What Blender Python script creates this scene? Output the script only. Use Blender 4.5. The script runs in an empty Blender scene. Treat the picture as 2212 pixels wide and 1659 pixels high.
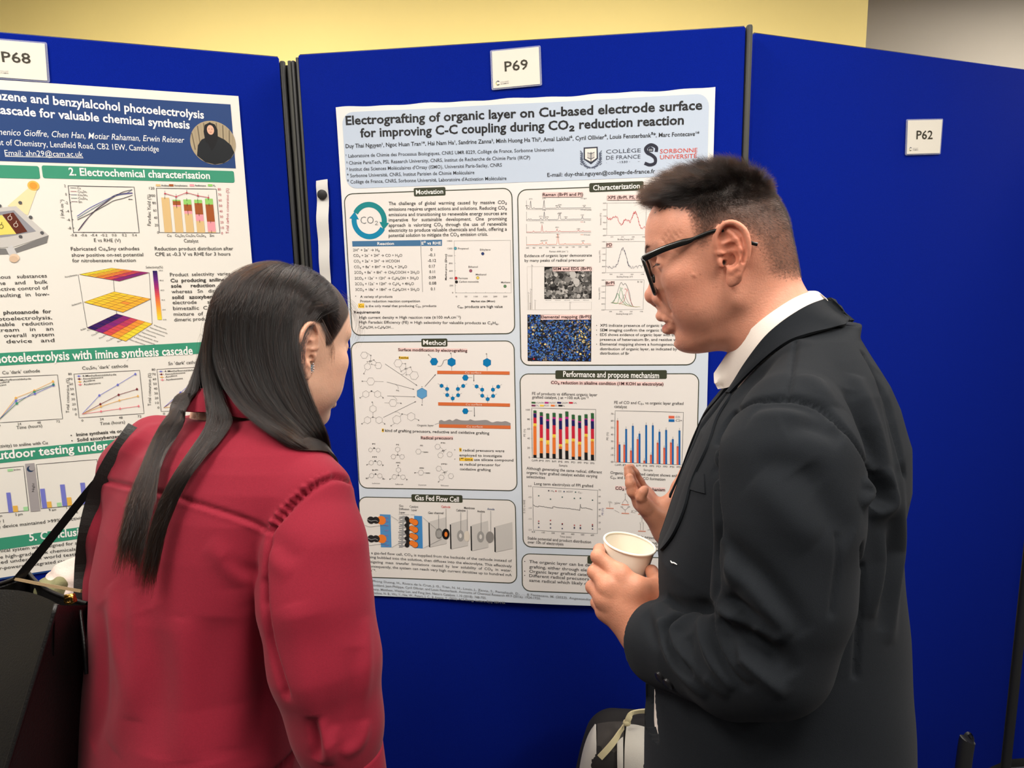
import bpy, bmesh, math, random
import numpy as np
from mathutils import Vector, Matrix

# ------------------------------------------------------------------ camera
W, H = 2212, 1659
F = 1500.0                                   # focal length in pixels of the 2212-wide frame
PITCH, ROLL, EYE = math.radians(9.474), math.radians(-1.244), 1.66
fw = np.array([0, math.cos(PITCH), -math.sin(PITCH)])
_rt = np.array([1.0, 0, 0]); _up = np.cross(_rt, fw)
rgt = math.cos(ROLL) * _rt + math.sin(ROLL) * _up
upv = -math.sin(ROLL) * _rt + math.cos(ROLL) * _up
CAM = np.array([0, 0, EYE])
scene = bpy.context.scene
COL = scene.collection
cam_data = bpy.data.cameras.new('camera')
cam_data.sensor_fit = 'HORIZONTAL'; cam_data.sensor_width = 36.0; cam_data.lens = F / W * 36.0
cam_data.clip_start = 0.02
cam = bpy.data.objects.new('camera', cam_data); COL.objects.link(cam)
cam.matrix_world = Matrix(((rgt[0], upv[0], -fw[0], 0), (rgt[1], upv[1], -fw[1], 0), (rgt[2], upv[2], -fw[2], EYE), (0, 0, 0, 1)))
scene.camera = cam

# ------------------------------------------------------------------ world, lights, exposure
world = bpy.data.worlds.new('room_ambience'); scene.world = world; world.use_nodes = True
world.node_tree.nodes['Background'].inputs[0].default_value = (1.0, 0.93, 0.83, 1)
world.node_tree.nodes['Background'].inputs[1].default_value = 0.065
scene.view_settings.view_transform = 'Standard'; scene.view_settings.look = 'None'
scene.view_settings.exposure = 1.0; scene.view_settings.gamma = 1.0; scene.view_settings.use_curve_mapping = False
CEIL = 3.1
LAMPS = [  # x, y, size x, size y, watts: the ceiling's light panels
    (-1.15, 0.15, 0.6, 1.2, 26), (0.65, 0.15, 0.6, 1.2, 26),
    (-1.15, -2.2, 0.6, 1.2, 7), (0.65, -2.2, 0.6, 1.2, 7),
    (-2.9, 0.6, 0.6, 1.2, 14), (2.4, -0.2, 0.6, 1.2, 30),
    (-1.1, 2.1, 1.2, 0.6, 20), (0.5, 2.1, 1.2, 0.6, 17), (2.9, 2.5, 0.6, 1.2, 29)]
for _x, _y, _sx, _sy, _w in LAMPS:
    _l = bpy.data.lights.new('ceiling_panel_light', 'AREA'); _l.shape = 'RECTANGLE'; _l.size = _sx; _l.size_y = _sy
    _l.energy = _w; _l.color = (1.0, 0.935, 0.855)
    _o = bpy.data.objects.new('ceiling_panel_light', _l); COL.objects.link(_o); _o.location = (_x, _y, CEIL - 0.03)

# ------------------------------------------------------------------ helpers
def ray(px, py): return fw + rgt * ((px - W / 2) / F) + upv * ((H / 2 - py) / F)
def P(px, py, depth): return CAM + ray(px, py) * depth            # the place a photo point has at a distance from the lens
def at_plane(px, py, p0, n):
    v = ray(px, py); return CAM + v * (((p0 - CAM) @ n) / (v @ n))
def sd(deg): return math.sin(math.radians(deg))
def cd(deg): return math.cos(math.radians(deg))
def lin(c):
    return tuple((x / 12.92 if x <= 0.04045 else ((x + 0.055) / 1.055) ** 2.4) for x in c)
def rgb(r, g, b): return lin((r / 255, g / 255, b / 255))

MATS = {}
def mat(name, col=(0.5, 0.5, 0.5), rough=0.6, metal=0.0, spec=0.5, attr=None, bump=None, sheen=0.0, sss=0.0, coat=0.0, alpha=1.0, trans=0.0, vary=None, ior=1.5):
    """procedural material; attr: colour attribute, bump: (scale, strength, detail), vary: (scale, amount)"""
    m = bpy.data.materials.new(name); m.use_nodes = True
    nt = m.node_tree; b = nt.nodes['Principled BSDF']; L = nt.links
    b.inputs['Base Color'].default_value = (*col, 1); b.inputs['Roughness'].default_value = rough
    b.inputs['Metallic'].default_value = metal; b.inputs['Specular IOR Level'].default_value = spec
    b.inputs['Sheen Weight'].default_value = sheen; b.inputs['Coat Weight'].default_value = coat
    b.inputs['Alpha'].default_value = alpha; b.inputs['Transmission Weight'].default_value = trans; b.inputs['IOR'].default_value = ior
    src = None
    if attr:
        a = nt.nodes.new('ShaderNodeVertexColor'); a.layer_name = attr; src = a.outputs['Color']
    if vary:
        tc = nt.nodes.new('ShaderNodeTexCoord'); nz = nt.nodes.new('ShaderNodeTexNoise')
        nz.inputs['Scale'].default_value = vary[0]; nz.inputs['Detail'].default_value = 6
        L.new(tc.outputs['Object'], nz.inputs['Vector'])
        mp = nt.nodes.new('ShaderNodeMapRange'); mp.inputs['To Min'].default_value = 1 - vary[1]; mp.inputs['To Max'].default_value = 1 + vary[1]
        mp.inputs['From Min'].default_value = 0.25; mp.inputs['From Max'].default_value = 0.75
        L.new(nz.outputs['Fac'], mp.inputs['Value'])
        mx = nt.nodes.new('ShaderNodeVectorMath'); mx.operation = 'SCALE'
        if src is None:
            rg = nt.nodes.new('ShaderNodeRGB'); rg.outputs[0].default_value = (*col, 1); src = rg.outputs[0]
        L.new(src, mx.inputs[0]); L.new(mp.outputs[0], mx.inputs['Scale']); src = mx.outputs[0]
    if src is not None: L.new(src, b.inputs['Base Color'])
    if bump:
        tc = nt.nodes.new('ShaderNodeTexCoord'); nz = nt.nodes.new('ShaderNodeTexNoise')
        nz.inputs['Scale'].default_value = bump[0]; nz.inputs['Detail'].default_value = bump[2] if len(bump) > 2 else 3
        L.new(tc.outputs['Object'], nz.inputs['Vector'])
        bp = nt.nodes.new('ShaderNodeBump'); bp.inputs['Strength'].default_value = bump[1]; bp.inputs['Distance'].default_value = 0.002
        L.new(nz.outputs['Fac'], bp.inputs['Height']); L.new(bp.outputs['Normal'], b.inputs['Normal'])
    if sss:
        b.inputs['Subsurface Weight'].default_value = sss; b.inputs['Subsurface Radius'].default_value = (1.0, 0.35, 0.2)
        b.inputs['Subsurface Scale'].default_value = 0.006
    MATS[name] = m
    return m

def tag(o, label=None, cat=None, group=None, kind=None):
    for k, v in (('label', label), ('category', cat), ('group', group), ('kind', kind)):
        if v: o[k] = v
    return o
def link(name, me, parent=None, m=None):
    o = bpy.data.objects.new(name, me); COL.objects.link(o)
    if m is not None:
        for x in (m if isinstance(m, (list, tuple)) else [m]): me.materials.append(x)
    if parent is not None: o.parent = parent
    return o
def empty(name, loc=(0, 0, 0), parent=None):
    o = bpy.data.objects.new(name, None); COL.objects.link(o); o.location = loc; o.empty_display_size = 0.05
    if parent is not None: o.parent = parent
    return o
def mesh(name, verts, faces, m=None, parent=None, smooth=False, attr=None):
    """link a mesh; attr: {name: (n,3) point colours}"""
    me = bpy.data.meshes.new(name)
    verts = np.asarray(verts, np.float32)
    if isinstance(faces, np.ndarray):
        nf, k = faces.shape
        me.vertices.add(len(verts)); me.vertices.foreach_set('co', verts.ravel())
        me.loops.add(nf * k); me.loops.foreach_set('vertex_index', faces.astype(np.int32).ravel())
        me.polygons.add(nf); me.polygons.foreach_set('loop_start', np.arange(0, nf * k, k, dtype=np.int32))
        me.update(calc_edges=True); me.validate()
    else:
        me.from_pydata([tuple(v) for v in verts], [], [tuple(f) for f in faces]); me.update()
    if smooth: me.polygons.foreach_set('use_smooth', np.ones(len(me.polygons), bool))
    for k, v in (attr or {}).items():
        a = me.color_attributes.new(k, 'FLOAT_COLOR', 'POINT')
        a.data.foreach_set('color', np.concatenate([np.asarray(v, np.float32), np.ones((len(v), 1), np.float32)], 1).ravel())
    return link(name, me, parent, m)

class MB:
    """collects shapes (boxes, tubes, lofts) that become one mesh"""
    def __init__(s): s.v = []; s.f = []
    def add(s, v, f):
        o = len(s.v); s.v += [tuple(map(float, p)) for p in v]; s.f += [tuple(i + o for i in q) for q in f]; return s
    def box(s, c, dims, ax=None, bevel=0.0):
        bm = bmesh.new(); bmesh.ops.create_cube(bm, size=1.0)
        for v in bm.verts: v.co = Vector((v.co.x * dims[0], v.co.y * dims[1], v.co.z * dims[2]))
        if bevel: bmesh.ops.bevel(bm, geom=bm.edges[:], offset=bevel, segments=2, affect='EDGES', profile=0.5)
        A = np.array(ax if ax is not None else np.eye(3))        # rows: the three axes
        bm.verts.index_update()
        s.add([np.array(c) + np.array(v.co) @ A for v in bm.verts], [[v.index for v in f.verts] for f in bm.faces]); bm.free(); return s
    def tube(s, pts, rad, n=10, flat=None, cap=True):
        """tube along points; rad: number or list; flat: (direction, factor) flattens the section"""
        pts = [np.array(p, float) for p in pts]; m = len(pts)
        rads = [rad] * m if np.isscalar(rad) else list(rad)
        t0 = pts[1] - pts[0]; ref = np.array([0, 0, 1.0]) if abs(t0[2]) < 0.9 * np.linalg.norm(t0) else np.array([1.0, 0, 0])
        if flat is not None: ref = np.array(flat[0], float)
        V = []; a = None
        for i in range(m):
            t = pts[min(i + 1, m - 1)] - pts[max(i - 1, 0)]; t = t / (np.linalg.norm(t) + 1e-12)
            r0 = ref if (a is None or flat is not None) else a
            a = r0 - t * (r0 @ t); a /= np.linalg.norm(a) + 1e-12; b = np.cross(t, a)
            k = flat[1] if flat is not None else 1.0
            for j in range(n):
                th = 2 * math.pi * j / n
                V.append(pts[i] + rads[i] * (k * math.cos(th) * a + math.sin(th) * b))
        Fs = [(i * n + j, i * n + (j + 1) % n, (i + 1) * n + (j + 1) % n, (i + 1) * n + j) for i in range(m - 1) for j in range(n)]
        if cap: Fs += [tuple(range(n))[::-1], tuple((m - 1) * n + j for j in range(n))]
        return s.add(V, Fs)
    def strip(s, pts, nrm, width, thick):
        """flat strap: points, normals at the points, width across, thickness along the normal"""
        pts = [np.array(p, float) for p in pts]; m = len(pts); V = []
        for i in range(m):
            t = pts[min(i + 1, m - 1)] - pts[max(i - 1, 0)]; t /= np.linalg.norm(t)
            nn = np.array(nrm[i] if np.ndim(nrm[0]) else nrm, float); nn = nn - t * (nn @ t); nn /= np.linalg.norm(nn); b = np.cross(t, nn)
            w = width[i] if not np.isscalar(width) else width
            V += [pts[i] - b * w / 2 - nn * thick / 2, pts[i] + b * w / 2 - nn * thick / 2, pts[i] + b * w / 2 + nn * thick / 2, pts[i] - b * w / 2 + nn * thick / 2]
        Fs = [(i * 4 + j, i * 4 + (j + 1) % 4, (i + 1) * 4 + (j + 1) % 4, (i + 1) * 4 + j) for i in range(m - 1) for j in range(4)]
        Fs += [(3, 2, 1, 0), tuple((m - 1) * 4 + j for j in range(4))]
        return s.add(V, Fs)
    def loft(s, rings, closed=True, cap=True):
        n = len(rings[0]); V = [p for r in rings for p in r]
        q = n if closed else n - 1
        Fs = [(i * n + j, i * n + (j + 1) % n, (i + 1) * n + (j + 1) % n, (i + 1) * n + j) for i in range(len(rings) - 1) for j in range(q)]
        if cap and closed: Fs += [tuple(range(n))[::-1], tuple((len(rings) - 1) * n + j for j in range(n))]
        return s.add(V, Fs)
    def build(s, name, m=None, parent=None, smooth=False, bevel=0.0, sub=0, angle=None):
        o = mesh(name, s.v, s.f, m, parent, smooth)
        if angle is not None:
            for p in o.data.polygons: p.use_smooth = True
            o.data.set_sharp_from_angle(angle=math.radians(angle))
        if bevel:
            b = o.modifiers.new('soft_edges', 'BEVEL'); b.width = bevel; b.segments = 2; b.limit_method = 'ANGLE'
        if sub:
            b = o.modifiers.new('smooth', 'SUBSURF'); b.levels = sub; b.render_levels = sub
        return o
def spline(ctrl, n):
    """Catmull-Rom through control points (any dimension), n samples"""
    c = np.array(ctrl, float); m = len(c)
    if m == 2:
        t = np.linspace(0, 1, n)[:, None]; return c[0] * (1 - t) + c[1] * t
    e = np.vstack([2 * c[0] - c[1], c, 2 * c[-1] - c[-2]])
    u = np.linspace(0, m - 1 - 1e-9, n); i = u.astype(int); t = (u - i)[:, None]
    p0, p1, p2, p3 = e[i], e[i + 1], e[i + 2], e[i + 3]
    return 0.5 * ((2 * p1) + (-p0 + p2) * t + (2 * p0 - 5 * p1 + 4 * p2 - p3) * t ** 2 + (-p0 + 3 * p1 - 3 * p2 + p3) * t ** 3)
# ------------------------------------------------------------------ the room
mat('yellow_paint', rgb(240, 218, 138), 0.75, vary=(3, 0.02), bump=(160, 0.06))
mat('grey_paint', rgb(205, 197, 182), 0.8, vary=(2, 0.03))
mat('white_paint', rgb(232, 226, 214), 0.85, vary=(2, 0.02))
mat('carpet', rgb(70, 72, 80), 0.95, vary=(60, 0.25), bump=(350, 0.5))
mat('ceiling_tile', rgb(235, 232, 224), 0.9, bump=(120, 0.3))
mat('lamp_frame', rgb(235, 235, 235), 0.4)
def wall(name, c, dims, m):
    return tag(MB().box(c, dims).build(name, MATS[m]), kind='structure')
XL, XR, YF, YB = -6.5, 6.5, -8.0, 3.9
wall('floor', ((XL + XR) / 2, (YF + YB) / 2, -0.05), (XR - XL + .2, YB - YF + .2, 0.1), 'carpet')
wall('ceiling', ((XL + XR) / 2, (YF + YB) / 2, CEIL + 0.05), (XR - XL + .2, YB - YF + .2, 0.1), 'ceiling_tile')
wall('wall_left', (XL - 0.05, (YF + YB) / 2, CEIL / 2), (0.1, YB - YF, CEIL), 'white_paint')
wall('wall_right', (XR + 0.05, (YF + YB) / 2, CEIL / 2), (0.1, YB - YF, CEIL), 'white_paint')
wall('wall_front', ((XL + XR) / 2, YF - 0.05, CEIL / 2), (XR - XL, 0.1, CEIL), 'white_paint')
_c = P(1873, 48, 3.0)                                  # where the yellow wall ends
wall('wall_back', ((XL + _c[0]) / 2, _c[1] + 0.1, CEIL / 2), (_c[0] - XL, 0.2, CEIL), 'yellow_paint')
wall('wall_recess', ((_c[0] + XR) / 2 - 0.2, YB + 0.05, CEIL / 2), (XR - _c[0] + 0.5, 0.1, CEIL), 'grey_paint')
wall('baseboard_back', ((XL + _c[0]) / 2, _c[1] - 0.008, 0.05), (_c[0] - XL, 0.016, 0.1), 'white_paint')
# lamps: a frame round each panel of light
for _i, (_x, _y, _sx, _sy, _w) in enumerate(LAMPS):
    b = MB()
    for sx, sy, wx, wy in ((-1, 0, .03, _sy + .06), (1, 0, .03, _sy + .06), (0, -1, _sx, .03), (0, 1, _sx, .03)):
        b.box((_x + sx * (_sx / 2 + .015), _y + sy * (_sy / 2 + .015), CEIL - 0.02), (wx, wy, 0.04))
    o = b.build('ceiling_light', MATS['lamp_frame'])
    tag(o, 'white frame of a ceiling light panel out of view overhead', 'ceiling light', 'ceiling light panels')

# ------------------------------------------------------------------ display boards
mat('blue_felt', rgb(9, 32, 138), 0.95, spec=0.04, sheen=0.0, vary=(900, 0.16), bump=(1400, 0.5, 4))
mat('black_plastic', rgb(34, 34, 34), 0.45, spec=0.4)
mat('grey_rubber', rgb(58, 58, 52), 0.55, spec=0.35)
ZT = EYE + 0.3696 + 0.1217                             # board top
def frame_of(x, y, deg):
    d = np.array([cd(deg), sd(deg), 0]); return np.array([x, y, 0.0]), d, np.array([sd(deg), -cd(deg), 0.0])   # origin, along, towards the viewer
PM, DM, NM = frame_of(-0.3878, 1.6755, -7.487)         # centre board: the poster's plane
PL, DL, NL = frame_of(-0.517, 1.701, 22.2)             # left board, u negative from the hinge
PR, DR, NR = frame_of(0.5419, 1.6012, 22.4)            # right board
ZA = np.array([0, 0, 1.0])
def board(label, p, d, n, u0, u1, ztop, gap=0.003):
    """a felt panel with black edge profiles; u runs along the board"""
    root = empty('display_board', tuple(p + d * (u0 + u1) / 2)); tag(root, label, 'display board', 'blue felt display boards')
    inv = np.array(root.location)
    th = 0.026
    def bx(name, ua, ub, za, zb, off, t, m, bev):
        c = p + d * (ua + ub) / 2 - n * (gap + off + t / 2) + ZA * (za + zb) / 2 - inv
        return MB().box(c, (abs(ub - ua), t, zb - za), np.array([d, n, ZA]), bev).build(name, MATS[m], root, angle=40)
    bx('felt_panel', u0 + .002, u1 - .002, 0.03, ztop, 0, th, 'blue_felt', 0.004)
    bx('top_edge', u0 + .004, u1 - .004, ztop - .004, ztop + .0025, .006, th - .002, 'black_plastic', 0.001)
    bx('bottom_edge', u0 + .004, u1 - .004, 0.0, .034, .001, th - .002, 'black_plastic', 0.001)
    return root, bx
# centre board
uL, uR = -0.0885, 0.905
bM, bx = board('blue felt display board in the centre carrying card P69', PM, DM, NM, uL, uR, ZT)
bx('edge_profile', uR - .001, uR + .012, 0.0, ZT + .003, -.004, .034, 'grey_rubber', 0.005)
bx('edge_profile', uL - .006, uL + .002, 0.0, ZT - .004, .004, .024, 'black_plastic', 0.002)
bx('hinge_strip', uL - .0155, uL - .0075, 0.0, ZT - .011, .000, .018, 'black_plastic', 0.003)
bx('hinge_strip', uL - .0255, uL - .0165, 0.0, ZT - .010, .002, .018, 'grey_rubber', 0.003)
bx('hinge_backing', uL - .040, uL - .004, 0.0, ZT - .014, .024, .006, 'black_plastic', 0.001)
# left board
bL, bx = board('blue felt display board at the left carrying card P68', PL, DL, NL, -1.0, 0.0, ZT)
bx('edge_profile', -.001, .012, 0.0, ZT - .006, .004, .024, 'black_plastic', 0.004)
# right board, beyond it a post and the next board
bR, bx = board('blue felt display board at the right carrying card P62', PR, DR, NR, 0.0, 1.117, ZT)
_r = empty('display_post', tuple(PR + DR * 1.134)); tag(_r, 'black upright post at the far edge of the board with card P62', 'post')
MB().tube([(0, 0, 0.0), (0, 0, ZT + .01)], 0.0145, 20).build('post_tube', MATS['black_plastic'], _r, angle=40)
MB().tube([(0, 0, ZT + .01), (0, 0, ZT + .018)], [0.016, 0.011], 20).build('post_cap', MATS['black_plastic'], _r, angle=40)
bN, bx = board('blue felt display board partly seen behind the black post at the right edge', PR + DR * 1.152, *frame_of(0, 0, 4)[1:], 0.0, 1.0, ZT)
# short dark upright near the foot of the right board
_p = P(2085, 1600, 1.86); _f = empty('board_foot', (_p[0], _p[1], 0)); tag(_f, 'short dark upright foot with rounded top in front of the right blue board', 'board foot')
_q = spline([(0, 0, 0), (0, 0, _p[2] * .55), (0.004, 0, _p[2] - .012), (.012, 0.0, _p[2] + .002)], 14)
MB().tube(_q, [.019] * 12 + [.017, .010], 16).build('upright', MATS['black_plastic'], _f, angle=50)
MB().box((0, -.03, .012), (.09, .12, .024), None, .008).build('base_plate', MATS['black_plastic'], _f, angle=40)

# ------------------------------------------------------------------ print on paper
class Sheet:
    """a printed sheet: points of the photo are carried onto its plane, then bent with the paper"""
    def __init__(s, p, d, n, u0, u1, z0, z1, warp):
        s.p, s.d, s.n, s.u0, s.u1, s.z0, s.z1, s.warp = p, d, n, u0, u1, z0, z1, warp
    def uz(s, px, py):
        X = at_plane(px, py, s.p, s.n); return np.array([(X - s.p) @ s.d, X[2]])
    def pos(s, q, lift=0.0):
        q = np.atleast_2d(q); u, z = q[:, 0], q[:, 1]
        return s.p + u[:, None] * s.d + z[:, None] * ZA + (s.warp(u, z) + lift)[:, None] * s.n
mat('print_ink', attr='ink', rough=0.42, spec=0.35)
mat('poster_paper', attr='ink', rough=0.36, spec=0.45)
_txt = bpy.data.curves.new('lettering', 'FONT'); _txo = bpy.data.objects.new('lettering', _txt); COL.objects.link(_txo)
_cache = {}
def glyphs(text, bold=0.0, res=2):
    """outline of a line of text as triangles in em units, its width"""
    k = (text, bold, res)
    if k in _cache: return _cache[k]
    _txt.body = text; _txt.offset = bold; _txt.resolution_u = res; _txt.size = 1.0
    _txt.extrude = 0; _txt.fill_mode = 'BOTH'
    dg = bpy.context.evaluated_depsgraph_get(); _txo.update_tag(); dg.update()
    me = _txo.evaluated_get(dg).to_mesh()
    v = np.empty(len(me.vertices) * 3, np.float32); me.vertices.foreach_get('co', v); v = v.reshape(-1, 3)[:, :2].copy()
    f = [tuple(p.vertices) for p in me.polygons]; _txo.evaluated_get(dg).to_mesh_clear()
    _cache[k] = (v, f); return v, f
class Print:
    """one printed element: fills, lines and text gathered into a single coloured mesh lying on a sheet"""
    def __init__(s, sheet, lift=0.0005, o=(0, 0), k=1.0): s.s = sheet; s.q = []; s.f = []; s.c = []; s.l = []; s.lift = lift; s.o = o; s.k = k
    def zoom(s, o=(0, 0), k=1.0): s.o = o; s.k = k; return s
    def uz(s, x, y): return s.s.uz(s.o[0] + x * s.k, s.o[1] + y * s.k)
    def raw(s, q, f, col, lvl=0):
        o = len(s.q); s.q += [tuple(x) for x in q]; s.f += [tuple(i + o for i in t) for t in f]
        s.c += [col] * len(q); s.l += [s.lift + lvl * 0.00022] * len(q)
    def fill(s, pts, col, lvl=0):
        """polygon through photo points"""
        q = [s.uz(*p) for p in pts]; s.rawpoly(q, col, lvl)
    def rawpoly(s, q, col, lvl=0):
        q = [np.array(x) for x in q]
        if len(q) == 4:                                # four corners: a small grid, so that it bends with the sheet
            L = max(np.linalg.norm(q[1] - q[0]), np.linalg.norm(q[2] - q[3])); M = max(np.linalg.norm(q[3] - q[0]), np.linalg.norm(q[2] - q[1]))
            n, m = max(1, int(L / .02)), max(1, int(M / .02))
            V = [(q[0] * (1 - i / n) + q[1] * i / n) * (1 - j / m) + (q[3] * (1 - i / n) + q[2] * i / n) * j / m for j in range(m + 1) for i in range(n + 1)]
            s.raw(V, [(j * (n + 1) + i, j * (n + 1) + i + 1, (j + 1) * (n + 1) + i + 1, (j + 1) * (n + 1) + i) for j in range(m) for i in range(n)], col, lvl)
        else: s.raw(q, [tuple(range(len(q)))], col, lvl)
    def box(s, x0, y0, x1, y1, col, lvl=0, dy=0.0):
        """upright box between photo points; dy: how far the right end lies lower in the photo"""
        s.fill([(x0, y1), (x1, y1 + dy), (x1, y0 + dy), (x0, y0)], col, lvl)
    def line(s, pts, w, col, lvl=0, closed=False):
        q = [s.uz(*p) for p in pts]; s.rawline(q, w, col, lvl, closed)
    def rawline(s, q, w, col, lvl=0, closed=False):
        q = [np.array(x, float) for x in q]
        if closed: q = q + [q[0]]
        V = []; Fs = []
        fine = [q[0]]
        for a, b in zip(q[:-1], q[1:]):
            n = max(1, int(np.linalg.norm(b - a) / .02)); fine += [a + (b - a) * k / n for k in range(1, n + 1)]
        q = fine
        for i, p in enumerate(q):
            t = q[min(i + 1, len(q) - 1)] - q[max(i - 1, 0)]
            if closed and i in (0, len(q) - 1): t = q[1] - q[-2]
            t = t / (np.linalg.norm(t) + 1e-12); nn = np.array([-t[1], t[0]]) * w / 2
            V += [p - nn, p + nn]
        Fs = [(2 * i, 2 * i + 2, 2 * i + 3, 2 * i + 1) for i in range(len(q) - 1)]
        s.raw(V, Fs, col, lvl)
    def disc(s, x, y, r, col, lvl=0, n=14):
        c = s.uz(x, y); s.raw([c + r * np.array([math.cos(2 * math.pi * k / n), math.sin(2 * math.pi * k / n)]) for k in range(n)], [tuple(range(n))], col, lvl)
    def rrect(s, x0, y0, x1, y1, r, col, lvl=0, edge=None, ew=0.0012):
        """rounded box whose corners are photo points (left x at mid height, etc.)"""
        a, b = s.uz(x0, (y0 + y1) / 2)[0], s.uz(x1, (y0 + y1) / 2)[0]
        t, bo = s.uz((x0 + x1) / 2, y0)[1], s.uz((x0 + x1) / 2, y1)[1]
        s.rawrr(a, b, bo, t, r, col, lvl, edge, ew)
    def rawrr(s, a, b, bo, t, r, col, lvl=0, edge=None, ew=0.0012):
        q = []
        for cx, cy, a0 in ((b - r, t - r, 0), (a + r, t - r, 90), (a + r, bo + r, 180), (b - r, bo + r, 270)):
            q += [(cx + r * cd(a0 + k * 15), cy + r * sd(a0 + k * 15)) for k in range(7)]
        if col is not None:                            # upright slices, so that the box bends with the sheet
            xs = sorted(set([a + r * (1 - cd(k * 15)) for k in range(7)] + [b - r * (1 - cd(k * 15)) for k in range(7)] + list(np.linspace(a + r, b - r, max(2, int((b - a) / .02))))))
            m = max(2, int((t - bo) / .02)); V = []
            for x in xs:
                d_ = max(0, a + r - x, x - b + r); e_ = r - math.sqrt(max(0, r * r - d_ * d_))
                V += [(x, bo + e_ + (t - bo - 2 * e_) * j / m) for j in range(m + 1)]
            w = m + 1
            s.raw(V, [(i * w + j, (i + 1) * w + j, (i + 1) * w + j + 1, i * w + j + 1) for i in range(len(xs) - 1) for j in range(m)], col, lvl)
        if edge is not None: s.rawline(q, ew, edge, lvl + 1, closed=True)
    def text(s, txt, x0, y0, x1, y1, h, col=(0.02, 0.02, 0.02), bold=0.0, slant=0.0, lvl=2, res=2):
        """a line of text whose baseline runs between two photo points; h: height of its capitals in photo pixels"""
        v, f = glyphs(txt, bold, res)
        if not len(v): return
        a, b = s.uz(x0, y0), s.uz(x1, y1)
        hz = abs(s.uz((x0 + x1) / 2, (y0 + y1) / 2 - h)[1] - (a[1] + b[1]) / 2)
        lo, hi = v[:, 0].min(), v[:, 0].max()
        e = (b - a); L = np.linalg.norm(e) + 1e-12; ex = e / L; ey = np.array([-ex[1], ex[0]])
        k = hz / 0.70
        xx = (v[:, 0] - lo) / max(hi - lo, 1e-6) * L + slant * v[:, 1] * k; yy = v[:, 1] * k
        s.raw(a + xx[:, None] * ex + yy[:, None] * ey, f, col, lvl)
    def vtext(s, txt, x, y0, y1, h, col=(0.02, 0.02, 0.02), lvl=2, bold=0.0):
        """text that climbs from (x, y0) up to (x, y1)"""
        v, f = glyphs(txt, bold, 1); a, b = s.uz(x, y0), s.uz(x, y1)
        hu = abs(s.uz(x + h, y0)[0] - a[0]); e = b - a; L = np.linalg.norm(e); ex = e / L; ey = np.array([-ex[1], ex[0]])
        lo, hi = v[:, 0].min(), v[:, 0].max()
        s.raw(a + ((v[:, 0] - lo) / max(hi - lo, 1e-6) * L)[:, None] * ex + (v[:, 1] * hu / .7)[:, None] * ey, f, col, lvl)
    def build(s, name, parent, label=None):
        q = np.array(s.q); V = s.s.pos(q, np.array(s.l)) - np.array(parent_loc(parent))
        o = mesh(name, V, s.f, MATS['print_ink'], parent, attr={'ink': np.array(s.c)})
        if label: o['label'] = label
        return o
def parent_loc(o):
    l = Vector((0, 0, 0))
    while o is not None: l += o.location; o = o.parent
    return l
def sheet_mesh(name, sh, m, parent, col, cell=0.008, thick=0.0004, edge_wave=None):
    nu, nz = max(2, int((sh.u1 - sh.u0) / cell)), max(2, int((sh.z1 - sh.z0) / cell))
    uu = np.linspace(sh.u0, sh.u1, nu + 1); zz = np.linspace(sh.z0, sh.z1, nz + 1)
    q = np.array([(u, z) for z in zz for u in uu])
    if edge_wave is not None: q = edge_wave(q)
    V = np.vstack([sh.pos(q), sh.pos(q, -thick)]) - np.array(parent_loc(parent)); N = len(q); w = nu + 1
    Fs = [(j * w + i, j * w + i + 1, (j + 1) * w + i + 1, (j + 1) * w + i) for j in range(nz) for i in range(nu)]
    Fs += [tuple(N + k for k in f[::-1]) for f in Fs]
    rim = [i for i in range(w)] + [j * w + nu for j in range(1, nz + 1)] + [nz * w + i for i in range(nu - 1, -1, -1)] + [j * w for j in range(nz - 1, 0, -1)]
    Fs += [(rim[k], N + rim[k], N + rim[(k + 1) % len(rim)], rim[(k + 1) % len(rim)]) for k in range(len(rim))]
    return mesh(name, V, Fs, m, parent, smooth=False, attr={'ink': np.tile(col, (2 * N, 1))})
# ------------------------------------------------------------------ centre poster
INK, OLIVE, PAPER = rgb(38, 38, 40), rgb(62, 66, 50), rgb(224, 221, 216)
GREY, PINK, YEL, WHITE = rgb(110, 108, 108), rgb(240, 208, 202), rgb(246, 200, 66), rgb(250, 248, 244)
TEAL, BLUE, ORANGE, CU = rgb(20, 132, 150), rgb(0, 120, 178), rgb(238, 128, 48), rgb(214, 112, 62)
PT = EYE + 0.3696                                     # top of the centre poster
def warp_mid(u, z):
    v = PT - z
    return 0.0012 + 0.0016 * (1 + np.sin(9 * u + 2.2 * v + 0.6)) + 0.0011 * np.sin(23 * u - 5 * v) * np.exp(-v * 6) + 0.0016 * (1 + np.sin(17 * u + 1.0)) * np.exp(-v * 14) \
        + 0.007 * np.clip((v - 1.02) / 0.17, 0, 1) ** 2 * (0.55 + 0.45 * np.sin(6.5 * u - 1.2))
SM = Sheet(PM, DM, NM, 0.0, 0.842, PT - 1.191, PT, warp_mid)
pM = empty('research_poster', tuple(PM + ZA * (PT - 0.6)))
tag(pM, 'large light blue paper poster titled Electrografting pinned to the centre blue board', 'poster', 'research posters on the boards')
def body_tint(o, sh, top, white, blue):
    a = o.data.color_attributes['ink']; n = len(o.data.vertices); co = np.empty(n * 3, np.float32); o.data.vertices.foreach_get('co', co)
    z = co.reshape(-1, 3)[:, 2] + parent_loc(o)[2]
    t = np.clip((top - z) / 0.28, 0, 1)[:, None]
    a.data.foreach_set('color', np.concatenate([np.array(white) * (1 - t) + np.array(blue) * t, np.ones((n, 1))], 1).astype(np.float32).ravel())
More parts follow.
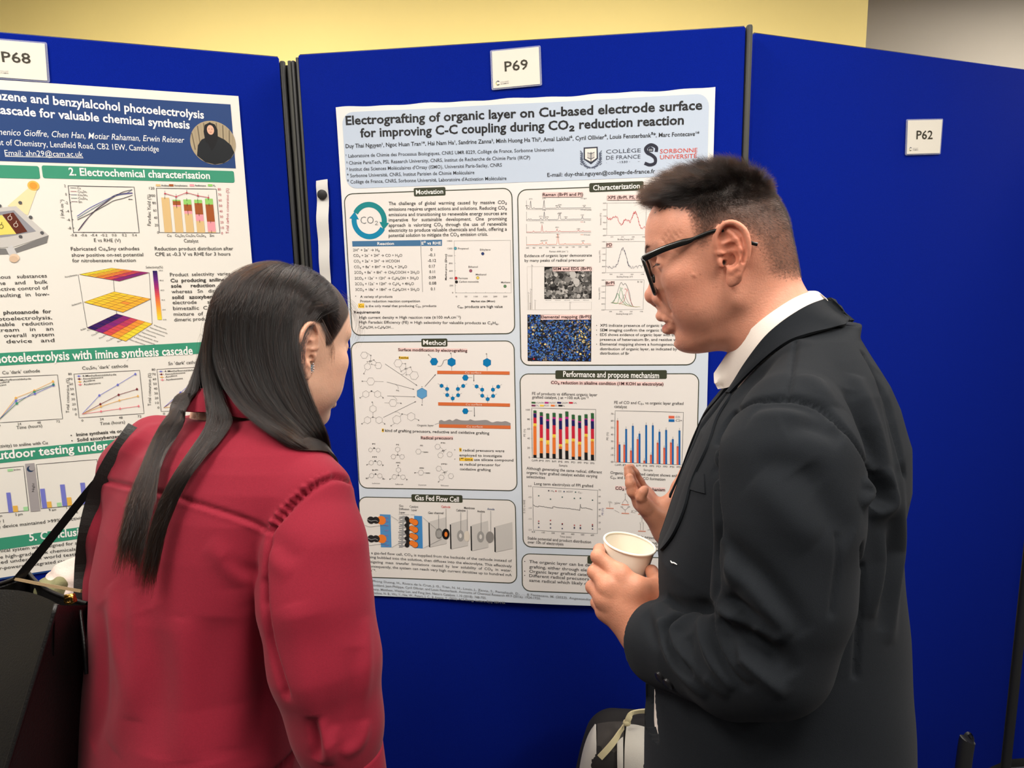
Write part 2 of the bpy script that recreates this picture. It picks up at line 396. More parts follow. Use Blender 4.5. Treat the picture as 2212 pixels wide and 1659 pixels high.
def wave_edge(q):
    q = q.copy(); e = q[:, 1] > PT - 0.0005
    q[e, 1] += 0.0010 * np.sin(q[e, 0] * 31 + 1) + 0.0008 * np.sin(q[e, 0] * 67)
    return q
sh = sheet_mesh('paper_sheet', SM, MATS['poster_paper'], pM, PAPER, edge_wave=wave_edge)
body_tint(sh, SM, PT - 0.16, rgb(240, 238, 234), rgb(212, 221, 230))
Z4, Z5, Z6, Z7, Z8, Z9 = ((720, 180), .37975), ((740, 500), .17631), ((1110, 380), .25317), ((750, 720), .21702), ((1110, 780), .32558), ((770, 1050), .25316)

hd = Print(SM, o=Z4[0], k=Z4[1])
hd.rawrr(SM.uz(745, 320)[0], SM.uz(1529, 300)[0], SM.uz(1075, 396)[1], SM.uz(1138, 224)[1], 0.026, rgb(196, 209, 226), 0)
hdr = hd.build('title_block', pM)
t = Print(SM, o=Z4[0], k=Z4[1])
t.text('Electrografting of organic layer on Cu-based electrode surface', 78, 240, 2096, 152, 52, INK, 0.024)
t.text('for improving C-C coupling during CO₂ reduction reaction', 160, 310, 1992, 236, 52, INK, 0.024)
t.text('Duy Thai Nguyen¹, Ngoc Huan Tran¹*, Hai Nam Ha¹, Sandrine Zanna², Minh Huong Ha Thi³, Amal Lakhal⁴, Cyril Ollivier⁴, Louis Fensterbank⁵*, Marc Fontecave¹*', 76, 371, 2080, 300, 24, INK, 0.012)
t.line([(76, 376), (276, 369)], .0009, INK)
for k, (s_, x1, y0, y1) in enumerate((('¹ Laboratoire de Chimie des Processus Biologiques, CNRS UMR 8229, Collège de France, Sorbonne Université', 1256, 425, 387),
        ('² Chimie ParisTech, PSL Research University, CNRS, Institut de Recherche de Chimie Paris (IRCP)', 1120, 465, 432),
        ("³ Institut des Sciences Moléculaires d'Orsay (ISMO), Université Paris-Saclay, CNRS", 960, 501, 475),
        ('⁴ Sorbonne Université, CNRS, Institut Parisien de Chimie Moléculaire', 804, 537, 517),
        ("⁵ Collège de France, CNRS, Sorbonne Université, Laboratoire d'Activation Moléculaire", 986, 572, 550))):
    t.text(s_, 77 + 2 * k, y0, x1, y1, 20, rgb(58, 60, 66), 0.006)
t.text('E-mail: duy-thai.nguyen@college-de-france.fr', 1218, 533, 1829, 512, 23, INK, 0.01)
t.build('title_text', hdr, 'dark title lettering of the poster')
lg = Print(SM, o=Z4[0], k=Z4[1])
DK = rgb(56, 60, 74)
# crest, college name, the S mark and the university name
lg.fill([(1424, 366), (1504, 362), (1506, 430), (1466, 462), (1424, 434)], DK, 1); lg.fill([(1432, 374), (1497, 370), (1498, 426), (1466, 448), (1432, 430)], rgb(236, 230, 222), 2)
lg.fill([(1444, 396), (1486, 394), (1486, 424), (1466, 432), (1444, 426)], rgb(200, 196, 190), 3, ); lg.line([(1466, 392), (1466, 460)], .0014, DK, 4); lg.line([(1446, 396), (1466, 402), (1486, 393)], .0010, DK, 4); lg.line([(1446, 424), (1466, 432), (1486, 422)], .0010, DK, 4)
for s_ in (-1, 1):
    lg.line([(1466 + s_ * 2, 482), (1466 + s_ * 36, 470), (1466 + s_ * 52, 440), (1466 + s_ * 50, 396)], .0032, rgb(96, 104, 124), 3)
    for k in range(7): lg.line([(1466 + s_ * (14 + 6 * k), 478 - 7 * k - k * k * .5), (1466 + s_ * (24 + 6 * k), 486 - 9 * k)], .0014, rgb(84, 92, 112), 4); lg.line([(1466 + s_ * (48 + k % 2), 466 - 11 * k), (1466 + s_ * 61, 456 - 12 * k)], .0014, rgb(84, 92, 112), 4)
lg.text('COLLÈGE', 1552, 401, 1748, 394, 22, DK, -.004); lg.text('DE FRANCE', 1552, 436, 1746, 429, 22, DK, -.004); lg.text('1530', 1630, 456, 1674, 454, 12, DK)
lg.line([(1552, 454), (1624, 452)], .0007, DK); lg.line([(1682, 449), (1742, 447)], .0007, DK)
sq = spline([(1836, 392), (1836, 366), (1804, 352), (1776, 372), (1784, 396), (1810, 410), (1830, 430), (1828, 456), (1800, 466), (1770, 456)], 40)
lg.line(sq, .0068, rgb(44, 46, 60), 2)
lg.fill([(1790, 392), (1788, 372), (1804, 362), (1820, 372), (1818, 390)], rgb(44, 46, 60), 3); lg.fill([(1797, 358), (1804, 345), (1811, 358)], rgb(44, 46, 60), 3)
for k in range(3): lg.line([(1797 + 7 * k, 388), (1797 + 7 * k, 376)], .0011, rgb(220, 226, 234), 5)
lg.text('SORBONNE', 1857, 401, 2069, 393, 24, rgb(214, 82, 66), .004); lg.text('UNIVERSITÉ', 1857, 434, 2066, 426, 24, rgb(214, 82, 66), .004)
lg.build('logo_print', hdr, 'crest and university logos')

def section(x0, x1, ytop, ybot, tab, title, tcol=OLIVE, fill=rgb(236, 231, 225)):
    """a rounded section box with its heading tab; all in photo pixels"""
    p = Print(SM); xm = (x0 + x1) / 2
    p.rawrr(SM.uz(x0[0], x0[1])[0], SM.uz(x1[0], x1[1])[0], SM.uz(*ybot)[1], SM.uz(*ytop)[1], 0.020, fill, 0, OLIVE, .0021)
    box = p.build('section_box', pM)
    h = Print(SM); a, b = SM.uz(tab[0], tab[1]), SM.uz(tab[2], tab[3]); zc = (a[1] + b[1]) / 2; hh = tab[4] / 1000
    h.rawrr(a[0], b[0], zc - hh, zc + hh, 0.0035, tcol, 2)
    w = tab[2] - tab[0]; q = 0.07 * w
    h.text(title, tab[0] + q, tab[1] + tab[5], tab[2] - q, tab[3] + tab[5], tab[5] * 2, WHITE, .016, lvl=4)
    h.build('heading_tab', box, 'dark heading tab lettered ' + title)
    return box
section = (lambda f: (lambda *a, **k: f(np.array(a[0]), np.array(a[1]), *a[2:], **k)))(section)

# --- Motivation
bx_ = section((753, 560), (1109, 560), (930, 413), (935, 722), (895, 415.5, 963, 413.5, 9.4, 5.0), 'Motivation')
m = Print(SM, o=Z4[0], k=Z4[1])
for y, s_ in zip((694, 726, 757, 787, 817, 846, 875), ('The  challenge  of  global  warming  caused  by  massive  CO₂', 'emissions requires urgent actions and solutions. Reducing CO₂', 'emissions and transitioning to renewable energy sources are', 'imperative   for   sustainable   development.   One   promising',
        'approach  is  valorizing  CO₂  through  the  use  of  renewable', 'electricity to produce valuable chemicals and fuels, offering a', 'potential solution to mitigate the CO₂ emission crisis.')):
    m.text(s_, 319, y, 988 if y < 870 else 880, y - 8, 20, INK, .008)
m.zoom(*Z5)
rows = (('2H⁺ + 2e⁻ → H₂', 138, 245, 462, '0', 1083, 1106), ('CO₂ + 2e⁻ + 2H⁺ → CO + H₂O', 143, 311, 738, '-0.1', 1061, 1136), ('CO₂ + 2e⁻ + 2H⁺ → HCOOH', 147, 380, 704, '-0.12', 1050, 1150), ('CO₂ + 8e⁻ + 8H⁺ → CH₄ + 2H₂O', 151, 450, 796, '0.17', 1062, 1138),
        ('2CO₂ + 8e⁻ + 8H⁺ → CH₃COOH + 2H₂O', 154, 517, 947, '0.11', 1070, 1136), ('2CO₂ + 12e⁻ + 12H⁺ → C₂H₅OH + 3H₂O', 159, 588, 938, '0.09', 1062, 1146), ('2CO₂ + 12e⁻ + 12H⁺ → C₂H₄ + 4H₂O', 163, 657, 880, '0.08', 1064, 1152), ('3CO₂ + 18e⁻ + 18H⁺ → C₃H₇OH + 5H₂O', 167, 727, 947, '0.1', 1085, 1134))
for s_, x, y, x1, v_, xa, xb in rows: m.text(s_, x, y, x1, y - 2, 34, rgb(70, 68, 66), .004); m.text(v_, xa, y - 6, xb, y - 7, 36, INK, .006)
m.text('•', 165, 805, 176, 805, 30); m.text('A variety of products', 226, 812, 618, 810, 30, INK, .006); m.text('Proton reduction reaction competition', 226, 867, 954, 866, 30, INK, .006)
m.box(200, 880, 274, 935, YEL, 1); m.text('Cu', 212, 924, 268, 924, 30); m.text('is the only metal that producing C₂₊ products', 290, 925, 1152, 924, 30, INK, .006)
m.text('Requirements', 150, 1003, 466, 1001, 32, INK, .02)
m.text('High current density ≈ High reaction rate (≥100 mA.cm⁻²)', 214, 1068, 1450, 1066, 34, INK, .006); m.text('High Faradaic Efficiency (FE) ≈ High selectivity for valuable products as C₂H₄,', 214, 1124, 1914, 1136, 34, INK, .006); m.text('C₂H₅OH, n-C₃H₇OH…', 224, 1186, 634, 1186, 32, INK, .006)
m.text('C₂₊ products are high value', 1410, 936, 1963, 934, 32, INK, .012)
m.build('body_text', bx_)
m = Print(SM, o=Z5[0], k=Z5[1])
m.fill([(130, 186), (1222, 176), (1222, 102), (126, 120)], rgb(70, 116, 156), 1); m.text('Reaction', 436, 167, 638, 165, 36, WHITE, .016, lvl=3); m.text('E⁰ vs RHE', 975, 162, 1212, 160, 36, WHITE, .016, lvl=3)
m.line([(964, 180), (986, 742)], .0007, GREY, 2); m.line([(964, 104), (968, 178)], .0005, WHITE, 3)
m.build('reaction_table', bx_)
m = Print(SM, o=Z5[0], k=Z5[1])
m.line([(1370, 116), (2058, 108), (2068, 752), (1384, 752)], .0006, rgb(120, 116, 112), 1, True)
for y, s_ in ((116, '1400'), (208, '1200'), (298, '1000'), (390, '800'), (482, '600'), (572, '400'), (662, '200'), (750, '0')):
    x = 1346 + (y - 116) * .022; m.text(s_, x - 15 * len(s_), y + 10, x, y + 10, 20, rgb(100, 96, 94), .0); m.line([(x + 24, y), (x + 36, y)], .0006, GREY, 1)
for x, s_ in ((1397, '0'), (1514, '50'), (1634, '100'), (1752, '150'), (1872, '200'), (1994, '250')): m.text(s_, x - 8 * len(s_), 806, x + 8 * len(s_), 806, 20, rgb(100, 96, 94)); m.line([(x, 752), (x, 742)], .0006, GREY, 1)
for x, y, c, s_, tx, ty in ((1384, 208, rgb(86, 160, 176), 'Propanol', 1418, 220), (1719, 273, rgb(44, 62, 116), 'Ethylene', 1686, 234), (1572, 482, rgb(160, 86, 106), 'Ethanol', 1546, 444), (1658, 568, rgb(236, 206, 92), 'Methanol', 1634, 538), (1393, 573, rgb(200, 44, 48), 'Formate', 1424, 584), (1398, 618, rgb(34, 30, 30), 'Carbon monoxide', 1430, 626), (1992, 671, rgb(96, 138, 96), 'Methane', 1944, 634)):
    m.disc(x, y, .0037, rgb(60, 60, 60), 1); m.disc(x, y, .0031, c, 2); m.text(s_, tx, ty, tx + 16 * len(s_), ty - 1, 23, rgb(84, 80, 80), .003)
m.vtext('Market price ($/ton)', 1280, 596, 276, 24, INK, bold=.012); m.text('Market size (Mton)', 1578, 866, 1870, 864, 24, INK, .014)
m.build('scatter_chart', bx_)
m = Print(SM, o=Z4[0], k=Z4[1])       # the two arrows chasing each other round CO2
def arc(pr, cx, cy, r, a0, a1, w, col, lvl, head):
    c = pr.uz(cx, cy); R_ = abs(pr.uz(cx + r, cy)[0] - c[0]); W_ = abs(pr.uz(cx + w, cy)[0] - c[0])
    aa = np.linspace(a0, a1, 26); q = [c + R_ * np.array([cd(a), sd(a)]) for a in aa]; pr.rawline(q, W_, col, lvl)
    if head:
        e = q[-1]; tdir = np.array([-sd(a1), cd(a1)]) * (1 if a1 > a0 else -1); nd = np.array([cd(a1), sd(a1)])
        pr.raw([e - nd * W_ * .95, e + nd * W_ * .95, e + tdir * W_ * 1.35], [(0, 1, 2)], col, lvl + 1)
arc(m, 208, 782, 86, 150, -8, 29, rgb(24, 134, 138), 1, True); arc(m, 208, 782, 86, 330, 172, 29, rgb(14, 134, 172), 1, True)
m.text('CO₂', 160, 800, 258, 798, 42, rgb(112, 116, 118), -.012)
m.build('recycling_symbol', bx_)

# --- Characterization
bx_ = section((1122, 600), (1506, 600), (1330, 403), (1315, 788), (1273, 406, 1390, 401.5, 9.8, 5.6), 'Characterization')
m = Print(SM, o=Z6[0], k=Z6[1])
for x0, y0, x1, y1, s_, tx0, tx1, ty, hh in ((246, 140, 590, 182, 'Raman (BrPI and PI)', 248, 590, 173, 26), (797, 163, 1240, 208, 'XPS (BrPI, PS, PD and PSi)', 799, 1236, 198, 26), (332, 778, 667, 814, 'SEM and EDS (BrPI)', 336, 664, 804, 25), (230, 1184, 655, 1226, 'Elemental mapping (BrPI)', 232, 653, 1214, 25), (790, 572, 838, 608, 'PD', 793, 838, 602, 26), (784, 898, 858, 934, 'BrPI', 785, 857, 925, 24)):
    m.box(x0, y0, x1, y1, PINK, 7, dy=-2); m.text(s_, tx0, ty, tx1, ty - 3, hh, rgb(60, 40, 40), .014, lvl=9)
m.text('Evidence of organic layer demonstrate', 93, 693, 666, 688, 24, INK, .006); m.text('by many peaks of radical precusor', 93, 733, 604, 729, 24, INK, .006)
for y, s_, x1, bl in ((1284, 'XPS indicate presence of organic layers', 1340, 1), (1324, 'SEM imaging confirm the organic layers', 1340, 1), (1363, 'EDS shows evidence of organic layer with the', 1390, 1), (1404, 'presence of heteroatom Br, and residue without', 1480, 0), (1444, 'Elemental mapping shows a homogeneous', 1384, 1), (1484, 'distribution of organic layer, as indicated by the', 1450, 0), (1521, 'distribution of Br', 984, 0)):
    m.text(s_, 735, y, x1, y + 2, 23, INK, .006)
    if bl: m.disc(706, y - 10, .0009, INK, 2)
m.build('body_text', bx_)
rnd = random.Random(3)
RC = (rgb(70, 70, 74), rgb(60, 66, 84), rgb(190, 70, 66), rgb(224, 120, 80))
m = Print(SM, o=Z6[0], k=Z6[1])
PK = (((114, 12), (144, 70), (172, 8), (258, 74), (370, 12), (392, 20), (600, 14)), ((128, 10), (146, 10), (230, 16), (260, 72), (284, 12), (386, 40), (394, 46), (444, 12), (585, 28)), ((168, 10), (241, 68), (276, 8), (369, 28), (392, 10), (551, 14), (590, 8)), ((226, 10), (243, 22), (276, 24), (373, 52), (378, 76), (438, 8), (590, 20)))
for k, (yb, pk) in enumerate(zip((284, 380, 484, 592), PK)):
    c = RC[k]; q = [(108, yb - 2)]
    for x in np.arange(112, 660, 3.0):
        y = sum(hp * math.exp(-((x - px) / 4.2) ** 2) for px, hp in pk); q.append((x, yb - 4 - y - rnd.random() * 1.2 - (x - 112) * .012))
    m.line(q, .00075, c, 1); m.line([(108, yb - 74), (109, yb + 4), (660, yb)], .0006, GREY, 1)
    for x in range(140, 660, 56): m.line([(x, yb), (x, yb + 5)], .0005, GREY, 1)
    m.line([(568, yb - 90), (594, yb - 90)], .0007, c, 1); m.text(('BrPI', 'BrPI powder', 'PI', 'PI Powder')[k], 598, yb - 84, (620, 664, 608, 654)[k], yb - 84, 11, GREY)
    for px, hp in pk:
        if hp > 10: m.text(str(int(300 + (px - 112) * 2.3)), px - 14, yb - hp - 12, px + 14, yb - hp - 12, 10, GREY)
for k in range(10): m.text(str(300 + 150 * k), 104 + 56 * k, 620 - k, 128 + 56 * k, 620 - k, 12, GREY)
m.text('Raman shift (cm⁻¹)', 304, 652, 462, 651, 15, GREY)
m.build('line_chart', bx_)
m = Print(SM, o=Z6[0], k=Z6[1])
def frame(pr, a, b, c_, d_, col=GREY, w=.0006): pr.line([a, b, c_, d_], w, col, 1, True)
def noisy(pr, pts, amp, col, n=110, w=.0007):
    q = spline(pts, n); pr.line([(x, y + rnd.uniform(-amp, amp)) for x, y in q], w, col, 2)
for (xa, ya, xb, yb), ylab, xl in (((796, 234, 1130, 508), 'Intensity (CPS)', (546, 906)), ((788, 562, 1120, 826), 'Intensity (CPS)', (865, 896)), ((784, 888, 1110, 1142), 'Intensity (CPS)', (0, 0)), ((1222, 234, 1470, 508), '', (0, 0))):
    frame(m, (xa, ya), (xb, ya - 2), (xb - 8, yb - 4), (xa - 4, yb))
    for k in range(6): yy = ya + (yb - ya) * k / 5; m.line([(xa - 8, yy), (xa, yy)], .0005, GREY, 1); m.text(str(1400 - 150 * k), xa - 36, yy + 5, xa - 10, yy + 5, 10, GREY)
    for k in range(4): xx = xa + 40 + k * (xb - xa) * .27; m.text(str(204 - 2 * k), xx - 12, yb + 18, xx + 12, yb + 18, 10, GREY)
    if ylab: m.vtext(ylab, xa - 50, yb - 90, yb - 190, 12, GREY); m.text('Binding Energy (eV)', xa + 90, yb + 40, xa + 226, yb + 38, 13, GREY)
noisy(m, [(796, 362), (830, 368), (872, 350), (915, 410), (950, 376), (990, 390), (1012, 345), (1034, 312), (1060, 370), (1080, 436), (1128, 440)], 14, rgb(206, 52, 60), 150)
noisy(m, [(790, 772), (830, 780), (866, 772), (890, 730), (912, 650), (932, 622), (950, 660), (972, 740), (990, 776), (1050, 776), (1100, 770)], 14, rgb(70, 72, 96), 90)
for pts, c in (([(828, 1080), (850, 1076), (880, 1000), (912, 910), (932, 930), (952, 918), (984, 990), (1010, 1104), (1078, 1116)], rgb(70, 74, 80)), ([(836, 1080), (886, 1080), (912, 966), (950, 1076), (1010, 1112)], rgb(60, 150, 90)), ([(836, 1080), (870, 1040), (886, 1002), (910, 1050), (960, 1106)], rgb(60, 150, 90)), ([(900, 1094), (940, 1060), (966, 974), (990, 1050), (1016, 1112)], rgb(214, 120, 120)), ([(900, 1094), (924, 1050), (942, 1012), (966, 1060), (1000, 1112)], rgb(160, 140, 140)), ([(828, 1080), (900, 1086), (1000, 1112), (1078, 1116)], rgb(190, 180, 120))):
    m.line(spline(pts, 40), .0007, c, 2)
m.text('3d₅/₂', 903, 962, 930, 962, 13, rgb(60, 150, 90)); m.text('3d₃/₂', 944, 970, 974, 970, 13, rgb(214, 100, 100)); m.text('Br 3d', 1054, 909, 1094, 909, 14, GREY)
m.build('line_chart', bx_)
# micrograph: clusters of grains, and the element map: thousands of coloured flecks
m = Print(SM, o=Z6[0], k=Z6[1])
frame(m, (114, 774), (664, 774), (662, 1140), (118, 1142), rgb(190, 184, 178))
for x, y in ((127, 1010), (145, 980), (155, 776), (140, 1100), (182, 1074), (480, 1092)): m.line([(x, 1140), (x, y)], .0007, rgb(120, 110, 100), 1); m.text('Cu', x - 6, y - 6, x + 8, y - 6, 12, GREY)
m.fill([(261, 1050), (664, 1047), (664, 776), (261, 776)], rgb(30, 28, 28), 1)
for k in range(420):
    x, y = rnd.uniform(268, 658), rnd.uniform(800, 1042); r = abs(rnd.gauss(0, 1)) * 12 + 5; r = min(r, 34, x - 262, 663 - x, y - 778, 1049 - y)
    if r < 3: continue
    g = rnd.uniform(40, 205); n = 9; a0 = rnd.random() * 6
    q = [(x + r * rnd.uniform(.7, 1.1) * math.cos(a0 + 6.283 * j / n), y + r * rnd.uniform(.7, 1.1) * math.sin(a0 + 6.283 * j / n)) for j in range(n)]
    m.fill(q[::-1], rgb(g, g * .98, g * .95), 2 + (k % 4) * .4)
m.fill([(261, 1078), (664, 1074), (664, 1048), (261, 1051)], rgb(236, 232, 226), 1)
for k in range(5): m.text('WD 8 mm', 270 + 80 * k, 1064, 320 + 80 * k, 1063, 8, GREY)
m.build('micrograph_print', bx_, 'grey electron microscope picture of grains')
m = Print(SM, o=Z6[0], k=Z6[1])
m.fill([(119, 1578), (660, 1582), (662, 1184), (116, 1182)], rgb(32, 32, 36), 1)
cols = [rgb(60, 110, 190), rgb(40, 84, 170), rgb(84, 140, 206), rgb(34, 60, 130), rgb(30, 30, 30), rgb(26, 26, 28), rgb(92, 110, 120), rgb(190, 170, 120), rgb(238, 212, 130), rgb(150, 130, 110)]
for k in range(2600):
    x, y = rnd.uniform(122, 656), rnd.uniform(1188, 1576); r = rnd.uniform(3, 11); r = min(r, x - 118, 660 - x, y - 1183, 1580 - y); a0 = rnd.random() * 6
    hot = math.exp(-((x - 575) / 70) ** 2 - ((y - 1400) / 90) ** 2)
    c = rnd.choices(cols, (8, 8, 7, 6, 8, 8, 4, 2.0, 1.2 + 10 * hot, 3))[0]
    m.fill([(x + r * rnd.uniform(.5, 1.2) * math.cos(a0 - 6.283 * j / 6), y + r * rnd.uniform(.5, 1.2) * math.sin(a0 - 6.283 * j / 6)) for j in range(6)], c, 2 + (k % 5) * .3)
m.fill([(126, 1574), (200, 1575), (200, 1550), (126, 1549)], rgb(34, 30, 40), 4); m.disc(172, 1560, .0018, rgb(214, 50, 60), 5)
m.build('element_map_print', bx_, 'blue, black and yellow speckled element map')

# --- Method
bx_ = section((769, 900), (1114, 900), (935, 737.5), (945, 1056), (911, 739, 967, 740.5, 9.6, 5.0), 'Method')
m = Print(SM, o=Z7[0], k=Z7[1])
m.fill([(512, 176), (1198, 186), (1198, 152), (512, 142)], PINK, 1); m.text('Surface modification by electrografting', 513, 174, 1197, 184, 28, rgb(60, 40, 40), .014, lvl=3)
m.fill([(736, 1052), (1056, 1056), (1056, 1022), (736, 1018)], PINK, 1); m.text('Radical precusors', 737, 1050, 1054, 1054, 28, rgb(60, 40, 40), .014, lvl=3)
for x0, y0, x1, y1 in ((349, 944, 370, 978), (518, 228, 615, 254), (1117, 1138, 1140, 1174), (1118, 1234, 1254, 1268)): m.fill([(x0, y1), (x1, y1 + 2), (x1, y0 + 2), (x0, y0)], YEL, 1)
m.text('4', 353, 974, 368, 974, 28, INK, .016); m.text('kind of grafting precusors, reductive and oxidative grafting', 382, 976, 1416, 1004, 28, INK, .008)
m.text('Residue', 521, 248, 613, 250, 20, INK, .012)
for y, s_, x0, x1, bl in ((1172, '9 radical precusors were', 1119, 1566, 1), (1222, 'employed to investigate', 1119, 1542, 0), (1264, '1ˢᵗ time use silicate compound', 1120, 1656, 1), (1312, 'as radical precusor for', 1121, 1528, 0), (1360, 'oxidative grafting', 1123, 1430, 0)):
    m.text(s_, x0, y, x1, y + 8, 26, INK, .006)
    if bl: m.disc(1073, y - 14, .001, INK, 2)
m.text('Organic layer', 700, 922, 864, 924, 20, INK)
m.build('body_text', bx_)
m = Print(SM, o=Z7[0], k=Z7[1])
CH = rgb(96, 94, 92)
def hexa(pr, x, y, r, col=None, rot=0, w=.0006, lvl=1, edge=CH):
    q = [(x + r * math.cos(math.radians(rot + 60 * k)), y + r * math.sin(math.radians(rot + 60 * k))) for k in range(6)]
    if col is not None: pr.fill(q[::-1], col, lvl)
    if edge is not None: pr.line(q, w, edge, lvl + 1, True)
for x, y, r, rot in ((176, 215, 36, 0), (208, 328, 34, 20), (316, 318, 35, 0), (512, 296, 42, 0), (670, 418, 44, 10), (240, 476, 40, 0), (192, 602, 35, 30), (308, 602, 35, 30), (460, 690, 40, 0), (262, 748, 36, 30), (208, 860, 36, 30), (322, 860, 36, 30), (498, 856, 44, 20), (640, 826, 42, 30),
        (238, 1156, 21, 20), (314, 1158, 21, 20), (506, 1152, 25, 30), (464, 1224, 25, 10), (550, 1226, 25, 10), (712, 1174, 28, 0), (902, 1126, 28, 10), (930, 1212, 28, 10), (1022, 1202, 28, 10), (244, 1284, 24, 20), (326, 1286, 24, 20), (514, 1356, 26, 30), (474, 1424, 25, 10), (558, 1428, 25, 10), (736, 1384, 28, 0), (914, 1344, 28, 10), (940, 1432, 28, 10), (1034, 1418, 28, 10), (248, 1412, 24, 20), (330, 1414, 24, 20)):
    hexa(m, x, y, r, None, rot, .00055)
for a, b in (((200, 190), (242, 219)), ((242, 219), (238, 272)), ((208, 282), (238, 272)), ((238, 272), (272, 264)), ((272, 264), (296, 290)), ((250, 306), (296, 318)), ((192, 360), (175, 394)), ((238, 272), (226, 300)), ((548, 300), (584, 300)), ((584, 300), (588, 350)), ((588, 350), (542, 374)), ((542, 374), (522, 336)), ((588, 350), (634, 334)), ((634, 334), (652, 380)), ((588, 350), (592, 408)), ((592, 408), (630, 412)), ((160, 474), (200, 476)), ((280, 476), (366, 478)),
        ((222, 588), (248, 570)), ((248, 570), (278, 588)), ((165, 620), (138, 636)), ((340, 620), (364, 636)), ((376, 688), (420, 690)), ((500, 690), (542, 692)), ((262, 784), (262, 828)), ((262, 828), (236, 842)), ((262, 828), (294, 842)), ((262, 712), (258, 680)), ((178, 880), (156, 894)), ((354, 880), (380, 896)), ((530, 826), (550, 798)), ((550, 798), (602, 812)), ((478, 892), (444, 914)), ((678, 846), (716, 860)),
        ((258, 1148), (274, 1136)), ((274, 1136), (294, 1148)), ((506, 1178), (506, 1204)), ((506, 1204), (486, 1214)), ((506, 1204), (528, 1214)), ((740, 1176), (800, 1178)), ((926, 1132), (960, 1158)), ((960, 1164), (990, 1152)), ((960, 1164), (964, 1190)), ((960, 1164), (932, 1176)), ((266, 1276), (284, 1264)), ((284, 1264), (304, 1278)), ((222, 1294), (206, 1302)), ((348, 1298), (362, 1308)), ((514, 1382), (514, 1406)), ((514, 1406), (496, 1414)), ((514, 1406), (536, 1416)), ((450, 1436), (432, 1446)), ((582, 1440), (600, 1452)), ((764, 1386), (822, 1386)), ((680, 1384), (708, 1384)), ((940, 1350), (972, 1378)), ((972, 1378), (1004, 1366)), ((972, 1378), (974, 1410)), ((972, 1378), (942, 1390)), ((924, 1460), (914, 1474)), ((270, 1406), (288, 1394)), ((288, 1394), (308, 1408)), ((226, 1424), (206, 1434)), ((352, 1428), (370, 1442))):
    m.line([a, b], .00055, CH, 1)
for x, y, s_ in ((242, 219, 'O'), (208, 282, 'O'), (272, 264, 'O'), (250, 306, 'O'), (238, 276, 'Si'), (584, 302, 'O'), (542, 378, 'O'), (634, 336, 'O'), (592, 412, 'O'), (588, 352, 'Si'), (248, 574, 'I'), (262, 832, 'S'), (550, 802, 'S'), (175, 400, 'R'), (160, 476, 'R'), (138, 640, 'R'), (364, 640, 'R'), (542, 696, 'R'), (258, 684, 'R'), (156, 898, 'R'), (380, 900, 'R'), (444, 918, 'R'), (716, 864, 'R'), (750, 712, 'R'), (816, 214, 'R'), (1036, 200, 'R'), (1390, 206, 'R'), (748, 530, '•'), (508, 566, 'N₂'),
        (270, 1098, 'PI'), (506, 1106, 'PS'), (744, 1116, 'PD'), (956, 1090, 'PSi'), (278, 1228, 'FPI'), (512, 1286, 'FPS'), (746, 1340, 'FPD'), (968, 1300, 'FPSi'), (282, 1358, 'BrPI'), (274, 1140, 'I'), (506, 1208, 'S'), (284, 1268, 'I'), (514, 1412, 'S'), (288, 1398, 'I'), (206, 1306, 'F'), (362, 1312, 'F'), (206, 1440, 'Br'), (370, 1446, 'Br'), (432, 1450, 'F'), (600, 1456, 'F'), (512, 1316, 'F'), (680, 1388, 'F'), (914, 1478, 'F'), (786, 1182, 'N≡N'), (806, 1390, 'N≡N'), (960, 1168, 'Si'), (974, 1384, 'Si')):
    w = 7 * len(s_); m.text(s_, x - w, y + 5, x + w, y + 5, 13, rgb(80, 78, 76), .01)
for x, s_, y in ((294, 'Iodonium', 1494), (522, 'Sulfonium', 1504), (752, 'Diazonium', 1512), (974, 'Silicate', 1518)): m.text(s_, x - 40, y, x + 38, y + 1, 13, GREY)
for pts, w in (([(382, 302), (700, 518)], .0009), ([(400, 482), (670, 556)], .0009), ([(404, 620), (680, 630)], .0009), ([(364, 834), (688, 676)], .0009), ([(776, 528), (884, 406)], .0012), ([(1262, 412), (1262, 478)], .0013), ([(1266, 734), (1268, 828)], .0013), ([(1210, 440), (1246, 440)], .0007), ([(1210, 772), (1246, 772)], .0007), ([(1042, 326), (1042, 368)], .0006), ([(1394, 334), (1394, 370)], .0006), ([(1038, 206), (1040, 244)], .0006), ([(1390, 212), (1392, 250)], .0006), ([(820, 216), (846, 246)], .0006), ([(750, 650), (750, 696)], .0008), ([(874, 906), (932, 886)], .0007)):
    m.line(pts, w, rgb(84, 82, 84), 1)
    if w > .0008:
        (xa, ya), (xb, yb) = pts; L = math.hypot(xb - xa, yb - ya); ux, uy = (xb - xa) / L, (yb - ya) / L
        m.fill([(xb - 14 * ux - 6 * uy, yb - 14 * uy + 6 * ux), (xb + 3 * ux, yb + 3 * uy), (xb - 14 * ux + 6 * uy, yb - 14 * uy - 6 * ux)], rgb(84, 82, 84), 2)
for pts in ([(902, 326), (934, 324), (954, 296), (966, 268), (998, 260)], ): m.line(spline(pts, 16), .001, rgb(60, 60, 60), 1)
for pts in ([(540, 408), (564, 404), (584, 386)], [(486, 508), (508, 526), (512, 552)], [(456, 622), (486, 640), (500, 668)], [(480, 780), (510, 782), (534, 802)]): m.line(spline(pts, 10), .0006, GREY, 1)
hexa(m, 747, 596, 55, rgb(96, 160, 206), 30, .0008, 1, rgb(70, 120, 160))
for x, y, r, rot in ((867, 280, 40, 0), (1041, 285, 44, 30), (1393, 290, 44, 30), (1178, 441, 31, 0), (1178, 773, 31, 0)): hexa(m, x, y, r, BLUE, rot, .0005, 1, rgb(0, 90, 140))
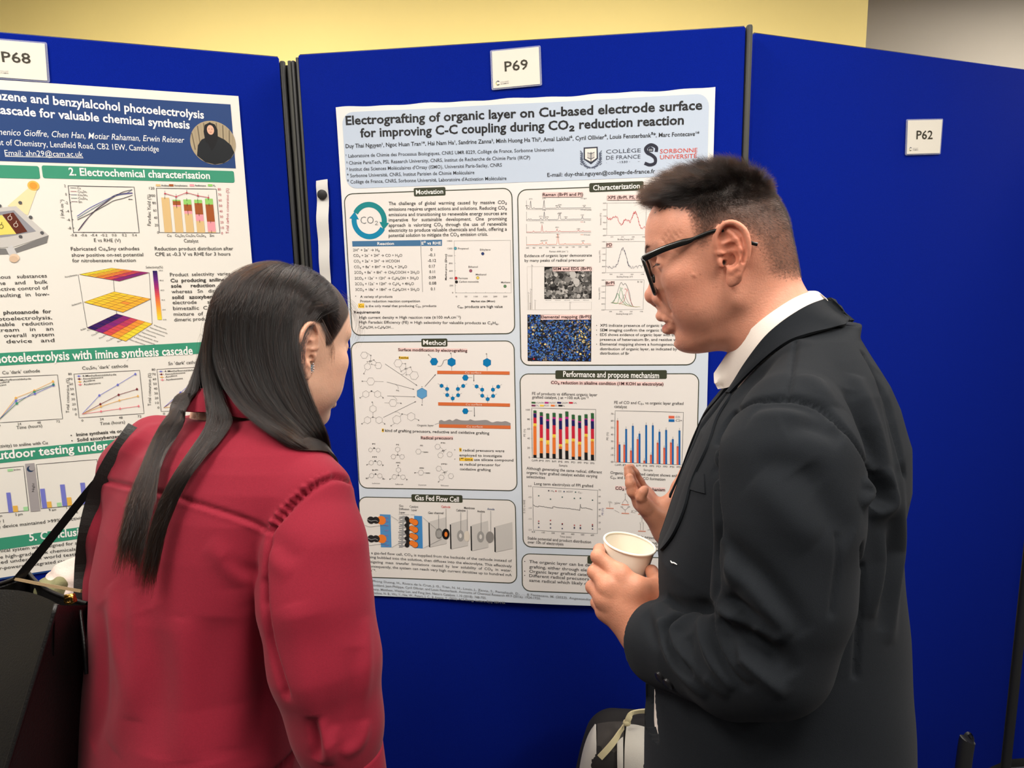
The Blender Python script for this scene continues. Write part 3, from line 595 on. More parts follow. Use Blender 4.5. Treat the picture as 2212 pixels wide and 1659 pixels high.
for dx in (0, 348):
    for x, y in ((942, 520), (997, 552), (998, 612), (1052, 646), (1106, 614), (1104, 552), (1157, 522)): hexa(m, x + dx, y + dx * .02, 20, BLUE, 30, .0004, 2, rgb(0, 90, 140))
    for a, b in (((904, 498), (1000, 556)), ((998, 552), (998, 612)), ((998, 612), (1052, 646)), ((1052, 646), (1106, 614)), ((1106, 614), (1104, 552)), ((1104, 552), (1194, 500)), ((1052, 646), (1052, 686)), ((996, 510), (996, 540)), ((960, 592), (990, 608)), ((1050, 604), (1050, 630)), ((1102, 510), (1102, 540)), ((1142, 594), (1112, 610))): m.line([(a[0] + dx, a[1] + dx * .02), (b[0] + dx, b[1] + dx * .02)], .0006, rgb(90, 100, 110), 1)
for (xa, ya, xb, yb, hh) in ((899, 370, 1618, 378, 32), (908, 684, 1622, 696, 32), (917, 902, 1628, 916, 33)):
    m.fill([(xa, ya + hh), (xb, yb + hh), (xb, yb), (xa, ya)], CU, 3); m.text('Cu surface', (xa + xb) / 2 - 82, (ya + yb) / 2 + hh - 7, (xa + xb) / 2 + 78, (ya + yb) / 2 + hh - 6, 20, rgb(240, 220, 206), .0, lvl=5)
top = [(917, 870), (940, 860), (972, 872), (1020, 856), (1050, 868), (1086, 850), (1126, 862), (1170, 866), (1210, 864), (1226, 854), (1262, 866), (1300, 866), (1350, 862), (1394, 862), (1444, 884), (1490, 874), (1540, 878), (1580, 872), (1628, 892)]
q = spline(top, 60)
for a, b in zip(q[:-1], q[1:]):
    f0, f1 = (a[0] - 917) / 711, (b[0] - 917) / 711
    m.fill([(a[0], 902 + 14 * f0), (b[0], 902 + 14 * f1), tuple(b), tuple(a)], rgb(150, 144, 142), 2)
m.build('reaction_diagram', bx_)

# --- Gas fed flow cell
bx_ = section((781, 1160), (1115, 1160), (945, 1076), (950, 1251), (889.5, 1074, 999.5, 1078, 9.6, 5.4), 'Gas Fed Flow Cell', fill=rgb(232, 227, 220))
m = Print(SM, o=Z9[0], k=Z9[1])
for y0, y1, x1, s_ in ((572, 642, 1328, 'In a gas-fed flow cell, CO₂ is supplied from the backside of the cathode instead of'), (608, 686, 1328, 'being bubbled into the solution, then diffuses into the electrolyte. This effectively'), (648, 722, 1328, 'mitigating  mass  transfer  limitations  caused  by  low  solubility  of  CO₂  in  water.'), (686, 760, 1328, 'Consequently, the system can reach very high current densities up to hundred mA'), (722, 724, 172, 'cm⁻².')):
    m.text(s_, 94, y0, x1, y1, 22, rgb(92, 92, 92), .008)
for s_, x0, x1, y, c in (('Gas', 366, 402, 172, GREY), ('Diffusion', 367, 452, 200, GREY), ('Layer', 368, 418, 228, GREY), ('Catalyst', 456, 530, 180, GREY), ('Layer', 470, 520, 208, GREY), ('Gas channel', 614, 744, 234, INK), ('Cathode', 726, 802, 182, rgb(206, 50, 50)), ('Catholyte', 853, 932, 212, INK), ('Membrane', 920, 1010, 192, INK), ('Anolyte', 1032, 1096, 220, INK), ('Anode', 1118, 1180, 200, rgb(70, 90, 130))): m.text(s_, x0, y, x1, y + 3, 19, c, .008)
m.build('body_text', bx_)
m = Print(SM, o=Z9[0], k=Z9[1])
m.fill([(212, 518), (302, 520), (294, 240), (202, 236)], rgb(84, 144, 196), 1); m.fill([(500, 526), (568, 530), (562, 254), (494, 250)], rgb(70, 140, 200), 1)
for y in (284, 442):
    m.disc(208 + y * .03, y + 4, .0117, ORANGE, 2, 20)
    for x, r in ((126, 35), (168, 33)): m.disc(x + y * .01, y + 2, r * .00028, rgb(44, 42, 42), 3, 18)
    m.line([(90 + y * .02, y - 6), (130, y + 10), (166, y + 2), (188, y + 14)], .001, rgb(190, 190, 190), 4); m.line(spline([(76, y + 44), (120, y + 58), (190, y + 50), (260, y + 46)], 14), .0006, GREY, 4)
for y in (270, 300, 336, 378, 420, 468, 505): m.text('H₂O', 248, y, 276, y + 1, 10, rgb(190, 90, 140), lvl=4)
for k in range(17): m.line([(364 + rnd.uniform(-6, 6), 262 + 16 * k), (430 + rnd.uniform(-6, 6), 250 + 16 * k + rnd.uniform(-10, 22))], .0026, rgb(150, 150, 150), 2)
m.line([(404, 250), (390, 520)], .004, rgb(160, 160, 160), 3)
for k in range(9): m.disc(434 + (k % 2) * 12, 276 + 28 * k, .0062, rgb(36, 34, 34), 4, 12)
for k in range(4):
    for dx, r in ((-26, .0066), (0, .0078)): m.disc(502 + dx, 306 + 63 * k + dx * .5, r + .0008, rgb(120, 60, 20), 5, 18); m.disc(502 + dx, 306 + 63 * k + dx * .5, r, ORANGE, 6, 18)
m.line([(362, 238), (452, 242)], .0007, GREY, 1); m.line([(464, 242), (502, 244)], .0007, GREY, 1)
for x, y, w in ((616, 300, 146), (798, 316, 146), (974, 330, 146), (1176, 340, 150)):
    yb = y + 216
    m.fill([(x + 4, yb), (x + 18, yb + 4), (x + 22, y + 12), (x, y + 8)], rgb(48, 48, 48), 2)
    m.fill([(x + 16, yb + 2), (x + w + 8, yb - 28), (x + w + 4, y - 38), (x + 10, y)], rgb(206, 202, 196), 3)
def ell(pr, x, y, rx, ry, col, lvl, n=20): pr.fill([(x + rx * math.cos(-6.283 * k / n), y + ry * math.sin(-6.283 * k / n)) for k in range(n)], col, lvl)
ell(m, 706, 402, 30, 46, rgb(130, 128, 124), 5)
for k in range(7): m.line([(688 + 6 * k, 370 + 3 * abs(3 - k)), (688 + 6 * k, 436 - 3 * abs(3 - k))], .0006, rgb(220, 218, 212), 6)
ell(m, 764, 406, 32, 46, rgb(24, 24, 24), 5); ell(m, 766, 408, 13, 22, ORANGE, 6); ell(m, 890, 420, 30, 48, rgb(160, 158, 154), 5); ell(m, 890, 420, 12, 20, rgb(220, 216, 210), 6); ell(m, 944, 424, 24, 46, rgb(226, 216, 200), 5); ell(m, 1062, 428, 30, 48, rgb(160, 158, 154), 5); ell(m, 1062, 428, 12, 20, rgb(220, 216, 210), 6); ell(m, 1140, 430, 34, 48, rgb(142, 138, 134), 5)
for x, y0, y1 in ((704, 240, 380), (766, 190, 360), (893, 218, 376), (948, 198, 380), (1066, 226, 380), (1148, 206, 380)): m.line([(x, y0), (x, y1)], .0008, rgb(130, 130, 130), 6)
for a, b in (((300, 250), (364, 292)), ((306, 518), (364, 484)), ((570, 264), (690, 368)), ((572, 526), (730, 446))): m.line([a, b], .0006, GREY, 7)
m.build('flow_cell_diagram', bx_)

# --- Performance
bx_ = section((1127, 990), (1505, 990), (1315, 807), (1217, 1182), (1200, 807, 1440, 810, 10.2, 6.2), 'Performance and propose mechanism', fill=rgb(232, 227, 221))
m = Print(SM, o=Z8[0], k=Z8[1])
m.fill([(246, 152), (992, 162), (992, 138), (246, 128)], PINK, 1); m.text('CO₂ reduction in alkaline condition (1M KOH as electrolyte)', 247, 149, 991, 160, 20, rgb(60, 40, 40), .016, lvl=3)
m.fill([(672, 850), (1004, 862), (1004, 836), (672, 824)], PINK, 1); m.text('CO₂ reduction mechanism', 673, 848, 1002, 860, 21, rgb(60, 40, 40), .016, lvl=3)
for s_, x0, x1, y0, y1 in (('FE of products vs different organic layer', 122, 554, 222, 230), ('grafted catalyst, j at −100 mA cm⁻²', 122, 496, 246, 252), ('FE of CO and C₂₊ vs organic layer grafted', 666, 1124, 280, 288), ('catalyst', 666, 750, 306, 310), ('Although generating the same radical, different', 85, 584, 716, 742), ('organic layer grafted catalyst exhibit varying', 85, 554, 744, 768), ('selectivities', 85, 208, 772, 778), ('Long term electrolysis of FPI grafted', 136, 526, 818, 832), ('Organic layer grafted catalyst shows enhanced', 640, 1150, 744, 770), ('C₂₊ and suppressed CO formation', 640, 1004, 774, 790), ('Stable potential and product distribution', 92, 512, 1178, 1204), ('over 10h of electrolysis', 92, 330, 1204, 1218), ('This provides an', 810, 1000, 1166, 1186), ('coupling', 896, 1000, 1208, 1214), ('reactions', 924, 1010, 1232, 1238)): m.text(s_, x0, y0, x1, y1, 19, rgb(70, 68, 68), .006)
m.build('body_text', bx_)
m = Print(SM, o=Z8[0], k=Z8[1])
m.line([(118, 310), (544, 318), (542, 656), (124, 638)], .001, rgb(70, 70, 70), 1, True)
STK = [(6, 66, 72, 84, 92, 93, 99), (10, 36, 42, 70, 86, 88, 96), (11, 29, 38, 62, 78, 82, 94), (10, 44, 51, 70, 83, 87, 96), (21, 26, 31, 62, 80, 86, 95), (18, 33, 42, 68, 84, 89, 100), (6, 38, 44, 70, 82, 84, 94), (7, 32, 38, 66, 78, 81, 93), (16, 49, 55, 72, 85, 87, 96), (12, 40, 45, 66, 82, 87, 99)]
SC = [rgb(30, 28, 28), rgb(232, 120, 50), rgb(246, 204, 70), rgb(200, 40, 60), rgb(30, 30, 90), rgb(180, 40, 130), rgb(46, 96, 56)]
for k, st in enumerate(STK):
    x = 131 + 42.3 * k; yb = 638 + 1.85 * k; ph = 3.16; lo = 0
    for hi, c in zip(st, SC): m.fill([(x, yb - lo * ph), (x + 21, yb + 1 - lo * ph), (x + 20, yb + 1 - hi * ph), (x - 1, yb - hi * ph)], c, 2); lo = hi
    m.line([(x + 10, yb - st[-1] * ph - 6), (x + 10, yb - st[-1] * ph + 4)], .0005, rgb(90, 90, 90), 3); m.line([(x + 10, yb - st[1] * ph - 10), (x + 10, yb - st[1] * ph + 10)], .0005, rgb(60, 60, 60), 3)
    m.text(('CuNPs', 'PI', 'FPI', 'BrPI', 'PS', 'FPS', 'PD', 'FPD', 'PSi', 'FPSi')[k], x + 10 - (22 if k == 0 else 13), 662 + 1.9 * k, x + 10 + (22 if k == 0 else 13), 662 + 1.9 * k, 12, rgb(80, 80, 80))
for k, v_ in enumerate(('0', '20', '40', '60', '80', '100')): m.text(v_, 108 - 9 * len(v_), 642 - 63 * k, 108, 642 - 63 * k, 12, rgb(90, 90, 90)); m.line([(116, 637 - 63 * k), (124, 637 - 63 * k)], .0005, GREY, 1)
m.vtext('FE (%)', 77, 498, 448, 12, GREY); m.text('Sample', 300, 694, 356, 697, 14, rgb(80, 80, 80))
for k, c in enumerate((SC[6], SC[5], SC[4], SC[3], rgb(120, 50, 90), SC[2], SC[1], SC[0])):
    x, y = (118, 205, 288, 366, 118, 174, 246, 296)[k], 268 if k < 4 else 287; m.fill([(x, y + 11), (x + 26, y + 12), (x + 26, y + 1), (x, y)], c, 2); m.text(('n-C₃H₇OH', 'CH₃COO⁻', 'C₂H₅OH', 'C₂H₄', 'CH₄', 'HCOO⁻', 'CO', 'H₂')[k], x + 28, y + 10, x + (80, 76, 70, 52, 48, 62, 42, 42)[k], y + 11, 10, rgb(90, 90, 90))
m.build('bar_chart', bx_, 'stacked coloured bar chart')
m = Print(SM, o=Z8[0], k=Z8[1])
m.line([(672, 326), (1124, 338), (1114, 686), (668, 666)], .001, rgb(70, 70, 70), 1, True)
PR2 = [(61, 26), (26, 49), (18, 54), (35, 43), (4, 56), (13, 56), (31, 47), (24, 50), (32, 37), (27, 50)]
for k, (a, b) in enumerate(PR2):
    x = 682 + 44.6 * k; yb = 667 + 1.9 * k
    for j, (v_, c) in enumerate(((a, rgb(222, 104, 76)), (b, rgb(30, 104, 170)))):
        xx = x + 12.5 * j - k * .5; m.fill([(xx, yb), (xx + 12.5, yb + 1), (xx + 12.5, yb + 1 - v_ * 4.54), (xx, yb - v_ * 4.54)], c, 2); m.line([(xx + 6, yb - v_ * 4.54 - 16), (xx + 6, yb - v_ * 4.54 + 12)], .0005, rgb(60, 60, 60), 3)
    m.text(('CuNPs', 'PI', 'FPI', 'BrPI', 'PS', 'FPS', 'PD', 'FPD', 'PSi', 'FPSi')[k], x + 10 - (22 if k == 0 else 14), 690 + 1.8 * k, x + 10 + (22 if k == 0 else 14), 690 + 1.8 * k, 12, rgb(90, 90, 90))
for k in range(8): m.text(str(10 * k), 644, 670 - 45.3 * k, 660, 670 - 45.3 * k, 12, rgb(90, 90, 90)); m.line([(664, 666 - 45.3 * k), (672, 666 - 45.3 * k)], .0005, GREY, 1)
m.vtext('FE (%)', 627, 520, 468, 13, GREY); m.text('Sample', 860, 724, 920, 727, 14, rgb(80, 80, 80))
for y, c, s_ in ((360, rgb(222, 104, 76), 'CO'), (383, rgb(30, 104, 170), 'C2+')): m.fill([(1026, y + 17), (1064, y + 18), (1064, y + 1), (1026, y)], c, 2); m.text(s_, 1072, y + 15, 1072 + 14 * len(s_), y + 16, 14, rgb(90, 90, 90))
m.build('bar_chart', bx_, 'orange and blue paired bar chart')
m = Print(SM, o=Z8[0], k=Z8[1])
m.line([(126, 830), (556, 852), (554, 1140), (130, 1118)], .0009, rgb(90, 90, 90), 1, True)
q = spline([(130, 952), (160, 964), (170, 957), (220, 966), (258, 972), (264, 962), (330, 970), (400, 978), (438, 984)], 90); m.line([(x, y + rnd.uniform(-2.5, 2.5)) for x, y in q], .001, rgb(80, 80, 80), 2)
m.line([(438, 986), (442, 944), (446, 968)], .0009, rgb(80, 80, 80), 2); q = spline([(446, 968), (490, 972), (522, 982)], 24); m.line([(x, y + rnd.uniform(-2.5, 2.5)) for x, y in q], .001, rgb(80, 80, 80), 2)
for x, ys in ((166, (890, 1058, 1072, 1098)), (244, (912, 1052, 1076, 1102)), (322, (898, 1074, 1078, 1106)), (402, (906, 1084, 1098, 1104)), (442, (905, 1085, 1100, 1106)), (522, (918, 1080, 1090, 1108))):
    for y, c in zip(ys, (rgb(84, 110, 104), rgb(180, 90, 90), rgb(80, 76, 84), rgb(90, 96, 120))): m.disc(x, y, .0019, c, 2, 8)
for x, s_, c in ((232, 'H₂', rgb(80, 76, 84)), (280, 'CO', rgb(180, 90, 90)), (334, 'HCOO⁻', rgb(90, 96, 120)), (410, 'C₂₊', rgb(84, 110, 104))): m.disc(x, 856 + (x - 232) * .05, .0019, c, 2, 8); m.text(s_, x + 16, 862 + (x - 232) * .05, x + 18 + 9 * len(s_), 862 + (x - 232) * .05, 11, GREY)
for k in range(5): m.text(('0.0', '-0.5', '-1.0', '-1.5', '-2.0')[k], 96, 832 + 72 * k, 118, 832 + 72 * k, 11, GREY)
for k in range(7): m.text(str(100 * k), 120 + 65 * k, 1134 + 3.4 * k, 136 + 65 * k + 6, 1134 + 3.4 * k, 11, GREY); m.text(str(70 - 10 * k), 562, 856 + 43 * k, 576, 856 + 43 * k, 11, GREY)
m.vtext('E (V) vs RHE', 76, 1004, 918, 12, GREY); m.vtext('FE (%)', 594, 1016, 970, 12, rgb(110, 110, 150)); m.text('Time (min)', 306, 1164, 382, 1168, 12, GREY)
m.build('line_chart', bx_)
m = Print(SM, o=Z8[0], k=Z8[1])
for x, y in ((612, 970), (714, 946), (714, 1004), (824, 1010), (824, 1122), (1000, 960), (1000, 1130)): m.fill([(x, y + 4), (x + 50, y + 6), (x + 50, y), (x, y - 2)], rgb(214, 140, 116), 2)
for a, b in (((636, 938), (636, 964)), ((738, 886), (738, 912)), ((738, 912), (722, 932)), ((738, 912), (756, 932)), ((722, 932), (722, 942)), ((756, 932), (756, 944)), ((738, 1002), (738, 984)), ((738, 984), (716, 966)), ((738, 984), (760, 966)), ((668, 946), (694, 938)), ((668, 984), (698, 1000)), ((776, 998), (806, 1002)), ((840, 1118), (840, 1076)), ((858, 1118), (858, 1076)), ((886, 1116), (926, 1112)), ((850, 1040), (850, 1066))): m.line([a, b], .0007, rgb(120, 110, 108), 2)
for x, y, s_ in ((628, 936, 'CO₂'), (670, 942, 'H⁺+e⁻'), (708, 968, 'HO'), (754, 968, 'OH'), (780, 996, 'H⁺+e⁻'), (736, 884, 'H'), (842, 1040, 'CO'), (834, 1076, 'C'), (854, 1076, 'O')): m.text(s_, x, y, x + 8 * len(s_), y, 11, GREY)
m.build('mechanism_diagram', bx_)
# --- Conclusion and references
bx_ = section((1128.5, 1230), (1505, 1230), (1315, 1200), (1300, 1279), (1269, 1205, 1366, 1213, 9.6, 5.6), 'Conclusion', fill=rgb(232, 227, 221))
m = Print(SM, o=Z8[0], k=Z8[1])
for y0, y1, s_, bl in ((1333, 1392, 'The organic layer can be deposited on the copper surface by electro-', 1), (1366, 1425, 'grafting, either through electroreduction or electrooxidation reactions', 0), (1396, 1455, 'Organic layer grafted catalyst exhibit the selectivity for C₂₊ products', 1), (1424, 1483, 'Different radical precusors show various selectivity even though the', 1), (1454, 1513, 'same radical which likely due to different grafted molecular structures', 0)):
    m.text(s_, 104, y0, 1130, y1, 20, rgb(86, 84, 84), .008)
    if bl: m.disc(74, y0 - 10, .0012, INK, 2)
m.build('body_text', bx_)
m = Print(SM, o=Z9[0], k=Z9[1])
for y0, y1, x1, s_ in ((806, 1000, 2500, '[1]  Phong Duong, H., Rivera de la Cruz, J. G., Tran, N. H., Louis, J., Zanna, S., Portehault, D., … & Fontecave, M. (2023). Angewandte Chemie International Edition, 62'), (842, 949, 1576, '[2]  Goddard, Jean-Philippe, Cyril Ollivier, and Louis Fensterbank. Accounts of Chemical Research 49.9 (2016): 1924-1936.'), (876, 949, 1114, '[3]  Jouny, Matthew, Wesley Luc, and Feng Jiao. Nature Catalysis 1.10 (2018): 748-755.'), (908, 988, 1276, '[4]  Watkins, N. B., Wu, Y., Nie, W., Peters, J. C., & Agapie, T. (2022) ACS Energy Letters, 8(1), 189-195.')):
    m.text(s_, 84, y0, x1, y1, 19, rgb(140, 142, 144), .006)
m.build('reference_list', pM)
# clear tape over the top corners
mat('clear_tape', rgb(240, 240, 240), 0.12, alpha=0.22, spec=0.8)
# ------------------------------------------------------------------ left poster
PLT = 1.9478 - 1.55 + EYE
def warp_left(u, z): return 0.0012 + 0.0014 * (1 + np.sin(7 * u + 3 * (PLT - z))) + 0.0008 * (1 + np.sin(15 * u + 1)) * np.exp(-(PLT - z) * 9)
SL = Sheet(PL, DL, NL, -0.0969 - 0.841, -0.0969, PLT - 1.050, PLT, warp_left)
pLf = empty('research_poster', tuple(PL + DL * -.5 + ZA * (PLT - 0.5)))
tag(pLf, 'white paper poster with dark blue title band and green headings on the left board', 'poster', 'research posters on the boards')
sheet_mesh('paper_sheet', SL, MATS['poster_paper'], pLf, rgb(240, 236, 226))
L1, L2, L3 = ((0, 60), .28933), ((0, 520), .25316), ((0, 880), .22910)
NAVY, GREEN = rgb(34, 66, 122), rgb(62, 152, 120)
m = Print(SL, o=L1[0], k=L1[1])
uu = [SL.uz(*p) for p in ((498, 225), (509, 364))]
zt, zb = SL.uz(498, 226)[1], SL.uz(509, 364)[1]; ur = (uu[0][0] + uu[1][0]) / 2
m.rawpoly([(-.915, zb), (ur, zb), (ur, zt), (-.915, zt)], NAVY, 0)
tb = m.build('title_band', pLf)
m = Print(SL, o=L1[0], k=L1[1])
m.text('nitrobenzene and benzylalcohol photoelectrolysis', -330, 510, 1524, 680, 62, WHITE, .022); m.text('imine cascade for valuable chemical synthesis', -285, 622, 1418, 756, 62, WHITE, .022)
m.text('Domenico Gioffre, Chen Han, Motiar Rahaman, Erwin Reisner', -105, 797, 1374, 860, 46, WHITE, .002, slant=.2)
m.text('Department of Chemistry, Lensfield Road, CB2 1EW, Cambridge', -255, 868, 1188, 925, 44, WHITE, .002); m.text('Email: ahn29@cam.ac.uk', 42, 956, 622, 966, 42, WHITE, .002); m.line([(42, 962), (624, 973)], .0012, WHITE, 2)
m.build('title_text', tb, 'white title lettering')
m = Print(SL, o=L1[0], k=L1[1])         # the round portrait: a person in black before a stone arcade
c = m.uz(1592, 860); Rr = abs(m.uz(1592, 1022)[1] - c[1])
def cdisc(pr, c, rx, rz, col, lvl, n=30): pr.raw([c + np.array([rx * math.cos(6.283 * k / n), rz * math.sin(6.283 * k / n)]) for k in range(n)], [tuple(range(n))], col, lvl)
cdisc(m, c, Rr, Rr, rgb(176, 160, 130), 2, 40)
for k in range(14):
    x = -0.9 + 1.8 * k / 13; hgt = math.sqrt(1 - x * x) * .94
    m.rawline([c + Rr * np.array([x, hgt]), c + Rr * np.array([x * .9, max(-hgt, -.35)])], Rr * .05, rgb(120 + 50 * (k % 2), 106 + 46 * (k % 2), 84 + 40 * (k % 2)), 3)
def poly(pts, col, lvl): m.raw([c + Rr * np.array(p) for p in pts], [tuple(range(len(pts)))], col, lvl)
bw = [(-.76, -.62), (-.68, -.15), (-.5, .12), (-.22, .26), (.24, .3), (.52, .16), (.78, -.08), (.9, -.42), (.72, -.69), (.4, -.91), (0, -.99), (-.42, -.9)]
poly(bw[::-1], rgb(26, 30, 34), 4); poly([(-.34, .05), (-.38, .5), (-.3, .8), (-.08, .92), (.14, .84), (.24, .6), (.22, .2), (.1, -.1), (-.1, -.4), (-.2, -.1)][::-1], rgb(18, 18, 22), 5)
cdisc(m, c + Rr * np.array([-.07, .58]), Rr * .155, Rr * .22, rgb(228, 180, 152), 6, 22)
for s_ in (-1, 1): cdisc(m, c + Rr * np.array([-.07 + .065 * s_, .62]), Rr * .024, Rr * .014, rgb(60, 40, 36), 7, 8)
m.rawline([c + Rr * np.array([-.12, .485]), c + Rr * np.array([-.07, .475]), c + Rr * np.array([-.02, .487])], Rr * .02, rgb(170, 80, 80), 7)
m.build('portrait_print', tb, 'round photograph of a person in a black headscarf')
def green(name, x0, y0, x1, y1, hh, title, tx0, tx1, ty0, ty1, th, r=.004):
    a, b = SL.uz(x0, y0), SL.uz(x1, y1); zc = (a[1] + b[1]) / 2
    h = Print(SL); h.rawrr(a[0], b[0], zc - hh, zc + hh, r, GREEN, 0); h.text(title, tx0, ty0, tx1, ty1, th, WHITE, .022, lvl=3)
    return h.build('heading_band', pLf, 'green heading band lettered ' + title) if title else h.build('heading_band', pLf)
g2 = green('h2', 92, 372, 506, 382, .0130, '2. Electrochemical characterisation', 150, 454, 379, 387, 16)
g1 = green('h1', -420, 361, 86, 372, .0130, '1. Background', -250, -130, 372, 375, 16)
g3 = green('h3', -400, 793, 510, 752, .0135, '3. Photocathode-free photoelectrolysis with imine synthesis cascade', -260, 417, 795, 765, 19, .002)
g4 = green('h4', -400, 1012, 480, 951, .0135, '4. Outdoor testing under natural sunlight', -60, 400, 997, 955, 18, .002)
g5 = green('h5', -400, 1190, 420, 1150, .0135, '5. Conclusions', 64, 205, 1168, 1152, 17, .002)
m = Print(SL, o=L2[0], k=L2[1])
BT = rgb(56, 54, 52)
for s_, x0, x1, y0, y1 in (('Fabricated CuₓSny cathodes', 608, 1190, 84, 80), ('show positive on-set potential', 614, 1224, 136, 132), ('for nitrobenzene reduction', 620, 1160, 184, 180), ('Reduction product distribution after', 1322, 1990, 82, 80), ('CPE at -0.3 V vs RHE for 3 hours', 1326, 1966, 130, 126)): m.text(s_, x0, y0, x1, y1, 30, BT, .004)
for y, s_, b_ in ((304, 'Product  selectivity  varies  with', 0), (354, 'Cu  producing  aniline  as  the', 1), (400, 'sole     reduction     product', 1), (448, 'whereas   Sn   directly   forms', 0), (497, 'solid   azoxybenzene  on  the', 1), (541, 'electrode      surface.      The', 0), (591, 'bimetallic  CuₓSny  gives  a', 0), (640, 'mixture  of  aniline  and  the', 0), (688, 'dimeric products', 0)):
    x0 = 1452 + (y - 304) * .093; m.text(s_, x0, y, x0 + (620 if y < 680 else 330), y - 12, 30, BT, .02 if b_ else .004)
for y, s_, x0, x1 in ((318, 'environmentally   noxious   substances', -560, 403), (370, 'while    utilizing    fine    and    bulk', -560, 410), (420, 'chemicals with a selective control of', -560, 416), (474, 'products,  often  resulting  in  low-', -560, 424), (530, 'value mixtures.', -560, -160), (622, 'We  use  a   BiVO₄ | Pd  photoanode  for', -640, 441), (674, 'benzyl  alcohol   photoelectrolysis,', -640, 447), (722, 'coupled  to  a   switchable   reduction', -640, 453), (770, 'chemistry    downstream    in    an', -640, 458), (818, 'imine  cascade.   The  overall  system', -640, 463), (868, 'is  a  stand-alone   device   and', -640, 467)): m.text(s_, x0, y + 24, x1, y - 6, 32, BT, .016 if 'Pd' in s_ else .004)
m.zoom(*L3)
for s_, x0, x1, y0, y1, b_ in (('Imine synthesis via one-pot cascade', 722, 1420, 270, 212, 1), ('Solid azoxybenzene precipitates', 730, 1420, 320, 258, 1), ('Selective reduction (>99% selectivity) to aniline with Cu', -600, 452, 422, 344, 0), ('The device maintained >99% selectivity over 2 days', -80, 1060, 1146, 1020, 0), ('Day 1', -60, 38, 1090, 1082, 0), ('Day 2', 640, 738, 1004, 992, 0),
        ('The photoelectrochemical system was designed for selective', -560, 900, 1424, 1270, 0), ('reduction to produce high-grade bulk chemicals and', -560, 820, 1484, 1334, 0), ('selectivity maintained under real world testing', -560, 780, 1534, 1386, 0), ('solar-powered integrated cascades', -100, 748, 1540, 1440, 0)): m.text(s_, x0, y0, x1, y1, 31, BT, .018 if b_ else .003)
m.disc(673, 262, .0013, BT, 2); m.disc(680, 312, .0013, BT, 2)
m.build('body_text', pLf)
# voltammogram and stacked bars
m = Print(SL, o=L1[0], k=L1[1])
m.line([(510, 1180), (1002, 1190), (1040, 1530), (550, 1527)], .0013, rgb(84, 82, 84), 1, True)
for pts, c in (([(585, 1514), (640, 1440), (720, 1360), (800, 1300), (860, 1258), (920, 1226), (988, 1210)], rgb(70, 64, 70)), ([(588, 1514), (690, 1384), (780, 1310), (870, 1246), (990, 1232)], rgb(110, 90, 120)), ([(576, 1408), (660, 1352), (740, 1310), (830, 1268), (900, 1246), (990, 1236)], rgb(90, 96, 170)), ([(578, 1422), (690, 1354), (790, 1296), (860, 1250), (940, 1238), (988, 1208)], rgb(96, 120, 140)), ([(580, 1434), (690, 1380), (800, 1320), (850, 1292), (920, 1274), (990, 1250)], rgb(60, 56, 60))): m.line(spline(pts, 30), .0012, c, 2)
for k, s_ in enumerate(('Cu', 'Cu₄Sn₁', 'Cu₁Sn₁', 'Cu₁Sn₄', 'Sn')): y = 1196 + 25.5 * k; m.line([(526 + 2 * k, y), (572 + 2 * k, y + 1)], .0009, (rgb(70, 64, 70), rgb(170, 100, 110), rgb(80, 84, 120), rgb(96, 120, 120), rgb(120, 90, 100))[k], 2); m.text(s_, 580 + 2 * k, y + 9, 580 + 2 * k + (24, 68, 70, 70, 26)[k], y + 10, 17, BT)
for k, s_ in enumerate(('2', '0', '-2', '-4', '-6', '-8')): y = 1180 + 63 * k; x = 494 + 8 * k; m.text(s_, x - 12 * len(s_), y + 10, x, y + 10, 19, BT); m.line([(x + 14, y), (x + 24, y)], .001, BT, 2)
for k, s_ in enumerate(('-0.8', '-0.6', '-0.4', '-0.2', '0.0', '0.2', '0.4')): x = 552 + 75.5 * k; w = 24 if k < 4 else 17; m.text(s_, x - w, 1556, x + w, 1558, 19, BT); m.line([(x, 1527), (x, 1534)], .001, BT, 2)
m.vtext('j (mA cm⁻²)', 476, 1422, 1284, 26, BT); m.text('E vs RHE (V)', 704, 1598, 902, 1600, 26, BT); m.line([(960, 1281), (990, 1282)], .0012, BT, 2); m.fill([(958, 1281), (968, 1276), (968, 1286)], BT, 3)
m.build('line_chart', g2, 'line chart of five curves')
m = Print(SL, o=L1[0], k=L1[1])
m.line([(1168, 1198), (1614, 1205), (1642, 1532), (1190, 1528)], .0013, rgb(84, 82, 84), 1, True)
TAN, BRN, PNK, GRN = rgb(226, 192, 134), rgb(166, 88, 40), rgb(240, 160, 170), rgb(150, 210, 110)
for x, segs in ((1206, ((1528, 1268, TAN),)), (1288, ((1529, 1336, TAN), (1336, 1324, PNK), (1324, 1294, BRN), (1294, 1284, GRN))), (1368, ((1529, 1390, TAN), (1390, 1368, PNK), (1368, 1320, BRN), (1320, 1282, GRN))), (1449, ((1530, 1444, TAN), (1444, 1394, PNK), (1394, 1310, BRN), (1310, 1284, GRN))), (1530, ((1530, 1522, TAN), (1522, 1448, PNK), (1448, 1320, BRN), (1320, 1276, GRN)))):
    for yb, yt, c in segs:
        sl = 26 / 270; f0, f1 = (1530 - yb) * sl, (1530 - yt) * sl
        m.fill([(x + 24 - f0, yb), (x + 82 - f0, yb + 1), (x + 82 - f1, yt + 1), (x + 24 - f1, yt)], c, 2); m.line([(x + 50 - f1, yt - 9), (x + 51 - f1, yt + 12)], .0008, BT, 4)
pts = [(1232, 1237), (1316, 1261), (1394, 1231), (1478, 1254), (1556, 1268)]; m.line(pts, .0011, rgb(196, 60, 84), 5)
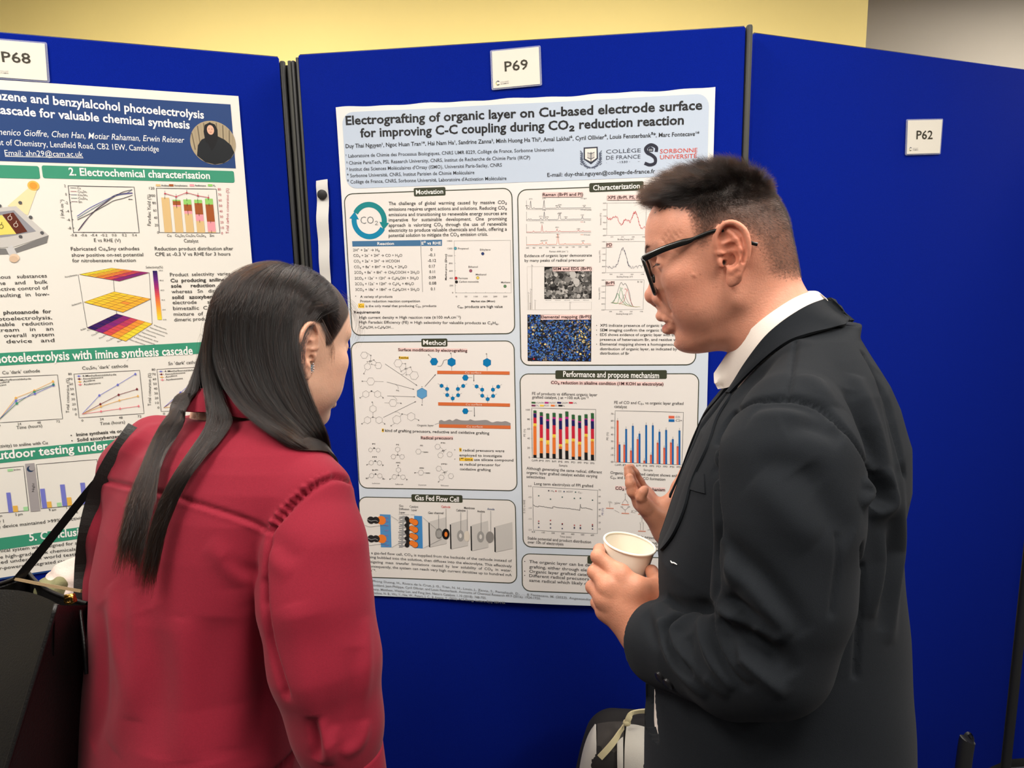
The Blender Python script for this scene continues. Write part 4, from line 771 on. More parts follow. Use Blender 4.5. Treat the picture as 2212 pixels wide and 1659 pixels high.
for x, y in pts: m.fill([(x - 8, y + 6), (x + 8, y + 6), (x, y - 8)], rgb(196, 40, 64), 6); m.line([(x, y - 20), (x, y + 16)], .0007, BT, 5)
for k, s_ in enumerate(('120', '100', '80', '60', '40', '20', '0')): y = 1198 + 55 * k; x = 1154 + 5.5 * k; m.text(s_, x - 13 * len(s_), y + 9, x, y + 10, 19, BT)
for k in range(9): y = 1206 + 41 * k; m.text(str(80 - 10 * k), 1626 + 3.2 * k, y + 9, 1650 + 3.2 * k - (10 if k == 8 else 0), y + 9, 18, rgb(196, 90, 104))
for k, (s_, w) in enumerate((('Cu', 16), ('Cu₄Sn₁', 36), ('Cu₁Sn₁', 36), ('Cu₁Sn₄', 36), ('Sn', 16))): x = 1264 + 79.5 * k; m.text(s_, x - w, 1560, x + w, 1561, 20, BT)
for x, c, s_ in ((1164, TAN, 'Aniline'), (1262, BRN, 'Azoxybenzene'), (1416, PNK, 'Azobenzene'), (1552, GRN, 'H₂')): m.fill([(x, 1184), (x + 34, 1185), (x + 34, 1169), (x, 1168)], c, 2); m.text(s_, x + 40, 1184, x + 40 + 8.2 * len(s_), 1186, 14, BT, .01)
m.vtext('Faradaic Yield (%)', 1126, 1478, 1246, 26, BT); m.vtext('Total carbon conversion (%)', 1708, 1538, 1200, 22, rgb(196, 90, 104)); m.text('Catalyst', 1374, 1602, 1482, 1604, 26, BT)
m.build('bar_chart', g2, 'stacked bar chart in tan, brown, pink and green')
# the three selectivity planes
HEAT = [rgb(*c) for c in ((240, 224, 60), (246, 186, 56), (242, 140, 60), (226, 84, 78), (170, 44, 110), (104, 36, 130), (40, 24, 92))]
def heat(t):
    t = min(max(t, 0), .9999) * 6; i = int(t); f = t - i; return tuple(a * (1 - f) + b * f for a, b in zip(HEAT[i], HEAT[i + 1]))
m = Print(SL, o=L2[0], k=L2[1])
rnd2 = random.Random(8)
for quad, fn in ((((678, 287), (953, 233), (1274, 272), (1020, 344)), lambda i, j: .02 + .96 * max(0, i / 5.2) ** 1.05 + rnd2.uniform(-.05, .05)), (((718, 523), (976, 434), (1288, 496), (1050, 610)), lambda i, j: .06 + .03 * i + rnd2.uniform(-.02, .04) + (.12 if (i, j) == (3, 3) else 0)), (((745, 741), (996, 622), (1300, 708), (1074, 856)), lambda i, j: .99 - i * .235 + (.08 if j > 3 and i == 2 else 0) + rnd2.uniform(-.04, .04))):
    A, B, C_, D_ = [np.array(p, float) for p in quad]; NI, NJ = 5, 7
    pt = lambda i, j: (A * (1 - i / NI) + D_ * i / NI) * (1 - j / NJ) + (B * (1 - i / NI) + C_ * i / NI) * j / NJ
    for i in range(NI):
        for j in range(NJ): m.fill([pt(i, j), pt(i + 1, j), pt(i + 1, j + 1), pt(i, j + 1)], heat(fn(i, j)), 2)
    for i in range(NI + 1): m.line([pt(i, 0), pt(i, NJ)], .0004, rgb(120, 70, 60), 3)
    for j in range(NJ + 1): m.line([pt(0, j), pt(NI, j)], .0004, rgb(120, 70, 60), 3)
for a, b in (((668, 287), (745, 742)), ((964, 290), (996, 622)), ((1274, 272), (1300, 708))): m.line([a, b], .0008, rgb(110, 108, 108), 1)
for k in range(24):
    y0, y1 = 256 + 17.4 * k, 256 + 17.4 * (k + 1); x0, x1 = 1303 + (y0 - 256) * .1, 1303 + (y1 - 256) * .1
    m.fill([(x1, y1), (x1 + 38, y1), (x0 + 38, y0), (x0, y0)], heat(1 - k / 23.5), 2)
for k in range(6): m.text(('100.0', '80.0', '60.0', '40.0', '20.0', '0.0')[k], 1356 + 7.4 * k, 260 + 83.5 * k, 1390 + 6 * k, 260 + 83.5 * k, 11, BT)
m.text('Selectivity(%)', 1246, 236, 1390, 234, 20, BT); m.text('Azoxybenzene', 556, 316, 662, 296, 15, BT); m.text('Azobenzene', 616, 558, 698, 532, 15, BT); m.text('Aniline', 692, 768, 738, 752, 15, BT)
for k, s_ in enumerate(('Cu', 'Cu₄Sn₁', 'Cu₁Sn₁', 'Cu₁Sn₄', 'Sn')): m.text(s_, 738 + 64 * k - (0, 26, 26, 26, 0)[k] + 10, 770 + 24 * k + (0, 20, 20, 20, 2)[k], 786 + 64 * k, 756 + 24 * k, 12, BT)
for k, s_ in enumerate(('4-Nitrobenzene', 'Nitrobenzonitrile', 'Chloronitrobenzene', 'Nitroanisole', 'Nitrobenzoic acid', '4-Nitrobenzaldehyde', 'Nitrobenzene')): x, y = 1312 - 34 * k, 716 + 20.5 * k; L_ = (106, 150, 160, 120, 170, 180, 130)[k]; m.text(s_, x, y + 8, x + L_, y + 8 + L_ * .34, 12, BT)
m.build('selectivity_plot', g2, 'three stacked coloured grids')
# device drawing at the left
m = Print(SL, o=L1[0], k=L1[1])
for x, y, s_ in ((62, 1290, 1),): m.fill([(60, 1330), (210, 1400), (282, 1200), (228, 1186)], rgb(248, 226, 176), 1)
cdisc(m, m.uz(252, 1180), .0105, .0100, rgb(246, 190, 90), 2); cdisc(m, m.uz(252, 1180), .007, .0068, rgb(240, 160, 60), 3)
m.fill([(-260, 1660), (-70, 1648), (110, 1648), (366, 1548), (352, 1606), (100, 1690), (-260, 1700)], rgb(126, 124, 122), 1); m.fill([(-260, 1660), (110, 1636), (366, 1550), (124, 1332), (-260, 1372)], rgb(206, 202, 196), 2); m.fill([(-240, 1592), (60, 1560), (272, 1520), (108, 1364), (-240, 1400)], rgb(150, 150, 156), 3)
m.fill([(-240, 1570), (60, 1544), (130, 1540), (20, 1400), (-240, 1420)], rgb(236, 220, 110), 4); m.fill([(126, 1540), (208, 1522), (104, 1380), (22, 1396)], rgb(96, 44, 30), 5)
for x, y in ((78, 1422), (122, 1474), (14, 1484)):
    c_ = rgb(230, 214, 200) if x > 60 else rgb(120, 110, 60); hexa(m, x, y, 16, None, 20, .0011, 6, c_)
    m.line([(x + 2, y - 16), (x + 4, y - 32)], .001, c_, 6)
for x, y in ((155, 1307), (232, 1415), (317, 1531), (157, 1560), (2, 1330)): m.disc(x, y, .0034, rgb(90, 90, 92), 6)
m.fill([(48, 1650), (84, 1722), (138, 1700), (94, 1622)], rgb(206, 204, 202), 3); cdisc(m, m.uz(112, 1716), .0088, .0078, rgb(232, 206, 178), 4); cdisc(m, m.uz(106, 1728), .0078, .0066, rgb(220, 190, 160), 5)
m.build('device_drawing', g1, 'drawing of a grey cell with yellow and brown windows')
# three conversion charts
def conv(quad, series, ylab, title, tq, leg, lx, ly, xt, xl=None):
    m = Print(SL, o=L2[0], k=L2[1]); m.line(quad, .0011, rgb(90, 88, 88), 1, True)
    for pts, c, r in series:
        m.line(pts, .0010, c if c != GREEN else rgb(60, 120, 96), 3)
        for x, y in pts[1:]: m.disc(x, y, r, c, 4, 8); m.line([(x - 1, y - 14), (x + 1, y + 14)], .0006, c, 3)
    if title: m.text(title, *tq, 28, BT, .002)
    for k, (s_, c) in enumerate(leg): m.line([(lx + 4 * k, ly + 24 * k), (lx + 34 * k * 0 + 38 + 4 * k, ly + 24 * k - 1)], .0007, c, 2); m.disc(lx + 18 + 4 * k, ly + 24 * k, .002, c, 3, 8); m.text(s_, lx + 48 + 4 * k, ly + 24 * k + 6, lx + 48 + 4 * k + 14.5 * len(s_), ly + 24 * k - 8, 15, BT, .004)
    if ylab:
        for k in range(9): m.text(str(80 - 10 * k), ylab[0] + ylab[2] * k - (10 if k == 8 else 24), ylab[1] + ylab[3] * k + 9, ylab[0] + ylab[2] * k + 6, ylab[1] + ylab[3] * k + 8, 19, BT)
        m.vtext('Total conversion (%)', ylab[4], ylab[5], ylab[6], 28, BT)
    for x, y, s_ in xt: m.text(s_, x - 8 * len(s_), y, x + 8 * len(s_), y - 2, 19, BT)
    if xl: m.text('Time (hours)', *xl, 27, BT)
    m.build('line_chart', g3, 'conversion chart' + (' titled ' + title if title else ''))
VI, BR, OR, PI_ = rgb(110, 116, 206), rgb(120, 34, 44), rgb(238, 186, 96), rgb(238, 130, 140)
LEG = (('4-Methylbenzaldehyde', VI), ('Azoxybenzene', BR), ('Aniline', OR), ('Azobenzene', PI_))
conv([(632, 1136), (1192, 1104), (1230, 1472), (676, 1510)], (([(702, 1477), (850, 1318), (1006, 1228), (1156, 1136)], VI, .0024), ([(702, 1477), (858, 1393), (1014, 1313), (1170, 1265)], BR, .0024), ([(702, 1477), (862, 1412), (1020, 1361), (1178, 1324)], OR, .0022), ([(702, 1477), (864, 1454), (1026, 1431), (1184, 1409)], PI_, .0022)), (608, 1136, 5.6, 43, 592, 1468, 1172), "Cu₁Sn₁ 'dark' cathode", (704, 1100, 1094, 1078), LEG, 656, 1154, ((706, 1542, '0'), (870, 1530, '24'), (1032, 1517, '48'), (1192, 1506, '72')), (856, 1572, 1068, 1556))
conv([(1340, 1096), (1900, 1066), (1934, 1430), (1376, 1455)], (([(1398, 1422), (1540, 1294), (1700, 1160), (1840, 1100)], VI, .0024), ([(1398, 1422), (1542, 1321), (1700, 1210), (1850, 1140)], BR, .0024), ([(1398, 1422), (1560, 1404), (1700, 1370), (1850, 1340)], OR, .0022)), (1320, 1098, 4.4, 40.5, 1290, 1406, 1128), "Sn 'dark' cathode", (1438, 1060, 1722, 1045), LEG, 1356, 1114, ((1402, 1484, '0'), (1560, 1476, '24')), None)
conv([(-60, 1166), (492, 1143), (536, 1518), (-20, 1552)], (([(-10, 1530), (138, 1339), (296, 1276), (454, 1200)], OR, .0024), ([(-10, 1530), (140, 1364), (300, 1304), (458, 1232)], VI, .0024), ([(-10, 1530), (146, 1386), (296, 1287), (458, 1226)], GREEN, .0026)), None, "Cu 'dark' cathode", (24, 1138, 344, 1120), (('4-Methylbenzaldehyde', VI), ('Aniline', OR), ('Imine', GREEN)), -70, 1190, ((0, 1584, '0'), (168, 1571, '24'), (335, 1560, '48'), (498, 1550, '72')), (144, 1606, 362, 1588))
# outdoor test bars
m = Print(SL, o=L3[0], k=L3[1])
m.line([(344, 536), (915, 488), (968, 900), (390, 952)], .0011, rgb(90, 88, 88), 1, True); m.line([(-300, 600), (224, 552), (272, 970), (-300, 1020)], .0011, rgb(90, 88, 88), 1, True)
for x0, y0 in ((238, 530), (932, 478)):
    m.fill([(x0 + 54, y0 + 452), (x0 + 144, y0 + 442), (x0 + 88, y0 - 8), (x0, y0)], rgb(168, 162, 162), 2); mc = m.uz(x0 + 52, y0 + 48); cdisc(m, mc, .0068, .0068, rgb(40, 62, 92), 3); cdisc(m, mc + np.array([.0030, .0016]), .0058, .0058, rgb(168, 162, 162), 4)
    m.vtext('Night', x0 + 88, y0 + 262, y0 + 180, 24, rgb(90, 86, 86), lvl=4)
PV, PO, PG = rgb(122, 126, 208), rgb(238, 186, 84), rgb(170, 222, 164)
for x, yb, yt, w, c in ((84, 990, 802, 40, PV), (130, 984, 926, 44, PO), (226, 974, 936, 44, PG), (402, 950, 766, 44, PV), (450, 944, 887, 42, PO), (542, 934, 896, 42, PG), (592, 928, 726, 44, PV), (640, 924, 847, 42, PO), (782, 910, 709, 44, PV), (830, 904, 800, 42, PO)):
    sl = (yb - yt) * .125; m.fill([(x, yb), (x + w, yb - 3), (x + w - sl, yt - 3), (x - sl, yt)], c, 2)
for x, y, s_, w in ((182, 1016, '5 pm', 34), (498, 974, '9 am', 34), (664, 952, '1 pm', 34), (-6, 1032, '1 pm', 30)): m.text(s_, x - w, y + 4, x + w, y - 4, 24, BT)
m.fill([(74, 602), (126, 598), (124, 576), (72, 580)], PG, 2); m.text('Imine', 134, 594, 196, 588, 18, BT)
m.build('bar_chart', g4, 'violet, orange and green bars with grey night columns')
m = Print(SL, o=L3[0], k=L3[1])
m.build('unused', pLf) if m.q else None
# the blue band along the foot of the poster
m = Print(SL); zb_ = SL.uz(100, 1236)[1]
m.rawpoly([(-.93, SL.z0 + .002), (SL.u1 - .003, SL.z0 + .002), (SL.u1 - .003, zb_), (-.93, zb_)], rgb(36, 70, 130), 0); m.build('foot_band', pLf, 'dark blue band along the foot of the poster')

# ------------------------------------------------------------------ number cards in plastic sleeves, paper strip
mat('clear_sleeve', rgb(190, 195, 225), 0.15, alpha=0.35, spec=0.7); mat('card_paper', attr='ink', rough=0.6, spec=0.3)
mat('magnet_black', rgb(26, 24, 24), 0.5)
def card(label, p, d, n, corners, text, tq, lq):
    """laminated card; corners: photo points of the paper TL TR BR BL"""
    q = [at_plane(x, y, p, n) for x, y in corners]; uu = [(x - p) @ d for x in q]
    S = Sheet(p, d, n, 0, 0, 0, 0, lambda u, z: 0.002 + 0 * u)
    root = empty('number_card', tuple(sum(q) / 4 + n * .002)); tag(root, label, 'card', 'laminated number cards on the boards')
    inv = np.array(root.location); c0 = sum(q) / 4
    big = [c0 + (x - c0) * np.array([1, 1, 1]) + ((x - c0) / np.linalg.norm(x - c0)) * .0052 for x in q]
    b = MB(); rr = []
    for i in range(4):                                  # rounded corners
        a_, o_, c_ = big[i - 1], big[i], big[(i + 1) % 4]
        u1, u2 = (a_ - o_) / np.linalg.norm(a_ - o_), (c_ - o_) / np.linalg.norm(c_ - o_)
        for t in range(6): th = t / 5 * math.pi / 2; rr.append(o_ + .0035 * (u1 * (1 - math.sin(th)) + u2 * (1 - math.cos(th))))
    b.loft([[x + n * .0006 - inv for x in rr], [x + n * .0018 - inv for x in rr]]); b.build('plastic_sleeve', MATS['clear_sleeve'], root)
    b = MB(); b.loft([[x + n * .0020 - inv for x in q], [x + n * .0026 - inv for x in q]])
    o = mesh('card_sheet', b.v, b.f, MATS['card_paper'], root, attr={'ink': np.tile(rgb(236, 230, 216), (len(b.v), 1))})
    m = Print(S, lift=.0009); m.text(text, *tq, rgb(56, 52, 40), .008)
    x, y, r, x1, dy = lq; cc = S.uz(x, y); R_ = abs(S.uz(x, y + r)[1] - cc[1])
    for a0, a1, c in ((40, 110, rgb(60, 62, 90)), (110, 180, rgb(150, 160, 150)), (180, 240, rgb(214, 210, 110)), (240, 320, rgb(60, 62, 66))): m.rawline([cc + R_ * np.array([cd(a), sd(a)]) for a in np.linspace(a0, a1, 8)], R_ * .42, c, 1)
    m.text('ROYAL SOCIETY', x + r * 1.4, y - r * .2, x1, y - r * .2 + dy, r * .5, rgb(120, 118, 120)); m.text('OF CHEMISTRY', x + r * 1.4, y + r * .75, x1, y + r * .75 + dy, r * .5, rgb(90, 88, 92), .01)
    m.build('card_print', root, 'dark lettering ' + text)
card('white laminated card lettered P69 at the top of the centre board', PM, DM, NM, [(1063, 112), (1164, 102), (1167, 182), (1066, 191.5)], 'P69', (1091, 155, 1141, 150, 21.5), (1076, 180, 4.2, 1100, -2))
card('white laminated card lettered P62 pinned to the right board', PR, DR, NR, [(1959.5, 260.5), (2033.5, 259), (2028, 331), (1957, 333)], 'P62', (1977, 301, 2012, 300.5, 18.5), (1964.5, 322.5, 3.4, 1981, 0))
card('white laminated card lettered P68 at the top left corner of the photo', PL, DL, NL, [(-16, 86), (97, 95), (103, 175), (-8, 167)], 'P68', (6, 134, 68, 138, 22), (-4, 156, 4.2, 20, 1))
# paper strip left of the poster, held by a black round magnet
qs = [(684, 391), (708, 387), (711, 430), (712.5, 480), (714, 540), (716, 660), (695, 660), (691, 540), (687, 470), (686, 430)]
S2 = Sheet(PM, DM, NM, 0, 0, 0, 0, lambda u, z: 0 * u)
left = [(684, 391), (686, 430), (687, 480), (691, 540), (693, 600), (695, 670)]; right = [(708, 387), (711, 430), (712.5, 480), (714, 540), (715, 600), (717, 670)]
pc = at_plane(699, 500, PM, NM); st_ = empty('paper_strip', tuple(pc)); tag(st_, 'narrow white paper strip hanging beside the centre poster', 'paper strip')
b = MB(); Lq, Rq = spline([S2.uz(*p) for p in left], 24), spline([S2.uz(*p) for p in right], 24); rings = []
for k in range(24):
    bow = .0015 + .006 * math.sin(k / 23 * 3.14) ** 2 + .002 * math.sin(k * .9); A = S2.pos(Lq[k], bow + .0015)[0]; B = S2.pos(Rq[k], bow)[0]; Mi = (A + B) / 2 + NM * .0008
    rings.append([A - pc, Mi - pc, B - pc, B - pc - NM * .0003, Mi - pc - NM * .0003, A - pc - NM * .0003])
b.loft(rings); mat('strip_paper', rgb(218, 216, 210), 0.55); b.build('paper', MATS['strip_paper'], st_, smooth=False, angle=50)
mg = at_plane(698, 421, PM, NM); r_ = abs(S2.uz(708, 421)[0] - S2.uz(698, 421)[0])
o = empty('round_fastener', tuple(mg)); tag(o, 'black round fastener dot holding the white paper strip', 'fastener')
MB().tube([NM * .0035, NM * .0085, NM * .0092], [r_, r_, r_ * .86], 28).build('dot', MATS['magnet_black'], o, angle=40)
# ------------------------------------------------------------------ sculpting with distance fields
def vlen(v): return np.sqrt((v * v).sum(-1))
def s_ell(P, c, r):
    q = P - np.asarray(c, np.float32); r = np.asarray(r, np.float32)
    k0 = vlen(q / r); k1 = vlen(q / (r * r)); return k0 * (k0 - 1) / np.maximum(k1, 1e-6)
def s_rc(P, a, b, ra, rb=None):
    a = np.asarray(a, np.float32); b = np.asarray(b, np.float32); rb = ra if rb is None else rb
    ba = b - a; t = np.clip(((P - a) @ ba) / max(float(ba @ ba), 1e-9), 0, 1)
    return vlen(P - a - t[:, None] * ba) - (ra + (rb - ra) * t)
def s_chain(P, pts, rad, k=0.0):
    d = None
    for i in range(len(pts) - 1):
        ra, rb = (rad, rad) if np.isscalar(rad) else (rad[i], rad[i + 1])
        e = s_rc(P, pts[i], pts[i + 1], ra, rb); d = e if d is None else (smin(d, e, k) if k else np.minimum(d, e))
    return d
def smin(a, b, k): h = np.maximum(k - np.abs(a - b), 0) / k; return np.minimum(a, b) - h * h * k * 0.25
def smax(a, b, k): return -smin(-a, -b, k)
def sdf_mesh(f, lo, hi, h, B=10, slack=1.5, newton=2):
    """surface nets on a sparse grid; returns vertices and quads"""
    lo = np.asarray(lo, float); hi = np.asarray(hi, float)
    nb = np.ceil((hi - lo) / (h * B)).astype(int); N = nb * B
    g = [np.arange(n) for n in nb]; bi = np.stack(np.meshgrid(*g, indexing='ij'), -1).reshape(-1, 3)
    cc = lo + (bi * B + (B - 1) / 2) * h
    dc = f(cc.astype(np.float32)); act = np.abs(dc) < (B * h * 0.87) * slack + h
    V = np.ones(N, np.float32)
    V6 = V.reshape(nb[0], B, nb[1], B, nb[2], B)
    for (i, j, k) in bi[(~act) & (dc < 0)]: V6[i, :, j, :, k, :] = -1
    off = np.stack(np.meshgrid(*[np.arange(B)] * 3, indexing='ij'), -1).reshape(-1, 3)
    ab = bi[act]; step = max(1, 400000 // (B ** 3))
    for s in range(0, len(ab), step):
        q = ab[s:s + step]; pts = lo + (q[:, None, :] * B + off[None]) * h
        d = f(pts.reshape(-1, 3).astype(np.float32)).reshape(len(q), B, B, B)
        for n_, (i, j, k) in enumerate(q): V6[i, :, j, :, k, :] = d[n_]
    S = V < 0
    C8 = [S[a:N[0] - 1 + a, b:N[1] - 1 + b, c:N[2] - 1 + c] for a in (0, 1) for b in (0, 1) for c in (0, 1)]
    anyc = np.logical_or.reduce(C8); allc = np.logical_and.reduce(C8)
    cell = np.argwhere(anyc & ~allc); idx = -np.ones(np.array(N) - 1, np.int64); idx[tuple(cell.T)] = np.arange(len(cell))
    acc = np.zeros((len(cell), 3)); cnt = np.zeros(len(cell))
    for ax in range(3):
        o = [a for a in range(3) if a != ax]
        for u in (0, 1):
            for v in (0, 1):
                p = cell.copy(); p[:, o[0]] += u; p[:, o[1]] += v; q = p.copy(); q[:, ax] += 1
                a, b = V[tuple(p.T)], V[tuple(q.T)]; cr = (a < 0) != (b < 0)
                t = np.where(cr, a / np.where(a == b, 1, a - b), 0); pos = p.astype(float); pos[:, ax] += t
                acc[cr] += pos[cr]; cnt[cr] += 1
    vert = lo + acc / cnt[:, None] * h
    Fs = []
    for ax in range(3):
        o = [(ax + 1) % 3, (ax + 2) % 3]
        sl0 = [slice(None)] * 3; sl1 = [slice(None)] * 3; sl0[ax] = slice(0, -1); sl1[ax] = slice(1, None)
        ch = S[tuple(sl0)] != S[tuple(sl1)]; e = np.argwhere(ch)
        e = e[(e[:, o[0]] > 0) & (e[:, o[1]] > 0) & (e[:, o[0]] < N[o[0]] - 1) & (e[:, o[1]] < N[o[1]] - 1)]
        ins = S[tuple(e.T)]
        def cidx(du, dv):
            q = e.copy(); q[:, o[0]] -= du; q[:, o[1]] -= dv; return idx[tuple(q.T)]
        q = np.stack([cidx(1, 1), cidx(0, 1), cidx(0, 0), cidx(1, 0)], 1)
        q[~ins] = q[~ins][:, ::-1]; Fs.append(q)
    Fs = np.concatenate(Fs); Fs = Fs[(Fs >= 0).all(1)]
    for _ in range(newton):
        d, gr = grad(f, vert, h * .3); st = d[:, None] * gr / np.maximum((gr * gr).sum(1), .25)[:, None]
        L = vlen(st)[:, None]; vert = vert - st * np.minimum(1, h * .7 / np.maximum(L, 1e-9))
    return vert, Fs
def grad(f, P, e=0.0008):
    P = np.asarray(P, np.float32); d = f(P)
    g = np.stack([f(P + np.array(v, np.float32) * e) - f(P - np.array(v, np.float32) * e) for v in np.eye(3)], 1) / (2 * e)
    return d, g
def vnormals(V, Fs):
    n = np.cross(V[Fs[:, 2]] - V[Fs[:, 0]], V[Fs[:, 3]] - V[Fs[:, 1]]); N = np.zeros_like(V)
    for k in range(4): np.add.at(N, Fs[:, k], n)
    return N / np.maximum(vlen(N), 1e-12)[:, None]
def seg_dist(P, pts):
    """distance of points to a polyline and the place along it (0..1)"""
    pts = np.asarray(pts, float); L = np.r_[0, np.cumsum(vlen(np.diff(pts, axis=0)))]; best = np.full(len(P), 9.9); tt = np.zeros(len(P))
    for i in range(len(pts) - 1):
        ba = pts[i + 1] - pts[i]; t = np.clip(((P - pts[i]) @ ba) / max(ba @ ba, 1e-12), 0, 1); d = vlen(P - pts[i] - t[:, None] * ba)
        m = d < best; best[m] = d[m]; tt[m] = (L[i] + t[m] * (L[i + 1] - L[i])) / L[-1]
    return best, tt
def sculpt(V, N, strokes):
    """folds and seams: each stroke is (points, width, height[, taper]) pushed along the normals"""
    D = np.zeros(len(V))
    for st in strokes:
        pts, w, a = st[:3]; pts = np.asarray(pts)
        near = ((V > pts.min(0) - 3 * w) & (V < pts.max(0) + 3 * w)).all(1); k = np.where(near)[0]
        if not len(k): continue
        d, t = seg_dist(V[k], pts); e = a * np.exp(-(d / w) ** 2)
        if len(st) > 3 and st[3]: e *= np.sin(np.clip(t, 0, 1) * math.pi) ** .6 if st[3] == 1 else (1 - t if st[3] == 2 else t)
        D[k] += e
    return V + N * D[:, None]
def on_surface(f, px, py, lift=0.0, dmax=2.5, d0=0.45):
    """where the line of sight through a photo point meets a body (or passes closest to it)"""
    v = ray(px, py); L = np.linalg.norm(v); v = v / L; t = d0; best = (9, t)
    for _ in range(90):
        d = float(f((CAM + v * t)[None].astype(np.float32))[0])
        if abs(d) < best[0]: best = (abs(d), t)
        if d < 3e-4 or t > dmax: break
        t += d * .8
    X = CAM + v * best[1]
    if lift:
        g = grad(f, X[None], .002)[1][0]; X = X + g / np.linalg.norm(g) * lift
    return X
def trace(f, pts, n=0, lift=0.0):
    q = spline(pts, n) if n else pts
    return np.array([on_surface(f, x, y, lift) for x, y in q])
def rotm(ypr):
    y, p, r = [math.radians(a) for a in ypr]; cy, sy, cp, sp, cr, sr = math.cos(y), math.sin(y), math.cos(p), math.sin(p), math.cos(r), math.sin(r)
    return np.array([[cy, -sy, 0], [sy, cy, 0], [0, 0, 1]]) @ np.array([[cp, 0, sp], [0, 1, 0], [-sp, 0, cp]]) @ np.array([[1, 0, 0], [0, cr, -sr], [0, sr, cr]])
def smooth01(x, a, b): t = np.clip((x - a) / (b - a), 0, 1); return t * t * (3 - 2 * t)

def ear_sdf(P, yo, sz=1.0):
    """an ear on the +y side; yo: y of the skull there. Front is +x."""
    Q = P.copy(); Q[:, 1] -= yo; Q = Q / sz
    # the ear stands out from the skull, its back edge further than its front
    Q[:, 1] -= 0.34 * np.clip(0.006 - Q[:, 0], 0, .05) - .10 * np.clip(Q[:, 2], 0, .05) * 0
    helix = [(.0080, .0015, .010), (.0072, .0035, .024), (.0025, .0045, .0375), (-.0075, .0050, .0450), (-.019, .0045, .0420), (-.0275, .0040, .030), (-.0285, .0035, .014), (-.0245, .003, -.001), (-.0175, .0025, -.013), (-.0095, .002, -.0215)]
    d = s_chain(Q, spline(helix, 30), np.interp(np.linspace(0, 1, 30), np.linspace(0, 1, 10), [.0028, .0030, .0032, .0034, .0036, .0040, .0040, .0036, .0034, .0034]))
    plate = s_ell(Q, (-.0100, -.0012, .012), (.0175, .0032, .0325)); d = smin(d, plate, .004)
    lobe = s_ell(Q, (-.0035, .0015, -.0225), (.0085, .0042, .0115)); d = smin(d, lobe, .007)
    lobe2 = s_ell(Q, (.0025, .0005, -.029), (.0042, .0034, .006)); d = smin(d, lobe2, .006)
    anti = s_chain(Q, [(-.0095, .001, .0345), (-.0165, .0030, .022), (-.0185, .0038, .008), (-.0155, .0040, -.005), (-.0085, .0040, -.0125), (-.002, .0035, -.0155)], [.0026, .0036, .0040, .0038, .0034, .003], .003); d = smin(d, anti, .0045)
    crus = s_chain(Q, [(.0085, .002, .012), (-.002, .0015, .007), (-.009, .000, .006)], [.003, .0025, .001]); d = smin(d, crus, .003)
    leg2 = s_chain(Q, [(-.0165, .0022, .021), (-.005, .0012, .0225), (.003, .000, .021)], [.003, .0022, .001]); d = smin(d, leg2, .003)
    concha = s_ell(Q, (-.0045, .0035, .000), (.0085, .0075, .0105)); d = smax(d, -concha, .004)
    cymba = s_ell(Q, (-.006, .0042, .0135), (.0085, .0055, .0052)); d = smax(d, -cymba, .003)
    tri = s_ell(Q, (-.002, .0048, .0285), (.0060, .0050, .0060)); d = smax(d, -tri, .003)
    scapha = s_chain(Q, [(-.0155, .0062, .034), (-.0228, .0066, .020), (-.0232, .0064, .006), (-.0175, .0062, -.0075)], .0024); d = smax(d, -scapha, .0025)
    tragus = s_ell(Q, (.0085, .0012, -.0015), (.0034, .0030, .0065)); d = smin(d, tragus, .004)
    hole = s_rc(Q, (.0020, .004, -.0030), (.0060, -.016, -.001), .0042, .0034); d = smax(d, -hole, .0015)
    return d * sz
